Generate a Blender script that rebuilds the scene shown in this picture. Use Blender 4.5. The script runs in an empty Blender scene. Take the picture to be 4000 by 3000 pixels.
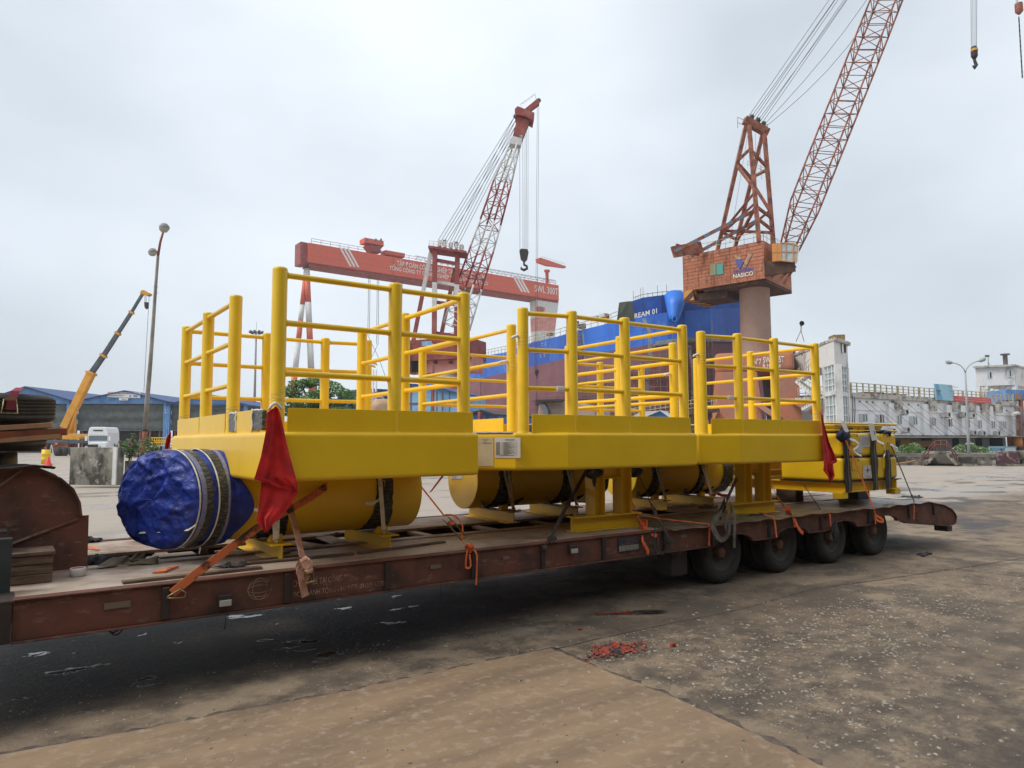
import bpy, bmesh, math, random
from mathutils import Vector, Matrix
C = bpy.context.scene.collection
S = bpy.context.scene
R = math.radians
rnd = random.Random(7)
V = Vector

# ------------------------------------------------------------ camera
CAM_H = 1.66
FPX = 2769.77                     # focal length in pixels of the 4000 px wide photograph
cr = V((0.8132872, -0.58184973, -0.00384968))
cu = V((-0.04407017, -0.06819402, 0.99669825))
cf = V((0.58019113, 0.81043227, 0.08110354))
CAM = V((0, 0, CAM_H))
cd = bpy.data.cameras.new('camera')
cam = bpy.data.objects.new('camera', cd)
C.objects.link(cam)
cam.matrix_world = Matrix(((cr.x, cu.x, -cf.x, 0), (cr.y, cu.y, -cf.y, 0), (cr.z, cu.z, -cf.z, CAM_H), (0, 0, 0, 1)))
cd.sensor_width = 36
cd.lens = FPX / 4000 * 36
cd.clip_start = 0.05
cd.clip_end = 3000
S.camera = cam

# ------------------------------------------------------------ world: overcast sky
w = bpy.data.worlds.new('World')
S.world = w
w.use_nodes = True
wn, wl = w.node_tree.nodes, w.node_tree.links
wn.clear()
SUN_EL, SUN_AZ = R(50), R(166)      # azimuth measured from +X towards +Y
sky = wn.new('ShaderNodeTexSky')
sky.sky_type = 'NISHITA'
sky.sun_disc = False
sky.sun_elevation = SUN_EL
sky.sun_rotation = R(90) - SUN_AZ
bg1 = wn.new('ShaderNodeBackground'); bg1.inputs['Strength'].default_value = 0.12
wl.new(sky.outputs[0], bg1.inputs[0])
tc = wn.new('ShaderNodeTexCoord')
mp = wn.new('ShaderNodeMapping'); mp.inputs['Scale'].default_value = (1.0, 1.0, 2.0)
mp.inputs['Location'].default_value = (1.9, 0.6, 0.4)
wl.new(tc.outputs['Generated'], mp.inputs[0])
nz = wn.new('ShaderNodeTexNoise'); nz.inputs['Scale'].default_value = 1.5; nz.inputs['Detail'].default_value = 5; nz.inputs['Roughness'].default_value = .45
wl.new(mp.outputs[0], nz.inputs['Vector'])
rp = wn.new('ShaderNodeValToRGB')
rp.color_ramp.elements[0].position = .32; rp.color_ramp.elements[0].color = (.48, .53, .58, 1)
rp.color_ramp.elements[1].position = .68; rp.color_ramp.elements[1].color = (.765, .818, .87, 1)
wl.new(nz.outputs[0], rp.inputs[0])
bg2 = wn.new('ShaderNodeBackground'); bg2.inputs['Strength'].default_value = 0.86
wl.new(rp.outputs[0], bg2.inputs[0])
mx = wn.new('ShaderNodeMixShader'); mx.inputs[0].default_value = .93
wl.new(bg1.outputs[0], mx.inputs[1]); wl.new(bg2.outputs[0], mx.inputs[2])
wo = wn.new('ShaderNodeOutputWorld'); wl.new(mx.outputs[0], wo.inputs[0])

sd = bpy.data.lights.new('sun', 'SUN'); sd.energy = 1.5; sd.angle = R(22); sd.color = (1, .965, .91)
sun = bpy.data.objects.new('sun', sd); C.objects.link(sun)
sdir = V((math.cos(SUN_EL) * math.cos(SUN_AZ), math.cos(SUN_EL) * math.sin(SUN_AZ), math.sin(SUN_EL)))
sun.rotation_euler = sdir.to_track_quat('Z', 'Y').to_euler()
sun.location = (0, 0, 60)
S.view_settings.view_transform = 'Standard'
S.view_settings.look = 'None'
S.view_settings.exposure = 0.68
S.view_settings.gamma = 1
S.cycles.max_bounces = 6
S.cycles.transparent_max_bounces = 12

# ------------------------------------------------------------ helpers
BASE = {}
def mcol(c): return (c[0], c[1], c[2], 1)
def M(name, col, rough=.6, metal=0, var=None, var2=None, bump=None, spec=.5, coat=0, alpha=None, trans=0, stretch=(1, 1, 1), emit=None, rvar=None, ribs=None, seams=None):
    """procedural material: base colour + up to two noise-masked colours (col, scale, lo, hi) + noise bump"""
    m = bpy.data.materials.new(name); m.use_nodes = True
    n, l = m.node_tree.nodes, m.node_tree.links
    b = n['Principled BSDF']
    b.inputs['Roughness'].default_value = rough; b.inputs['Metallic'].default_value = metal
    b.inputs['Specular IOR Level'].default_value = spec
    b.inputs['Coat Weight'].default_value = coat
    if trans: b.inputs['Transmission Weight'].default_value = trans
    if alpha is not None: b.inputs['Alpha'].default_value = alpha
    t = n.new('ShaderNodeTexCoord'); mp = n.new('ShaderNodeMapping'); mp.inputs['Scale'].default_value = stretch
    l.new(t.outputs['Object'], mp.inputs[0]); co = mp.outputs[0]
    c = n.new('ShaderNodeRGB'); c.outputs[0].default_value = mcol(col); out = c.outputs[0]
    for k, vv in enumerate((var, var2)):
        if not vv: continue
        c2, sc, lo, hi = vv[:4]
        nz = n.new('ShaderNodeTexNoise'); nz.inputs['Scale'].default_value = sc; nz.inputs['Detail'].default_value = 6; nz.inputs['Roughness'].default_value = .62
        mpk = n.new('ShaderNodeMapping'); mpk.inputs['Location'].default_value = (3.1 * k + 1, 1.7 * k, 5.3 * k)
        if len(vv) > 4: mpk.inputs['Scale'].default_value = vv[4]
        l.new(co, mpk.inputs[0]); l.new(mpk.outputs[0], nz.inputs['Vector'])
        rr = n.new('ShaderNodeMapRange'); rr.inputs['From Min'].default_value = lo; rr.inputs['From Max'].default_value = hi
        l.new(nz.outputs[0], rr.inputs[0])
        mm = n.new('ShaderNodeMix'); mm.data_type = 'RGBA'
        l.new(rr.outputs[0], mm.inputs[0]); l.new(out, mm.inputs[6]); mm.inputs[7].default_value = mcol(c2)
        out = mm.outputs[2]
        if k == 0 and rvar is not None:
            rm = n.new('ShaderNodeMapRange'); rm.inputs['To Min'].default_value = rough; rm.inputs['To Max'].default_value = rvar
            l.new(rr.outputs[0], rm.inputs[0]); l.new(rm.outputs[0], b.inputs['Roughness'])
    if seams:                             # plate seams: (plate width, plate height, line width, darkness)
        bt_ = n.new('ShaderNodeTexBrick'); bt_.inputs['Scale'].default_value = 1; bt_.inputs['Brick Width'].default_value = seams[0]; bt_.inputs['Row Height'].default_value = seams[1]
        bt_.inputs['Mortar Size'].default_value = seams[2]; bt_.inputs['Mortar Smooth'].default_value = .6
        sx_ = n.new('ShaderNodeSeparateXYZ'); cx_ = n.new('ShaderNodeCombineXYZ'); ad = n.new('ShaderNodeMath'); ad.operation = 'SUBTRACT'
        l.new(t.outputs['Object'], sx_.inputs[0]); l.new(sx_.outputs[0], ad.inputs[0]); l.new(sx_.outputs[1], ad.inputs[1]); l.new(ad.outputs[0], cx_.inputs[0]); l.new(sx_.outputs[2], cx_.inputs[1])
        l.new(cx_.outputs[0], bt_.inputs['Vector'])
        mf = n.new('ShaderNodeMath'); mf.operation = 'MULTIPLY'; mf.inputs[1].default_value = seams[3]; l.new(bt_.outputs['Fac'], mf.inputs[0])
        ms = n.new('ShaderNodeMix'); ms.data_type = 'RGBA'; l.new(mf.outputs[0], ms.inputs[0]); l.new(out, ms.inputs[6]); ms.inputs[7].default_value = mcol([q * .35 for q in col]); out = ms.outputs[2]
    l.new(out, b.inputs['Base Color'])
    if ribs and not bump:                 # corrugated sheet: ribs per metre
        sx_ = n.new('ShaderNodeSeparateXYZ'); ad = n.new('ShaderNodeMath'); ad.operation = 'SUBTRACT'; sn = n.new('ShaderNodeMath'); sn.operation = 'SINE'; ml = n.new('ShaderNodeMath'); ml.operation = 'MULTIPLY'; ml.inputs[1].default_value = ribs * 6.283
        l.new(t.outputs['Object'], sx_.inputs[0]); l.new(sx_.outputs[0], ad.inputs[0]); l.new(sx_.outputs[1], ad.inputs[1]); l.new(ad.outputs[0], ml.inputs[0]); l.new(ml.outputs[0], sn.inputs[0])
        bp = n.new('ShaderNodeBump'); bp.inputs['Strength'].default_value = .8; bp.inputs['Distance'].default_value = .06
        l.new(sn.outputs[0], bp.inputs['Height']); l.new(bp.outputs[0], b.inputs['Normal'])
    if bump:
        nb = n.new('ShaderNodeTexNoise'); nb.inputs['Scale'].default_value = bump[0]; nb.inputs['Detail'].default_value = 5
        l.new(co, nb.inputs['Vector'])
        bp = n.new('ShaderNodeBump'); bp.inputs['Strength'].default_value = bump[1]; bp.inputs['Distance'].default_value = bump[2] if len(bump) > 2 else .02
        l.new(nb.outputs[0], bp.inputs['Height']); l.new(bp.outputs[0], b.inputs['Normal'])
    if emit:
        b.inputs['Emission Color'].default_value = mcol(emit[0]); b.inputs['Emission Strength'].default_value = emit[1]
    return m

def ray(px, py): return cf * FPX + cr * (px - 2000) - cu * (py - 1500)
def at(px, py, D): return CAM + ray(px, py) * (D / FPX)           # point at forward depth D
def atY(px, py, Y): d = ray(px, py); return CAM + d * (Y / d.y)    # on the plane Y = const
def atX(px, py, X): d = ray(px, py); return CAM + d * (X / d.x)
def atZ(px, py, z=0.0): d = ray(px, py); return CAM + d * ((z - CAM_H) / d.z)
def gxy(px, D):                                                    # ground point below the column px at forward depth D
    y = 1725 - (px - 2000) * .0037
    p = at(px, y, D); return V((p.x, p.y, 0))

class MB:
    def __init__(s): s.v = []; s.f = []; s.sm = []
    def add(s, vs, fs, smooth=False):
        k = len(s.v); s.v += [V(v) for v in vs]
        for f in fs: s.f.append([i + k for i in f]); s.sm.append(smooth)
        return s
    def box(s, x0, x1, y0, y1, z0, z1):
        return s.add([(x, y, z) for z in (z0, z1) for x, y in ((x0, y0), (x1, y0), (x1, y1), (x0, y1))],
                     [(3, 2, 1, 0), (4, 5, 6, 7), (0, 1, 5, 4), (1, 2, 6, 5), (2, 3, 7, 6), (3, 0, 4, 7)])
    def obox(s, c, a, b, d):                   # centre and three half axes
        c, a, b, d = V(c), V(a), V(b), V(d)
        return s.add([c + a * i + b * j + d * k for k in (-1, 1) for i, j in ((-1, -1), (1, -1), (1, 1), (-1, 1))],
                     [(3, 2, 1, 0), (4, 5, 6, 7), (0, 1, 5, 4), (1, 2, 6, 5), (2, 3, 7, 6), (3, 0, 4, 7)])
    def bar(s, p0, p1, w, h=None, up=(0, 0, 1)):
        p0, p1 = V(p0), V(p1); h = h or w; d = p1 - p0
        L = d.length
        if L < 1e-6: return s
        d = d / L; up = V(up)
        if abs(d.dot(up)) > .99: up = V((0, 1, 0)) if abs(d.y) < .9 else V((1, 0, 0))
        r = d.cross(up).normalized(); u = r.cross(d)
        return s.obox((p0 + p1) / 2, d * L / 2, r * w / 2, u * h / 2)
    def tube(s, pts, r, n=8, caps=True, smooth=True, closed=False):
        pts = [V(p) for p in pts]; N = len(pts)
        rs = r if isinstance(r, (list, tuple)) else [r] * N
        prev = None; k = len(s.v)
        for i, p in enumerate(pts):
            if closed: d = pts[(i + 1) % N] - pts[i - 1]
            else: d = pts[min(i + 1, N - 1)] - pts[max(i - 1, 0)]
            d.normalize()
            if prev is None:
                a = V((0, 0, 1)) if abs(d.z) < .9 else V((1, 0, 0))
                x = d.cross(a).normalized()
            else:
                x = prev - d * prev.dot(d)
                x = x.normalized() if x.length > 1e-6 else d.orthogonal().normalized()
            prev = x; y = d.cross(x)
            for j in range(n):
                t = 2 * math.pi * j / n
                s.v.append(p + (x * math.cos(t) + y * math.sin(t)) * rs[i])
        M_ = N if closed else N - 1
        for i in range(M_):
            a0 = k + i * n; b0 = k + ((i + 1) % N) * n
            for j in range(n):
                s.f.append([a0 + j, a0 + (j + 1) % n, b0 + (j + 1) % n, b0 + j]); s.sm.append(smooth)
        if caps and not closed:
            s.f.append([k + j for j in range(n)][::-1]); s.sm.append(False)
            s.f.append([k + (N - 1) * n + j for j in range(n)]); s.sm.append(False)
        return s
    def prism(s, poly, d):                      # 3D polygon extruded by vector d
        poly = [V(p) for p in poly]; d = V(d); n = len(poly)
        return s.add(poly + [p + d for p in poly], [list(range(n))[::-1], list(range(n, 2 * n))] + [[i, (i + 1) % n, (i + 1) % n + n, i + n] for i in range(n)])
    def lathe(s, c, prof, n=24, axis='z', smooth=True):   # prof: (r, h)
        c = V(c); k = len(s.v)
        A = {'z': (V((1, 0, 0)), V((0, 1, 0)), V((0, 0, 1))), 'y': (V((1, 0, 0)), V((0, 0, 1)), V((0, 1, 0))), 'x': (V((0, 1, 0)), V((0, 0, 1)), V((1, 0, 0)))}
        a, b, h = A[axis] if isinstance(axis, str) else axis
        for r, z in prof:
            for j in range(n):
                t = 2 * math.pi * j / n
                s.v.append(c + a * (r * math.cos(t)) + b * (r * math.sin(t)) + h * z)
        for i in range(len(prof) - 1):
            for j in range(n):
                s.f.append([k + i * n + j, k + i * n + (j + 1) % n, k + (i + 1) * n + (j + 1) % n, k + (i + 1) * n + j]); s.sm.append(smooth)
        return s
    def ribbon(s, pts, wd, t=.003):             # flat band: wd = width vector (or list), thickness t
        pts = [V(p) for p in pts]; N = len(pts); k = len(s.v)
        for i, p in enumerate(pts):
            wv = V(wd[i]) if isinstance(wd, list) else V(wd)
            d = (pts[min(i + 1, N - 1)] - pts[max(i - 1, 0)]).normalized()
            nn = d.cross(wv)
            nn = nn.normalized() if nn.length > 1e-7 else V((0, 0, 1))
            for a, b in ((-.5, -.5), (.5, -.5), (.5, .5), (-.5, .5)):
                s.v.append(p + wv * a + nn * (t * b))
        for i in range(N - 1):
            for j in range(4):
                s.f.append([k + i * 4 + j, k + i * 4 + (j + 1) % 4, k + (i + 1) * 4 + (j + 1) % 4, k + (i + 1) * 4 + j]); s.sm.append(False)
        s.f.append([k + j for j in range(4)][::-1]); s.sm.append(False)
        s.f.append([k + (N - 1) * 4 + j for j in range(4)]); s.sm.append(False)
        return s
    def ibeam(s, p0, p1, h, wf, up=(0, 0, 1), t=.012):
        p0, p1, up = V(p0), V(p1), V(up)
        s.bar(p0 + up * (h / 2 - t / 2), p1 + up * (h / 2 - t / 2), wf, t, up)
        s.bar(p0 - up * (h / 2 - t / 2), p1 - up * (h / 2 - t / 2), wf, t, up)
        return s.bar(p0, p1, t, h - 2 * t, up)
    def grid(s, fn, nu, nv, smooth=True):       # fn(u, v) -> point, u, v in 0..1
        k = len(s.v)
        for i in range(nu + 1):
            for j in range(nv + 1): s.v.append(V(fn(i / nu, j / nv)))
        for i in range(nu):
            for j in range(nv):
                a = k + i * (nv + 1) + j
                s.f.append([a, a + nv + 1, a + nv + 2, a + 1]); s.sm.append(smooth)
        return s
    def build(s, name, mat, parent=None, base=None, bevel=None, solid=None, sub=0):
        b = V(base) if base is not None else (BASE[parent] if parent is not None else V((0, 0, 0)))
        me = bpy.data.meshes.new(name)
        me.from_pydata([tuple(v - b) for v in s.v], [], s.f)
        me.polygons.foreach_set('use_smooth', s.sm)
        me.materials.append(mat); me.update()
        o = bpy.data.objects.new(name, me); C.objects.link(o)
        if parent is not None: o.parent = parent
        else: o.location = b
        BASE[o] = b
        if solid:
            m = o.modifiers.new('solid', 'SOLIDIFY'); m.thickness = solid; m.offset = 0
        if sub:
            m = o.modifiers.new('sub', 'SUBSURF'); m.levels = sub; m.render_levels = sub
        if bevel:
            m = o.modifiers.new('bevel', 'BEVEL'); m.width = bevel[0] if isinstance(bevel, tuple) else bevel
            m.segments = bevel[1] if isinstance(bevel, tuple) else 2; m.limit_method = 'ANGLE'; m.angle_limit = R(40)
            m.harden_normals = False
        return o
def tag(o, label=None, cat=None, group=None, kind=None):
    if label: o['label'] = label
    if cat: o['category'] = cat
    if group: o['group'] = group
    if kind: o['kind'] = kind
    return o
def thing(name, label, cat, loc=(0, 0, 0), group=None):
    o = bpy.data.objects.new(name, None); C.objects.link(o); o.location = loc; o.empty_display_size = .3
    BASE[o] = V(loc)
    return tag(o, label, cat, group)
def copy_tree(o, parent=None):
    c = o.copy(); C.objects.link(c)
    if parent is not None: c.parent = parent
    for ch in [x for x in bpy.data.objects if x.parent == o and x is not c]:
        copy_tree(ch, c)
    return c
def text_mesh(name, s, org, rt, up, W, H, mat, parent, ext=.0015, font_bold=False, shear=0):
    """lettering fitted to width W and height H, lower-left corner at org"""
    cu_ = bpy.data.curves.new(name, 'FONT'); cu_.body = s; cu_.align_x = 'LEFT'; cu_.shear = shear
    cu_.offset = .012 if font_bold else 0
    cu_.resolution_u = 3
    to = bpy.data.objects.new('tmp', cu_); C.objects.link(to)
    dg = bpy.context.evaluated_depsgraph_get(); dg.update()
    me = bpy.data.meshes.new_from_object(to.evaluated_get(dg))
    bpy.data.objects.remove(to); bpy.data.curves.remove(cu_)
    xs = [v.co.x for v in me.vertices]; ys = [v.co.y for v in me.vertices]
    x0, x1, y0, y1 = min(xs), max(xs), min(ys), max(ys)
    org, rt, up = V(org), V(rt).normalized(), V(up).normalized(); nn = rt.cross(up)
    b = BASE[parent]
    for v in me.vertices:
        x = (v.co.x - x0) / (x1 - x0) * W; y = (v.co.y - y0) / (y1 - y0) * H
        v.co = org + rt * x + up * y + nn * ext - b
    me.materials.clear(); me.materials.append(mat)
    me.name = name
    o = bpy.data.objects.new(name, me); C.objects.link(o); o.parent = parent; BASE[o] = b
    return o
def crumple(pts, amp, seed=0):
    r = random.Random(seed)
    return [V(p) + V((r.uniform(-1, 1), r.uniform(-1, 1), r.uniform(-1, 1))) * amp for p in pts]
def rag(name, c, size, mat, label, cat='cloth', seed=1, flat=.4, parent=None, n=9):
    """crumpled piece of cloth lying on a surface"""
    r = random.Random(seed); m = MB(); c = V(c)
    H = [[r.random() for _ in range(n + 1)] for _ in range(n + 1)]
    def fn(u, v):
        i, j = int(round(u * n)), int(round(v * n))
        e = 1 - max(abs(u - .5), abs(v - .5)) * 2
        h = H[i][j]
        a = math.atan2(v - .5, u - .5); q = .8 + .3 * math.sin(a * 3 + seed)
        return c + V(((u - .5) * size[0] * q + (h - .5) * size[0] * .16, (v - .5) * size[1] * q + (H[j][i] - .5) * size[1] * .16, .006 + h * size[2] * (min(1, e * 2) * (1 - flat) + flat * h)))
    m.grid(fn, n, n)
    o = m.build(name, mat, parent, base=c if parent is None else None, solid=.003)
    if parent is None: tag(o, label, cat)
    return o
# ------------------------------------------------------------ materials
YEL = (.84, .54, .014)
yellow = M('yellow_paint', YEL, .36, var=((.76, .46, .008), 1.3, .35, .7), var2=((.50, .32, .03), 5, .66, .80), bump=(55, .18, .004), spec=.5)
yellow_rail = M('yellow_rail_paint', YEL, .33, var=((.74, .45, .006), 3, .4, .7), bump=(60, .12, .003))
yellow_pale = M('yellow_box_paint', (.82, .53, .012), .42, var=((.74, .45, .008), 2.5, .35, .7), bump=(40, .14, .004))
redbrown = M('red_oxide_steel', (.155, .052, .03), .65, var=((.065, .032, .022), 3, .42, .64), var2=((.24, .15, .10), 9, .58, .78, (1, 1, 2.5)), bump=(30, .25, .01), rvar=.8)
rust = M('rusty_steel', (.17, .085, .05), .75, var=((.30, .22, .16), 3, .45, .65), var2=((.05, .028, .02), 9, .55, .7), bump=(40, .3, .01))
deckmat = M('worn_deck_steel', (.40, .31, .24), .55, var=((.22, .14, .095), 2.2, .45, .68), var2=((.52, .44, .37), 14, .55, .75), bump=(70, .35, .01), rvar=.8)
darksteel = M('dark_steel', (.028, .022, .02), .6, var=((.05, .032, .022), 6, .4, .7), bump=(30, .2, .01))
rubber = M('tyre_rubber', (.03, .027, .024), .85, var=((.05, .042, .034), 8, .45, .7), bump=(40, .4, .01))
black = M('black_rubber_sheet', (.017, .016, .017), .45, var=((.03, .03, .028), 9, .4, .6), bump=(25, .5, .01))
wrapfilm = M('dark_wrapped_film', (.03, .03, .028), .2, var=((.10, .085, .05), 18, .5, .62), var2=((.3, .3, .3), 30, .66, .7), bump=(22, .8, .02), stretch=(1, 1, 3))
orange = M('orange_webbing', (.88, .19, .045), .8, var=((.45, .07, .02), 10, .45, .7), bump=(160, .5, .003))
orange_dirty = M('dirty_orange_webbing', (.68, .18, .06), .85, var=((.07, .03, .02), 7, .5, .62), bump=(160, .5, .003))
pinkweb = M('faded_pink_webbing', (.60, .33, .23), .85, var=((.25, .11, .07), 9, .45, .7), bump=(160, .5, .003))
greyweb = M('grey_webbing', (.17, .145, .11), .85, var=((.06, .05, .04), 8, .4, .65), bump=(150, .5, .003))
darkweb = M('dark_webbing', (.045, .038, .032), .85, var=((.09, .075, .06), 10, .45, .7), bump=(150, .5, .003))
whiteweb = M('white_webbing', (.80, .77, .64), .75, var=((.5, .44, .30), 8, .45, .7), bump=(150, .4, .003))
zinc = M('zinc_plated_steel', (.50, .38, .18), .35, metal=.8, var=((.2, .14, .08), 14, .45, .65))
bluetarp = M('blue_tarpaulin', (.012, .038, .30), .42, var=((.006, .016, .13), 4, .42, .60), bump=(17, .9, .02), spec=.45)
redflag = M('red_cloth', (.66, .018, .016), .8, var=((.36, .008, .01), 9, .4, .65), bump=(50, .35, .005))
paper = M('paper', (.62, .60, .57), .6, var=((.52, .48, .42), 4, .4, .7))
ink = M('printing_ink', (.06, .06, .07), .7)
wood = M('weathered_wood', (.17, .11, .07), .8, var=((.08, .05, .035), 5, .4, .6, (1, 1, 9)), bump=(30, .4, .01), stretch=(1, 1, 1))
woodlight = M('sawn_wood', (.36, .20, .10), .75, var=((.25, .12, .06), 5, .4, .65), bump=(30, .3, .006))
woodred = M('red_brown_wood', (.22, .055, .02), .7, var=((.12, .03, .015), 6, .4, .65), bump=(30, .3, .006))
clothnavy = M('navy_cloth', (.012, .018, .055), .9, var=((.03, .035, .07), 12, .4, .7), bump=(30, .6, .01))
clothdark = M('dark_rag', (.03, .028, .032), .9, var=((.07, .065, .07), 9, .4, .7), bump=(30, .6, .01))
clothkhaki = M('khaki_rag', (.17, .14, .085), .9, var=((.08, .065, .045), 9, .4, .7), bump=(30, .6, .01))
whiteplastic = M('white_plastic', (.72, .72, .70), .35, bump=(30, .6, .01))
sheetgrey = M('dirty_plastic_sheet', (.20, .16, .11), .3, var=((.09, .07, .05), 4, .4, .62), var2=((.32, .27, .18), 9, .55, .7), bump=(9, .8, .05))
lettergrey = M('faded_lettering', (.44, .31, .21), .8, var=((.12, .05, .03), 12, .45, .65))

# ------------------------------------------------------------ ground
def ground_material():
    m = bpy.data.materials.new('yard_concrete'); m.use_nodes = True
    n, l = m.node_tree.nodes, m.node_tree.links; b = n['Principled BSDF']
    g = n.new('ShaderNodeNewGeometry'); pos = g.outputs['Position']
    def noise(sc, det=6, ro=.6, off=0, stretch=None):
        mp = n.new('ShaderNodeMapping'); mp.inputs['Location'].default_value = (off, off * .7, 0)
        if stretch: mp.inputs['Scale'].default_value = stretch
        l.new(pos, mp.inputs[0])
        q = n.new('ShaderNodeTexNoise'); q.inputs['Scale'].default_value = sc; q.inputs['Detail'].default_value = det; q.inputs['Roughness'].default_value = ro
        l.new(mp.outputs[0], q.inputs['Vector']); return q.outputs[0]
    def mr(x, a, c, lo=0, hi=1):
        q = n.new('ShaderNodeMapRange'); q.inputs[1].default_value = a; q.inputs[2].default_value = c; q.inputs[3].default_value = lo; q.inputs[4].default_value = hi
        q.interpolation_type = 'SMOOTHSTEP'
        l.new(x, q.inputs[0]); return q.outputs[0]
    def mix(f, a, c):
        q = n.new('ShaderNodeMix'); q.data_type = 'RGBA'
        if isinstance(f, float): q.inputs[0].default_value = f
        else: l.new(f, q.inputs[0])
        for k, x in ((6, a), (7, c)):
            if isinstance(x, tuple): q.inputs[k].default_value = mcol(x)
            else: l.new(x, q.inputs[k])
        return q.outputs[2]
    def math_(op, a, c):
        q = n.new('ShaderNodeMath'); q.operation = op
        for k, x in ((0, a), (1, c)):
            if isinstance(x, (int, float)): q.inputs[k].default_value = x
            else: l.new(x, q.inputs[k])
        return q.outputs[0]
    base = mix(mr(noise(.35, 5), .35, .65), (.30, .222, .145), (.185, .132, .086))
    base = mix(mr(noise(2.2, 8, .7, 4), .45, .68), base, (.085, .062, .044))
    base = mix(mr(noise(1.0, 6, .6, 61, (.22, 2.6, 1)), .52, .66, 0, .55), base, (.10, .078, .058))
    base = mix(mr(noise(.55, 8, .75, 44), .50, .60, 0, .8), base, (.085, .066, .048))
    base = mix(mr(noise(.9, 7, .7, 9), .60, .70), base, (.30, .25, .19))
    # exposed aggregate: light specks
    vo = n.new('ShaderNodeTexVoronoi'); vo.inputs['Scale'].default_value = 38; l.new(pos, vo.inputs['Vector'])
    spec = math_('MULTIPLY', mr(vo.outputs['Distance'], .22, .12), mr(noise(1.3, 5, .7, 2), .52, .66))
    base = mix(math_('MULTIPLY', spec, .35), base, (.42, .37, .30))
    fine = noise(90, 4, .7)
    base = mix(mr(fine, .58, .75, 0, .5), base, (.07, .052, .04))
    sepx = n.new('ShaderNodeSeparateXYZ'); l.new(pos, sepx.inputs[0])
    grit = math_('MULTIPLY', math_('MULTIPLY', mr(sepx.outputs[0], 3.5, 3.9), mr(sepx.outputs[0], 8.5, 4.6)), math_('MULTIPLY', mr(sepx.outputs[1], 5.0, 4.4), mr(noise(3.2, 8, .75, 51), .40, .58)))
    base = mix(math_('MULTIPLY', grit, .75), base, (.062, .048, .038))
    # wet zone: under and behind the trailer, and the open yard beyond it (wet with rain)
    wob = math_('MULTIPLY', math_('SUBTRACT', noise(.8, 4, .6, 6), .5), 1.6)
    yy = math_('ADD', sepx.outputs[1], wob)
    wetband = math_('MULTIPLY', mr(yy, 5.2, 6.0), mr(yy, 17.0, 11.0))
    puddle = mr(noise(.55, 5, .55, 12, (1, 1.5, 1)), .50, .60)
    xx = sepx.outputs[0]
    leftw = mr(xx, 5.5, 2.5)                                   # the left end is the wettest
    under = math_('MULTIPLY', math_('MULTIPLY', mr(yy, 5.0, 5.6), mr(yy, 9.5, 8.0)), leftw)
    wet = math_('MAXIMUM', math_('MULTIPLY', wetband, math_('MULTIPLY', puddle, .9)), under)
    far = math_('MULTIPLY', mr(yy, 8.0, 12.0), mr(noise(.16, 6, .6, 20, (1, 2.5, 1)), .47, .60))
    damp = mr(noise(.25, 4, .6, 15, (1, 2, 1)), .4, .62)
    base = mix(mr(yy, 7.8, 10.0, 0, .80), base, (.43, .365, .30))
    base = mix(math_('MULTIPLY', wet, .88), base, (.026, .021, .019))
    base = mix(math_('MULTIPLY', far, .35), base, (.20, .18, .16))
    l.new(base, b.inputs['Base Color'])
    pool = math_('MULTIPLY', mr(noise(1.9, 5, .6, 33, (1, 1.5, 1)), .62, .645), under)
    rough = math_('SUBTRACT', .82, math_('MULTIPLY', wet, .30))
    spk = math_('MULTIPLY', mr(noise(24, 5, .75, 7, (1, 1.7, 1)), .58, .66), under)
    rough = math_('SUBTRACT', rough, math_('MULTIPLY', spk, .35))
    rough = math_('SUBTRACT', rough, math_('MULTIPLY', far, .56))
    rough = math_('MAXIMUM', math_('SUBTRACT', rough, math_('MULTIPLY', pool, .8)), .04)
    l.new(rough, b.inputs['Roughness'])
    l.new(math_('SUBTRACT', .5, math_('MULTIPLY', math_('SUBTRACT', under, math_('MAXIMUM', pool, spk)), .38)), b.inputs['Specular IOR Level'])
    hgt = math_('ADD', math_('MULTIPLY', noise(14, 7, .7), 1.0), math_('MULTIPLY', fine, .35))
    bp = n.new('ShaderNodeBump'); bp.inputs['Distance'].default_value = .02
    l.new(math_('MULTIPLY', math_('SUBTRACT', 1.0, math_('MAXIMUM', pool, math_('MULTIPLY', far, .85))), .9), bp.inputs['Strength'])
    l.new(hgt, bp.inputs['Height']); l.new(bp.outputs[0], b.inputs['Normal'])
    return m
gm = ground_material()
g = MB().add([(-900, -400, 0), (1500, -400, 0), (1500, 1500, 0), (-900, 1500, 0)], [(0, 1, 2, 3)]).build('ground', gm)
tag(g, kind='structure')

slabmat = M('brown_concrete_slab', (.27, .18, .105), .85, var=((.165, .11, .068), 1.4, .40, .66, (.5, 2.2, 1)), var2=((.33, .25, .175), 13, .52, .74), bump=(260, .45, .006))
# near slab whose broken edge runs across the foreground
edge = [(-6, 5.35), (-3, 5.15), (.06, 4.76), (.72, 4.69), (1.21, 4.67), (1.83, 4.59), (3.03, 4.58), (3.63, 4.55), (3.61, 4.08), (3.58, 3.09), (3.48, 2.31), (3.45, 2.15), (3.3, .5), (3.1, -6)]
pts = []
er = random.Random(3)
for a, b_ in zip(edge[:-1], edge[1:]):
    a, b_ = V(a), V(b_); L = (b_ - a).length; k = max(1, int(L / .06))
    t = (b_ - a) / L; nn = V((-t.y, t.x))
    for i in range(k): pts.append(a + (b_ - a) * (i / k) + nn * (er.uniform(-.012, .012) if i else 0))
pts.append(V(edge[-1])); pts.append(V((-6, -6)))
slab = MB().prism([(p.x, p.y, -.02) for p in pts][::-1], (0, 0, .038)).build('concrete_slab', slabmat, bevel=(.006, 1))
tag(slab, kind='structure')

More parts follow.
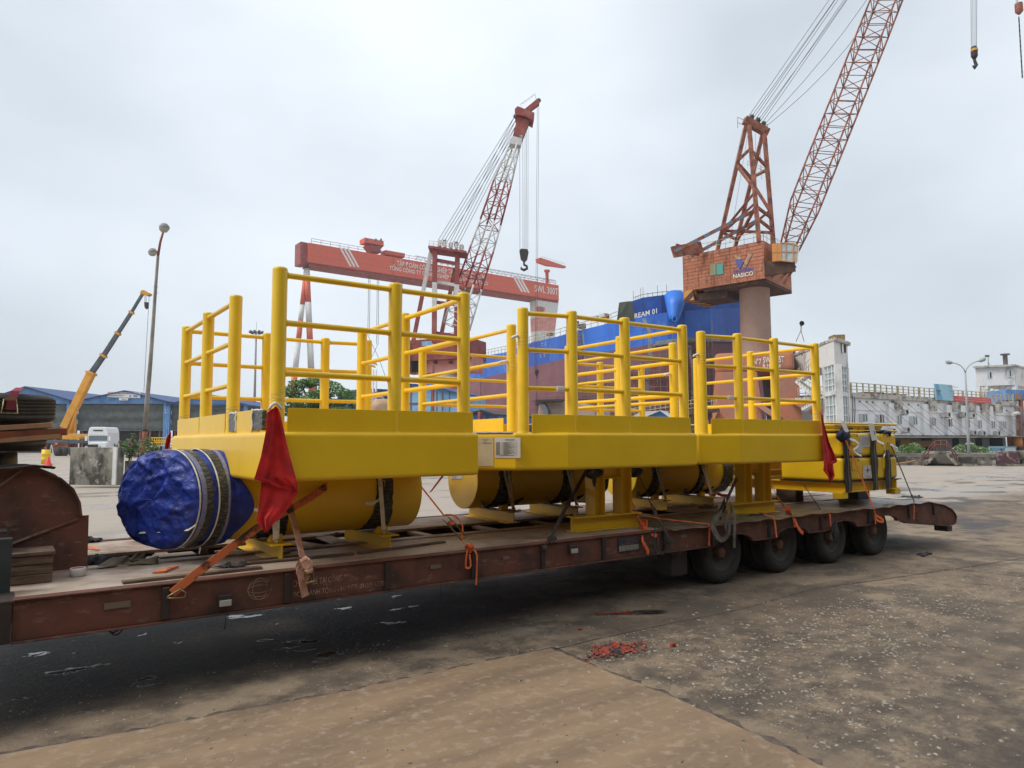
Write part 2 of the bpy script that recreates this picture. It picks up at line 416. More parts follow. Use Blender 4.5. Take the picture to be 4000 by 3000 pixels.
joint = M('dirt_filled_joint', (.055, .042, .034), .9, var=((.12, .09, .07), 14, .4, .6), bump=(60, .6, .01))
jr = random.Random(2)
def strip(name, pts_, wa, wb, z=.004):
    P = []
    for a, b_ in zip(pts_[:-1], pts_[1:]):
        a, b_ = V(a), V(b_); k = max(1, int((b_ - a).length / .05))
        for i in range(k): P.append(a + (b_ - a) * (i / k))
    P.append(V(pts_[-1])); m = MB()
    L, Rr = [], []
    for i, p in enumerate(P):
        d = (P[min(i + 1, len(P) - 1)] - P[max(i - 1, 0)]).normalized(); nn = V((-d.y, d.x))
        w1 = jr.uniform(wa, wb); w2 = jr.uniform(wa, wb) * .4
        L.append(V((p.x + nn.x * w1, p.y + nn.y * w1, z))); Rr.append(V((p.x - nn.x * w2, p.y - nn.y * w2, z)))
    n_ = len(P)
    m.add(L + Rr, [(i, i + n_, i + n_ + 1, i + 1) for i in range(n_ - 1)])
    return tag(m.build(name, joint), kind='structure')
strip('slab_joint', edge[:-1], .015, .09)
gj = lambda px, py: (atZ(px, py).x, atZ(px, py).y)
strip('ground_joint', [gj(3180, 2300), gj(3420, 2268), (gj(3720, 2225)), gj(4000, 2180), gj(4300, 2140)], .004, .022)
strip('ground_joint', [gj(3500, 2200), gj(3720, 2222), gj(3850, 2240), gj(4200, 2270)], .003, .014)
strip('ground_joint', [gj(2140, 2545), gj(2320, 2500), gj(2650, 2430), gj(2900, 2380), gj(3180, 2300)], .002, .014)
# loose stones bedded in the worn concrete (nobody could count them)
stone = M('grey_white_stones', (.35, .31, .25), .75, var=((.15, .115, .08), 11, .44, .56), bump=(60, .4, .004))
st = MB(); sr = random.Random(11)
def pebble(mb, x, y, z, s, r):
    a = r.uniform(0, 6.28); k = 5; ca, sa = math.cos(a), math.sin(a); e = r.uniform(.30, .65)
    ring = []
    for i in range(k):
        t = 6.283 * i / k; q = r.uniform(.75, 1.15)
        u_, v_ = math.cos(t) * s * q, math.sin(t) * s * e * q
        ring.append((x + u_ * ca - v_ * sa, y + u_ * sa + v_ * ca, z))
    h = s * r.uniform(.18, .4)
    top = [(x + (p[0] - x) * .6, y + (p[1] - y) * .6, z + h * r.uniform(.7, 1.1)) for p in ring]
    mb.add(ring + top, [list(range(k, 2 * k))] + [[i, (i + 1) % k, (i + 1) % k + k, i + k] for i in range(k)])
def dens(x, y):
    d = .10
    for cx, cy, sx, sy, wt in ((4.25, 4.2, .55, .28, 1.9), (4.7, 3.75, .5, .35, 1.2), (4.3, 3.3, .45, .4, 1.3), (5.4, 3.6, .6, .3, .9), (6.6, 3.75, 1.0, .35, 1.4), (6.0, 3.1, .8, .35, 1.3), (4.1, 2.6, .4, .6, 1.2), (7.6, 3.3, 1.0, .4, 1.0), (5.2, 2.5, .9, .5, .7), (9.0, 3.6, 1.2, .5, .5)):
        d += wt * math.exp(-((x - cx) / sx) ** 2 - ((y - cy) / sy) ** 2)
    return d
n_ = 0
while n_ < 11000:
    x, y = sr.uniform(3.0, 11.5), sr.uniform(1.2, 5.4)
    if sr.random() * 1.9 > dens(x, y): continue
    if x < 3.66 and y < 4.58: continue
    q = sr.random() ** 2.6
    pebble(st, x, y, .0005, .003 + .021 * q * q ** .3, sr); n_ += 1
for _ in range(1100):
    x, y = sr.uniform(-.3, 3.6), sr.uniform(1.5, 4.5)
    pebble(st, x, y, .0185, .0025 + .017 * sr.random() ** 5, sr)
for _ in range(1800):
    x = sr.uniform(-.3, 3.9); pebble(st, x, 4.62 + sr.random() ** 2 * 1.0, .0005, .0025 + .011 * sr.random() ** 3, sr)
tag(st.build('gravel', stone), 'pale loose stones scattered over the worn brown concrete', kind='stuff')
# crushed red brick
brick = M('broken_red_brick', (.34, .062, .032), .85, var=((.05, .045, .05), 16, .50, .54), bump=(50, .4, .004))
bk = MB(); br = random.Random(5)
bc = atZ(2400, 2545, 0)
for _ in range(330):
    x = bc.x + br.gauss(0, .13); y = bc.y + br.gauss(0, .07); s = br.uniform(.003, .015)
    ax = V((br.uniform(-1, 1), br.uniform(-1, 1), br.uniform(-.4, .4))).normalized(); ay = ax.orthogonal().normalized(); az = ax.cross(ay)
    bk.obox((x, y, .008 + br.random() * .01), ax * s, ay * s * br.uniform(.4, .9), az * s * br.uniform(.3, .6))
tag(bk.build('brick_rubble', brick), 'small heap of crushed red brick on the worn concrete', kind='stuff')
for i, (px, py, lab) in enumerate(((2628, 2528, 'single red brick lump right of the crushed brick heap'), (2265, 2460, 'small red brick crumb behind the crushed brick heap'))):
    p = atZ(px, py, 0)
    o = MB().box(p.x - .022, p.x + .022, p.y - .016, p.y + .016, 0, .034 if i == 0 else .014).build('brick_piece', brick, base=p, bevel=.004)
    tag(o, lab, 'brick')
# worn broom lying on the ground
p0, p1 = atZ(2325, 2396, .02), atZ(2590, 2388, .02)
t = thing('broom', 'worn dark twig broom lying on the ground in front of the trailer wheels', 'broom', (p0.x, p0.y, 0))
d = p1 - p0
MB().tube([p0, p0 + d * .5], .011, 8).build('handle', woodred, t)
mb = MB()
for i in range(60):
    a = p0 + d * br.uniform(.35, .55) + V((0, 0, br.uniform(-.006, .012)))
    e = p0 + d * br.uniform(.8, 1.03) + V((br.uniform(-.03, .03), br.uniform(-.035, .035), br.uniform(-.012, .012)))
    mb.tube([a, (a + e) / 2 + V((0, 0, .006)), e], .0022, 4)
mb.build('bristles', darksteel, t)
for q in (.3, .42, .52):
    MB().tube([p0 + d * q, p0 + d * (q + .02)], .0145, 8).build('binding', redflag, t)
# ------------------------------------------------------------ lowboy trailer
DK = .717                                   # deck height
TY0, TY1 = 5.28, 8.04
trailer = thing('flatbed_trailer', 'long rusty brown lowboy trailer carrying the yellow platforms, four axles at its right end', 'trailer', (6, 6.6, 0))
AX = [6.90, 8.05, 9.22, 10.36]
def side_profile():
    top = [(.09, DK - .004), (11.3, DK - .02), (11.75, .69), (12.25, .62), (12.5, .545), (12.62, .47), (12.67, .40), (12.62, .31), (12.5, .29)]
    bot = [(12.3, .30), (11.0, .435)]
    for a in AX[::-1]:
        c = a + .04
        bot += [(c + .42, .485)]
        for k in range(9):
            t = math.pi * k / 8
            bot.append((c + .34 * math.cos(t), .49 + .10 * math.sin(t)))
        bot += [(c - .42, .485)]
    bot += [(.09, .475)]
    return top, bot
top, bot = side_profile()
for Y, sgn in ((TY0 + .02, 1), (TY1 - .02, -1)):
    mb = MB().prism([(x, Y, z) for x, z in top + bot], (0, .012 * sgn, 0))
    for a, b_ in zip(top[:-1], top[1:]):
        mb.bar((a[0], Y + .028 * sgn, a[1] + .006), (b_[0], Y + .028 * sgn, b_[1] + .006), .10, .012)
    for a, b_ in zip(bot[:-1], bot[1:]):
        mb.bar((a[0], Y + .0 * sgn, a[1] - .006), (b_[0], Y + .0 * sgn, b_[1] - .006), .06, .012)
    mb.build('side_beam', redbrown, trailer, bevel=(.003, 1))
for px in (651, 1124, 1514, 1851, 2122, 2361, 2600, 2790):
    x = atY(px, 2250, TY0).x
    MB().box(x - .022, x + .022, TY0 - .012, TY0 + .0198, .488, .700).build('side_rib', darksteel, trailer, bevel=(.004, 1))
for x in (7.62, 8.75, 9.95, 11.1, 11.9):
    MB().box(x - .02, x + .02, TY0 - .008, TY0 + .0198, .49, .66).build('side_rib', darksteel, trailer, bevel=(.004, 1))
# end cap at the front corner of the side beam
MB().box(-.0, .088, TY0 - .01, TY0 + .16, .47, .700).box(-.02, .10, TY0 - .01, TY0 + .3, .7005, .722).build('front_corner', darksteel, trailer, bevel=.004)
# deck plates
def chequer(name, x0, x1, y0, y1, z, mat):
    mb = MB().box(x0, x1, y0, y1, z - .008, z)
    return mb.build(name, mat, trailer)
deckplate = M('chequer_plate', (.44, .35, .275), .5, metal=.1, var=((.24, .16, .11), 1.7, .46, .66), var2=((.55, .47, .39), 6, .55, .72), rvar=.7)
n, l = deckplate.node_tree.nodes, deckplate.node_tree.links
tco = n.new('ShaderNodeTexCoord'); vor = n.new('ShaderNodeTexVoronoi'); vor.inputs['Scale'].default_value = 34; vor.inputs['Randomness'].default_value = 0
mpp = n.new('ShaderNodeMapping'); mpp.inputs['Rotation'].default_value = (0, 0, R(45)); mpp.inputs['Scale'].default_value = (1, .8, 1)
l.new(tco.outputs['Object'], mpp.inputs[0]); l.new(mpp.outputs[0], vor.inputs['Vector'])
bmp = n.new('ShaderNodeBump'); bmp.inputs['Strength'].default_value = .7; bmp.inputs['Distance'].default_value = .006; bmp.invert = True
l.new(vor.outputs['Distance'], bmp.inputs['Height']); l.new(bmp.outputs[0], n['Principled BSDF'].inputs['Normal'])
chequer('deck_plate', -.6, 5.9, TY0 + .07, 6.24, DK - .001, deckplate)
chequer('deck_plate', 5.91, 11.7, TY0 + .07, 6.24, DK - .004, deckmat)
chequer('deck_plate', -.6, 11.7, 7.08, TY1 - .07, DK - .002, deckmat)
chequer('deck_plate', 7.4, 11.7, 6.36, 6.96, DK - .003, deckmat)
# edge strips
MB().bar((-.6, 6.30, DK - .003), (11.7, 6.30, DK - .003), .12, .03).bar((-.6, 7.02, DK - .003), (11.7, 7.02, DK - .003), .12, .03).build('deck_rail', deckmat, trailer, bevel=.003)
MB().box(-.6, 11.7, 6.25, 6.27, .42, .700).box(-.6, 11.7, 6.18, 6.34, .40, .42).box(-.6, 11.7, 7.05, 7.07, .42, .700).box(-.6, 11.7, 6.98, 7.14, .40, .42).build('main_beam', redbrown, trailer)
x = .35
while x < 11.6:
    MB().bar((x, 6.365, DK - .03), (x, 6.955, DK - .03), .10, .03).build('cross_member', deckmat, trailer, bevel=.003)
    MB().bar((x + .3, TY0 + .06, DK - .07), (x + .3, 6.24, DK - .07), .05, .10).bar((x + .3, 7.08, DK - .07), (x + .3, TY1 - .06, DK - .07), .05, .10).build('outrigger', redbrown, trailer)
    x += .82 if x < 7 else 1.15
MB().box(2.0, 7.2, 6.40, 6.92, .44, .45).build('belly_plate', darksteel, trailer)
# beaver tail
mb = MB()
tp = [(11.71, .70), (12.0, .665), (12.25, .62), (12.45, .56), (12.6, .47)]
for a, b_ in zip(tp[:-1], tp[1:]):
    for k in range(3):
        q0 = k / 3; q1 = q0 + .30
        xa, za = a[0] + (b_[0] - a[0]) * q0, a[1] + (b_[1] - a[1]) * q0
        xb, zb = a[0] + (b_[0] - a[0]) * q1, a[1] + (b_[1] - a[1]) * q1
        mb.bar((xa, 6.66, za + .012), (xb, 6.66, zb + .004), 2.6, .02)
mb.build('ramp_tail', darksteel, trailer)
MB().box(12.35, 12.5, 5.29, 5.5, .20, .285).build('tail_lamp_box', darksteel, trailer, bevel=.005)
# wheels
tyre_prof = []
def make_wheel(x, y0, sgn):
    """one wheel; its outer face at y0, body going to +y for sgn=1"""
    r = .355; W_ = .235
    prof = [(.21, .03), (.24, .008), (.30, .0), (.335, .018), (.352, .045), (.355, .07)]
    for k in range(5):
        z = .07 + (W_ - .14) * k / 4
        prof += [(.355, z), (.355, z + .012), (.346, z + .014), (.346, z + .020)]
    prof += [(.355, W_ - .06), (.352, W_ - .04), (.335, W_ - .015), (.30, W_), (.24, W_ - .01), (.21, W_ - .03)]
    ax = (V((1, 0, 0)), V((0, 0, 1)), V((0, sgn, 0)))
    rim = MB().lathe((x, y0, r), [(.02, .09), (.10, .09), (.135, .075), (.16, .06), (.185, .055), (.20, .035), (.215, .022), (.222, .03), (.205, .06), (.2, W_ - .04)], 28, ax).build('wheel', darksteel, trailer)
    MB().lathe((x, y0, r), prof, 36, ax).build('tyre', rubber, rim)
    hb = MB().lathe((x, y0, r), [(.0, .02), (.05, .02), (.062, .03), (.065, .092)], 16, ax)
    for k in range(10):
        t = 6.283 * k / 10; hb.lathe((x + .112 * math.cos(t), y0, r + .112 * math.sin(t)), [(.0, .068), (.011, .068), (.011, .09)], 6, ax)
    hb.build('hub', rust, rim)
for a in AX:
    make_wheel(a, 5.40, 1); make_wheel(a, 5.67, 1); make_wheel(a, 7.92, -1); make_wheel(a, 7.65, -1)
    MB().tube([(a, 5.5, .355), (a, 7.8, .355)], .06, 10).build('axle', darksteel, trailer)
    MB().bar((a - .3, 6.05, .42), (a + .3, 6.05, .42), .08, .06).bar((a - .3, 7.25, .42), (a + .3, 7.25, .42), .08, .06).build('leaf_spring', darksteel, trailer)
# landing block by the first wheel and hoses
MB().box(6.02, 6.28, 5.42, 5.62, .18, .47).build('support_leg', darksteel, trailer, bevel=.006)
for px, py, L in ((445, 2440, .25), (962, 2290, .13)):
    p = atY(px, py, 5.35)
    MB().tube([p + V((-.08 + .16 * k / 8, 0, .05 - .10 * math.sin(math.pi * k / 8))) for k in range(9)], .005, 6).tube([p + V((-.07 + .17 * k / 8, .01, .05 - .12 * math.sin(math.pi * k / 8))) for k in range(9)], .004, 6).build('hose', black, trailer)
for px, py, L in ((880, 2400, .10), (1720, 2275, .17), (2228, 2205, .16), (2413, 2205, .08), (1503, 2300, .04), (3400, 2045, .06), (3660, 2060, .05)):
    p = atY(px, py, TY0 - .004)
    MB().tube([p, p + V((.004, 0, -L * .5)), p + V((-.002, 0, -L))], .0035, 5).tube([p + V((-.015, 0, .0)), p + V((.0, 0, .012)), p + V((.015, 0, -.004)), p + V((.02, 0, -.03))], .003, 5).build('tie_wire', black, trailer)
# marker lamps, reflectors
lampglass = M('clear_lamp_glass', (.42, .40, .36), .25)
for px, py in ((876, 2345), (2235, 2145)):
    p = atY(px, py, TY0)
    lm = MB().box(p.x - .045, p.x + .045, TY0 - .03, TY0 + .018, p.z - .04, p.z + .04).build('marker_lamp', darksteel, trailer, bevel=.006)
    MB().box(p.x - .04, p.x + .04, TY0 - .042, TY0 - .031, p.z - .034, p.z + .008).build('lens', lampglass, lm, bevel=.004)
reflm = M('dull_reflector', (.17, .13, .09), .5)
for px, py, w_, h_ in ((460, 2365, .075, .02), (1705, 2214, .05, .016), (1980, 2180, .035, .014), (2675, 2095, .05, .014)):
    p = atY(px, py, TY0)
    MB().box(p.x - w_, p.x + w_, TY0 + .012, TY0 + .0195, p.z - h_, p.z + h_).build('reflector', reflm, trailer)
# lettering painted on the side beam
fx = V((1, 0, 0)); fz = V((0, 0, 1))
def side_text(s, px0, px1, ytop, ybot, mat=lettergrey):
    a = atY(px0, ybot, TY0 + .0195); b_ = atY(px1, ybot, TY0 + .0195); c = atY(px0, ytop, TY0 + .0195)
    text_mesh('lettering', s, a, fx, fz, b_.x - a.x, c.z - a.z, mat, trailer)
side_text('CHO THUÊ TẠI CÔNG TY', 1142, 1365, 2262, 2300)
side_text('VIỆT PHÁT', 1378, 1500, 2228, 2262, M('shadow_lettering', (.10, .05, .04), .8))
side_text('ĐC: THÀNH TÔNG - HP * ĐT: 0913.566.530', 1143, 1500, 2308, 2334)
mb = MB()                                   # faded globe emblem
p = atY(1015, 2300, TY0 + .019)
for q in range(4):
    rx, rz = (.085, .075) if q == 0 else ((.085, .028), (.05, .075), (.085, .055))[q - 1]
    mb.tube([(p.x + rx * math.cos(6.283 * k / 28), p.y - .001, p.z + rz * math.sin(6.283 * k / 28)) for k in range(28)], .0016, 4, closed=True)
mb.build('emblem', lettergrey, trailer)
# sign plate
a, b_ = atY(2418, 2160, TY0), atY(2500, 2100, TY0)
pl = MB().box(a.x, b_.x, TY0 + .008, TY0 + .0195, a.z, b_.z + .01).build('sign_plate', M('navy_plate', (.022, .028, .05), .6), trailer)
Wd = b_.x - a.x; Hh = b_.z + .01 - a.z
MB().box(a.x + .012, b_.x - .012, TY0 + .0055, TY0 + .0079, a.z + .01, a.z + Hh * .46).build('panel', M('cream_panel', (.30, .27, .21), .7), pl)
redl = M('red_lettering', (.38, .07, .04), .7)
text_mesh('lettering', 'CTY TNHH VẬN TẢI', V((a.x + .05, TY0 + .0075, a.z + Hh * .86)), fx, fz, Wd * .75, Hh * .08, lettergrey, pl)
text_mesh('lettering', 'AN PHÚ', V((a.x + .1, TY0 + .0075, a.z + Hh * .66)), fx, fz, Wd * .6, Hh * .16, redl, pl)
text_mesh('lettering', 'CHO THUÊ XE CẨU', V((a.x + .03, TY0 + .0075, a.z + Hh * .53)), fx, fz, Wd * .85, Hh * .08, lettergrey, pl)
text_mesh('lettering', 'ĐT: 0225.871143   HP', V((a.x + .03, TY0 + .005, a.z + Hh * .28)), fx, fz, Wd * .85, Hh * .12, ink, pl)
text_mesh('lettering', 'ĐT: 0988047 74 91202', V((a.x + .03, TY0 + .005, a.z + Hh * .08)), fx, fz, Wd * .85, Hh * .12, ink, pl)

# gooseneck
for Yg in (6.25, 7.03):
    ol = [(-2.2, 1.48), (.10, 1.485), (.24, 1.46), (.36, 1.40), (.44, 1.32), (.485, 1.22), (.50, 1.12), (.505, .725), (-2.2, .725)]
    gp = MB().prism([(x, Yg, z) for x, z in ol], (0, .015, 0)).build('gooseneck_plate', redbrown, trailer)
    mb = MB()
    for a, b_ in zip(ol[:-2], ol[1:-1]): mb.bar((a[0], Yg + .008, a[1]), (b_[0], Yg + .008, b_[1]), .10, .014)
    mb.build('flange', redbrown, gp)
    MB().bar((-.45, Yg - .006, .98), (.12, Yg - .006, 1.47), .014, .022, (0, 1, 0)).bar((-.16, Yg - .006, .86), (.48, Yg - .006, 1.10), .014, .022, (0, 1, 0)).build('stiffener', rust, gp)
MB().box(-2.2, .1, 6.27, 7.02, 1.44, 1.47).build('gooseneck_deck', redbrown, trailer)
# tall stake at the far left with its strap buckle
MB().box(-.45, -.37, 6.05, 6.13, 1.46, 2.06).build('stake_post', M('pale_painted_post', (.38, .24, .18), .6, var=((.25, .13, .09), 6, .4, .7)), trailer, bevel=.005)
# front left fittings
a = atY(14, 2080, 5.62)
MB().box(-1.2, a.x + .05, 5.58, 5.66, .45, 1.06).build('corner_post', M('dark_green_steel', (.035, .05, .05), .5, var=((.02, .025, .025), 6, .4, .7)), trailer, bevel=.008)
MB().box(-.12, .0, 5.9, 6.0, .72, 1.06).box(-.12, .05, 5.9, 6.1, 1.061, 1.075).build('corner_bracket', darksteel, trailer, bevel=.005)
lm = MB().box(-.6, -.005, 5.18, 5.3, .36, .46).build('front_bracket', darksteel, trailer, bevel=.01)
MB().box(-.05, .035, 5.10, 5.17, .33, .41).build('lens', lampglass, lm, bevel=.012)
m_ = MB(); 
for k in range(8):
    t = R(8 + 70 * k / 7)
    m_.obox((-.30 + .28 * math.sin(t), 5.15, .02 + .26 * math.cos(t) + .02), V((math.cos(t), 0, -math.sin(t))) * .022, (0, .12, 0), V((math.sin(t), 0, math.cos(t))) * .004)
m_.build('mudguard', black, trailer)

# ------------------------------------------------------------ spare tyres, planks and loose things on the gooseneck
def spare(z, r, x, y, tilt, label):
    t = thing('spare_tyre', label, 'tyre', (x, y, z), 'spare tyres stacked on the gooseneck')
    W_ = .22
    prof = [(.22, .03), (.26, .005), (.32, .0), (r - .03, .02), (r - .008, .035), (r, .05)]
    for k in range(5):
        zz = .05 + (W_ - .1) * k / 4.6
        prof += [(r, zz), (r, zz + .012), (r - .010, zz + .015), (r - .010, zz + .019)]
    prof += [(r, W_ - .05), (r - .008, W_ - .03), (r - .03, W_ - .015), (.32, W_), (.26, W_ - .006), (.22, W_ - .03), (.22, .03)]
    mb = MB().lathe((x, y, z), prof, 48)
    for q in range(len(mb.v)):               # wavy tread edges
        v = mb.v[q]; d = V((v.x - x, v.y - y)); a = math.atan2(d.y, d.x)
        if d.length > r - .012: v.z += .005 * math.sin(a * 44)
    mb.build('tread_and_wall', rubber, t)
    t.rotation_euler = (R(tilt), R(tilt * .6), 0)
    return t
spare(1.815, .385, -.06, 6.62, 1.5, 'upper spare tyre with wavy tread, lying flat on top of the stack')
spare(1.60, .36, -.08, 6.62, -1, 'lower spare tyre lying flat half hidden behind planks')
dr = MB().lathe((-.07, 6.62, 1.485), [(0, .12), (.15, .12), (.165, .10), (.17, .0)], 24).build('tyre_support', black, None, base=(-.07, 6.62, 1.485))
tag(dr, 'black round drum under the spare tyres on the gooseneck', 'drum')
for (a, b_, h, mt, lab) in (((20, 1672), (205, 1660), .035, woodlight, 'upper pale plank wedged in front of the spare tyres'), ((20, 1700), (262, 1686), .05, woodred, 'reddish brown plank between the two pale planks by the spare tyres'), ((20, 1720), (240, 1704), .035, woodlight, 'lower pale plank wedged in front of the spare tyres')):
    p0, p1 = atY(a[0], a[1], 6.22), atY(b_[0], b_[1], 6.17)
    p0 = p0 + (p0 - p1) * .8
    tag(MB().bar(p0, p1, .10, h).build('plank', mt, None, base=p0, bevel=.003), lab, 'plank', 'planks by the spare tyres')
# ratchet and strap over the upper tyre
t = thing('ratchet_strap', 'red ratchet strap with brass buckle hanging over the upper spare tyre', 'strap', (-.2, 6.2, 2.0))
pp = [atY(80, 1515, 6.35), atY(60, 1528, 6.24), atY(45, 1560, 6.215), atY(42, 1600, 6.21)]
MB().ribbon(pp, (.055, 0, 0)).build('webbing', M('maroon_webbing', (.22, .03, .05), .8), t)
q0 = atY(40, 1560, 6.19)
MB().box(q0.x - .035, q0.x + .035, q0.y - .02, q0.y, q0.z - .006, q0.z + .012).tube([q0 + V((-.035, -.01, 0)), q0 + V((-.05, -.02, -.10)), q0 + V((.05, -.02, -.10)), q0 + V((.035, -.01, 0))], .005, 6).build('buckle', zinc, t)
# weathered mats sticking out on the gooseneck top
mb = MB().grid(lambda u, v: (-.3 + .62 * u, 6.15 + .5 * v, 1.497 + .012 * math.sin(9 * u + 4 * v) - .05 * max(0, u - .7)), 10, 5)
tag(mb.build('rubber_mat', darkweb, None, base=(0, 6.4, 1.5), solid=.008), 'grey black mat fraying over the gooseneck edge under the drum', 'mat')
# wooden crate and tape roll
p0 = atZ(90, 2280, DK)
t = thing('wooden_crate', 'dark weathered wooden crate standing on the trailer front deck', 'crate', (p0.x + .15, 5.95, DK))
cx0, cx1 = -.02, .315
for k in range(3):
    MB().box(cx0, cx1, 5.84, 5.86, DK + .003 + k * .062, DK + .06 + k * .062).build('slat', wood, t, bevel=.003)
MB().box(cx0, cx1, 5.861, 6.12, DK + .003, DK + .18).build('body', wood, t)
MB().box(cx0 - .01, cx1 + .01, 5.82, 6.14, DK + .190, DK + .212).build('lid', wood, t, bevel=.003)
c0 = atZ(305, 2252, DK)
t = thing('tape_roll', 'white roll of tape lying on the trailer deck beside the gooseneck', 'tape', (c0.x, c0.y + .03, DK))
MB().lathe((c0.x, c0.y + .03, DK), [(.042, .002), (.048, .0), (.052, .004), (.052, .054), (.048, .058), (.042, .056)], 24).build('tape', paper, t)
MB().lathe((c0.x, c0.y + .03, DK), [(.041, .001), (.041, .056), (.036, .056), (.036, .001)], 24).build('core', redl, t)
# debris on the deck
rag('rag', atZ(340, 2120, DK), (.22, .12, .06), clothdark, 'dark grey rag heaped on the far deck plate beside the gooseneck', seed=2)
p = [atZ(318, 2142, DK + .01), atZ(350, 2136, DK + .02), atZ(385, 2144, DK + .012)]
tag(MB().ribbon(p, (.01, .05, .01)).build('strap_scrap', orange_dirty, None, base=p[0]), 'short orange strap scrap on the far deck plate beside the gooseneck', 'strap')
rag('rag', atZ(355, 2212, DK - .02), (.26, .2, .09), clothdark, 'bundle of dark rags in the deck opening next to the gooseneck', seed=3)
rag('rag', atZ(500, 2205, DK), (.42, .25, .08), clothkhaki, 'khaki tarpaulin heap lying across the deck opening', seed=4)
p = atZ(545, 2190, DK)
tag(MB().box(p.x - .09, p.x + .13, p.y - .14, p.y + .10, DK - .002, DK + .014).build('steel_scrap', deckmat, None, base=p, bevel=.003), 'flat steel offcut beside the khaki tarpaulin in the deck opening', 'steel plate')
p = atZ(672, 2172, DK)
tag(MB().box(p.x - .14, p.x + .17, p.y - .12, p.y + .07, DK - .002, DK + .016).build('steel_scrap', deckmat, None, base=p, bevel=.003), 'wide steel offcut under the blue tarpaulin end of the pipe', 'steel plate')
p = atZ(795, 2165, DK)
tag(MB().prism([(p.x - .03, p.y, DK), (p.x + .04, p.y, DK), (p.x + .03, p.y, DK + .11), (p.x + .06, p.y, DK + .125), (p.x - .05, p.y, DK + .125), (p.x - .01, p.y, DK + .11)], (0, .06, 0)).build('steel_bracket', deckmat, None, base=p, bevel=.003), 'small pale steel bracket standing on the deck under the blue tarpaulin', 'bracket')
p = [atZ(600, 2236, DK + .006), atZ(650, 2226, DK + .016), atZ(697, 2212, DK + .01)]
tag(MB().ribbon(p, [(.02, .03, 0), (.02, .07, .01), (.01, .03, 0)], .012).build('strap_scrap', orange_dirty, None, base=p[1]), 'torn orange strap scrap lying on the near chequer plate', 'strap')
rag('rag', atZ(905, 2215, DK), (.24, .14, .035), clothdark, 'flat black rag on the near deck plate below the yellow cradle', seed=5)
def lath(a, b_, w_, h_, mt, lab, z=DK):
    p0, p1 = atZ(a[0], a[1], z + h_ / 2), atZ(b_[0], b_[1], z + h_ / 2)
    tag(MB().bar(p0, p1, w_, h_).build('timber_lath', mt, None, base=p0, bevel=.003), lab, 'timber')
lath((478, 2274), (1020, 2216), .07, .02, wood, 'long flat timber lath along the near edge of the front deck', DK)
lath((900, 2206), (1380, 2163), .06, .02, wood, 'dark timber lath on the deck between the two yellow cradles', DK)
lath((1400, 2160), (1735, 2116), .06, .018, wood, 'dark timber lath right of the second yellow cradle', DK)
lath((960, 2192), (1165, 2172), .05, .018, wood, 'short dark lath in front of the first yellow cradle', DK)
for k, (a, b_) in enumerate((((1130, 2117), (1240, 2135)), ((1265, 2098), (1330, 2122)), ((1020, 2138), (1100, 2160)), ((870, 2150), (960, 2165)))):
    lath(a, b_, .16, .015, deckmat, ['loose steel plate across the opening behind the orange strap', 'loose steel plate across the opening left of the second cradle', 'loose steel plate right of the first yellow cradle', 'loose steel plate left of the first yellow cradle'][k])
rag('netting', atZ(1325, 2092, DK), (.30, .12, .03), clothkhaki, 'pale heap of netting in the deck opening behind the second cradle', seed=8)
rag('rag', atZ(2215, 2042, DK), (.18, .12, .10), clothnavy, 'navy cloth stuffed beside the left foot of the middle support leg', seed=9)
rag('rag', atZ(1990, 1998, DK), (.3, .14, .04), clothdark, 'black rag on the far deck by the middle pipe cradle', seed=10)
rag('rag', atZ(2770, 1985, DK), (.34, .16, .07), clothkhaki, 'crumpled khaki rag left of the grey strap bundle', seed=12)
rag('rag', atZ(2960, 2016, DK), (.30, .10, .035), clothdark, 'black crumpled strip at the foot of the right support leg', seed=13)
rag('rag', atZ(3570, 1945, DK), (.34, .3, .05), clothdark, 'black mat heap at the tail end of the deck', seed=14)
# dirty plastic sheet on the rear deck, rippling over the near edge
def shf(u, v):
    x = 5.85 + 5.75 * u; y = 5.255 + 1.0 * v
    z = DK + .006 + .006 * math.sin(x * 9 + v * 4) * math.sin(x * 3.1 + v * 7) + .004 * math.sin(y * 21 + x * 5) + .012 * (.5 + .5 * math.sin(x * 1.7)) * (1 - v) * .5
    if v < .03: z -= .010 + .012 * (.5 + .5 * math.sin(x * 14)) ; y = 5.232
    return (x, y, z)
tag(MB().grid(shf, 200, 16).build('plastic_sheet', sheetgrey, None, base=(8.5, 5.8, DK)), 'dirty plastic sheet spread rippling over the rear trailer deck', 'plastic sheet')
p = atZ(3640, 2345 - 175, 0)
rag('rag', atZ(3610, 2168, 0), (.35, .14, .04), clothdark, 'dark rag lying on the ground behind the last trailer wheel', seed=15)
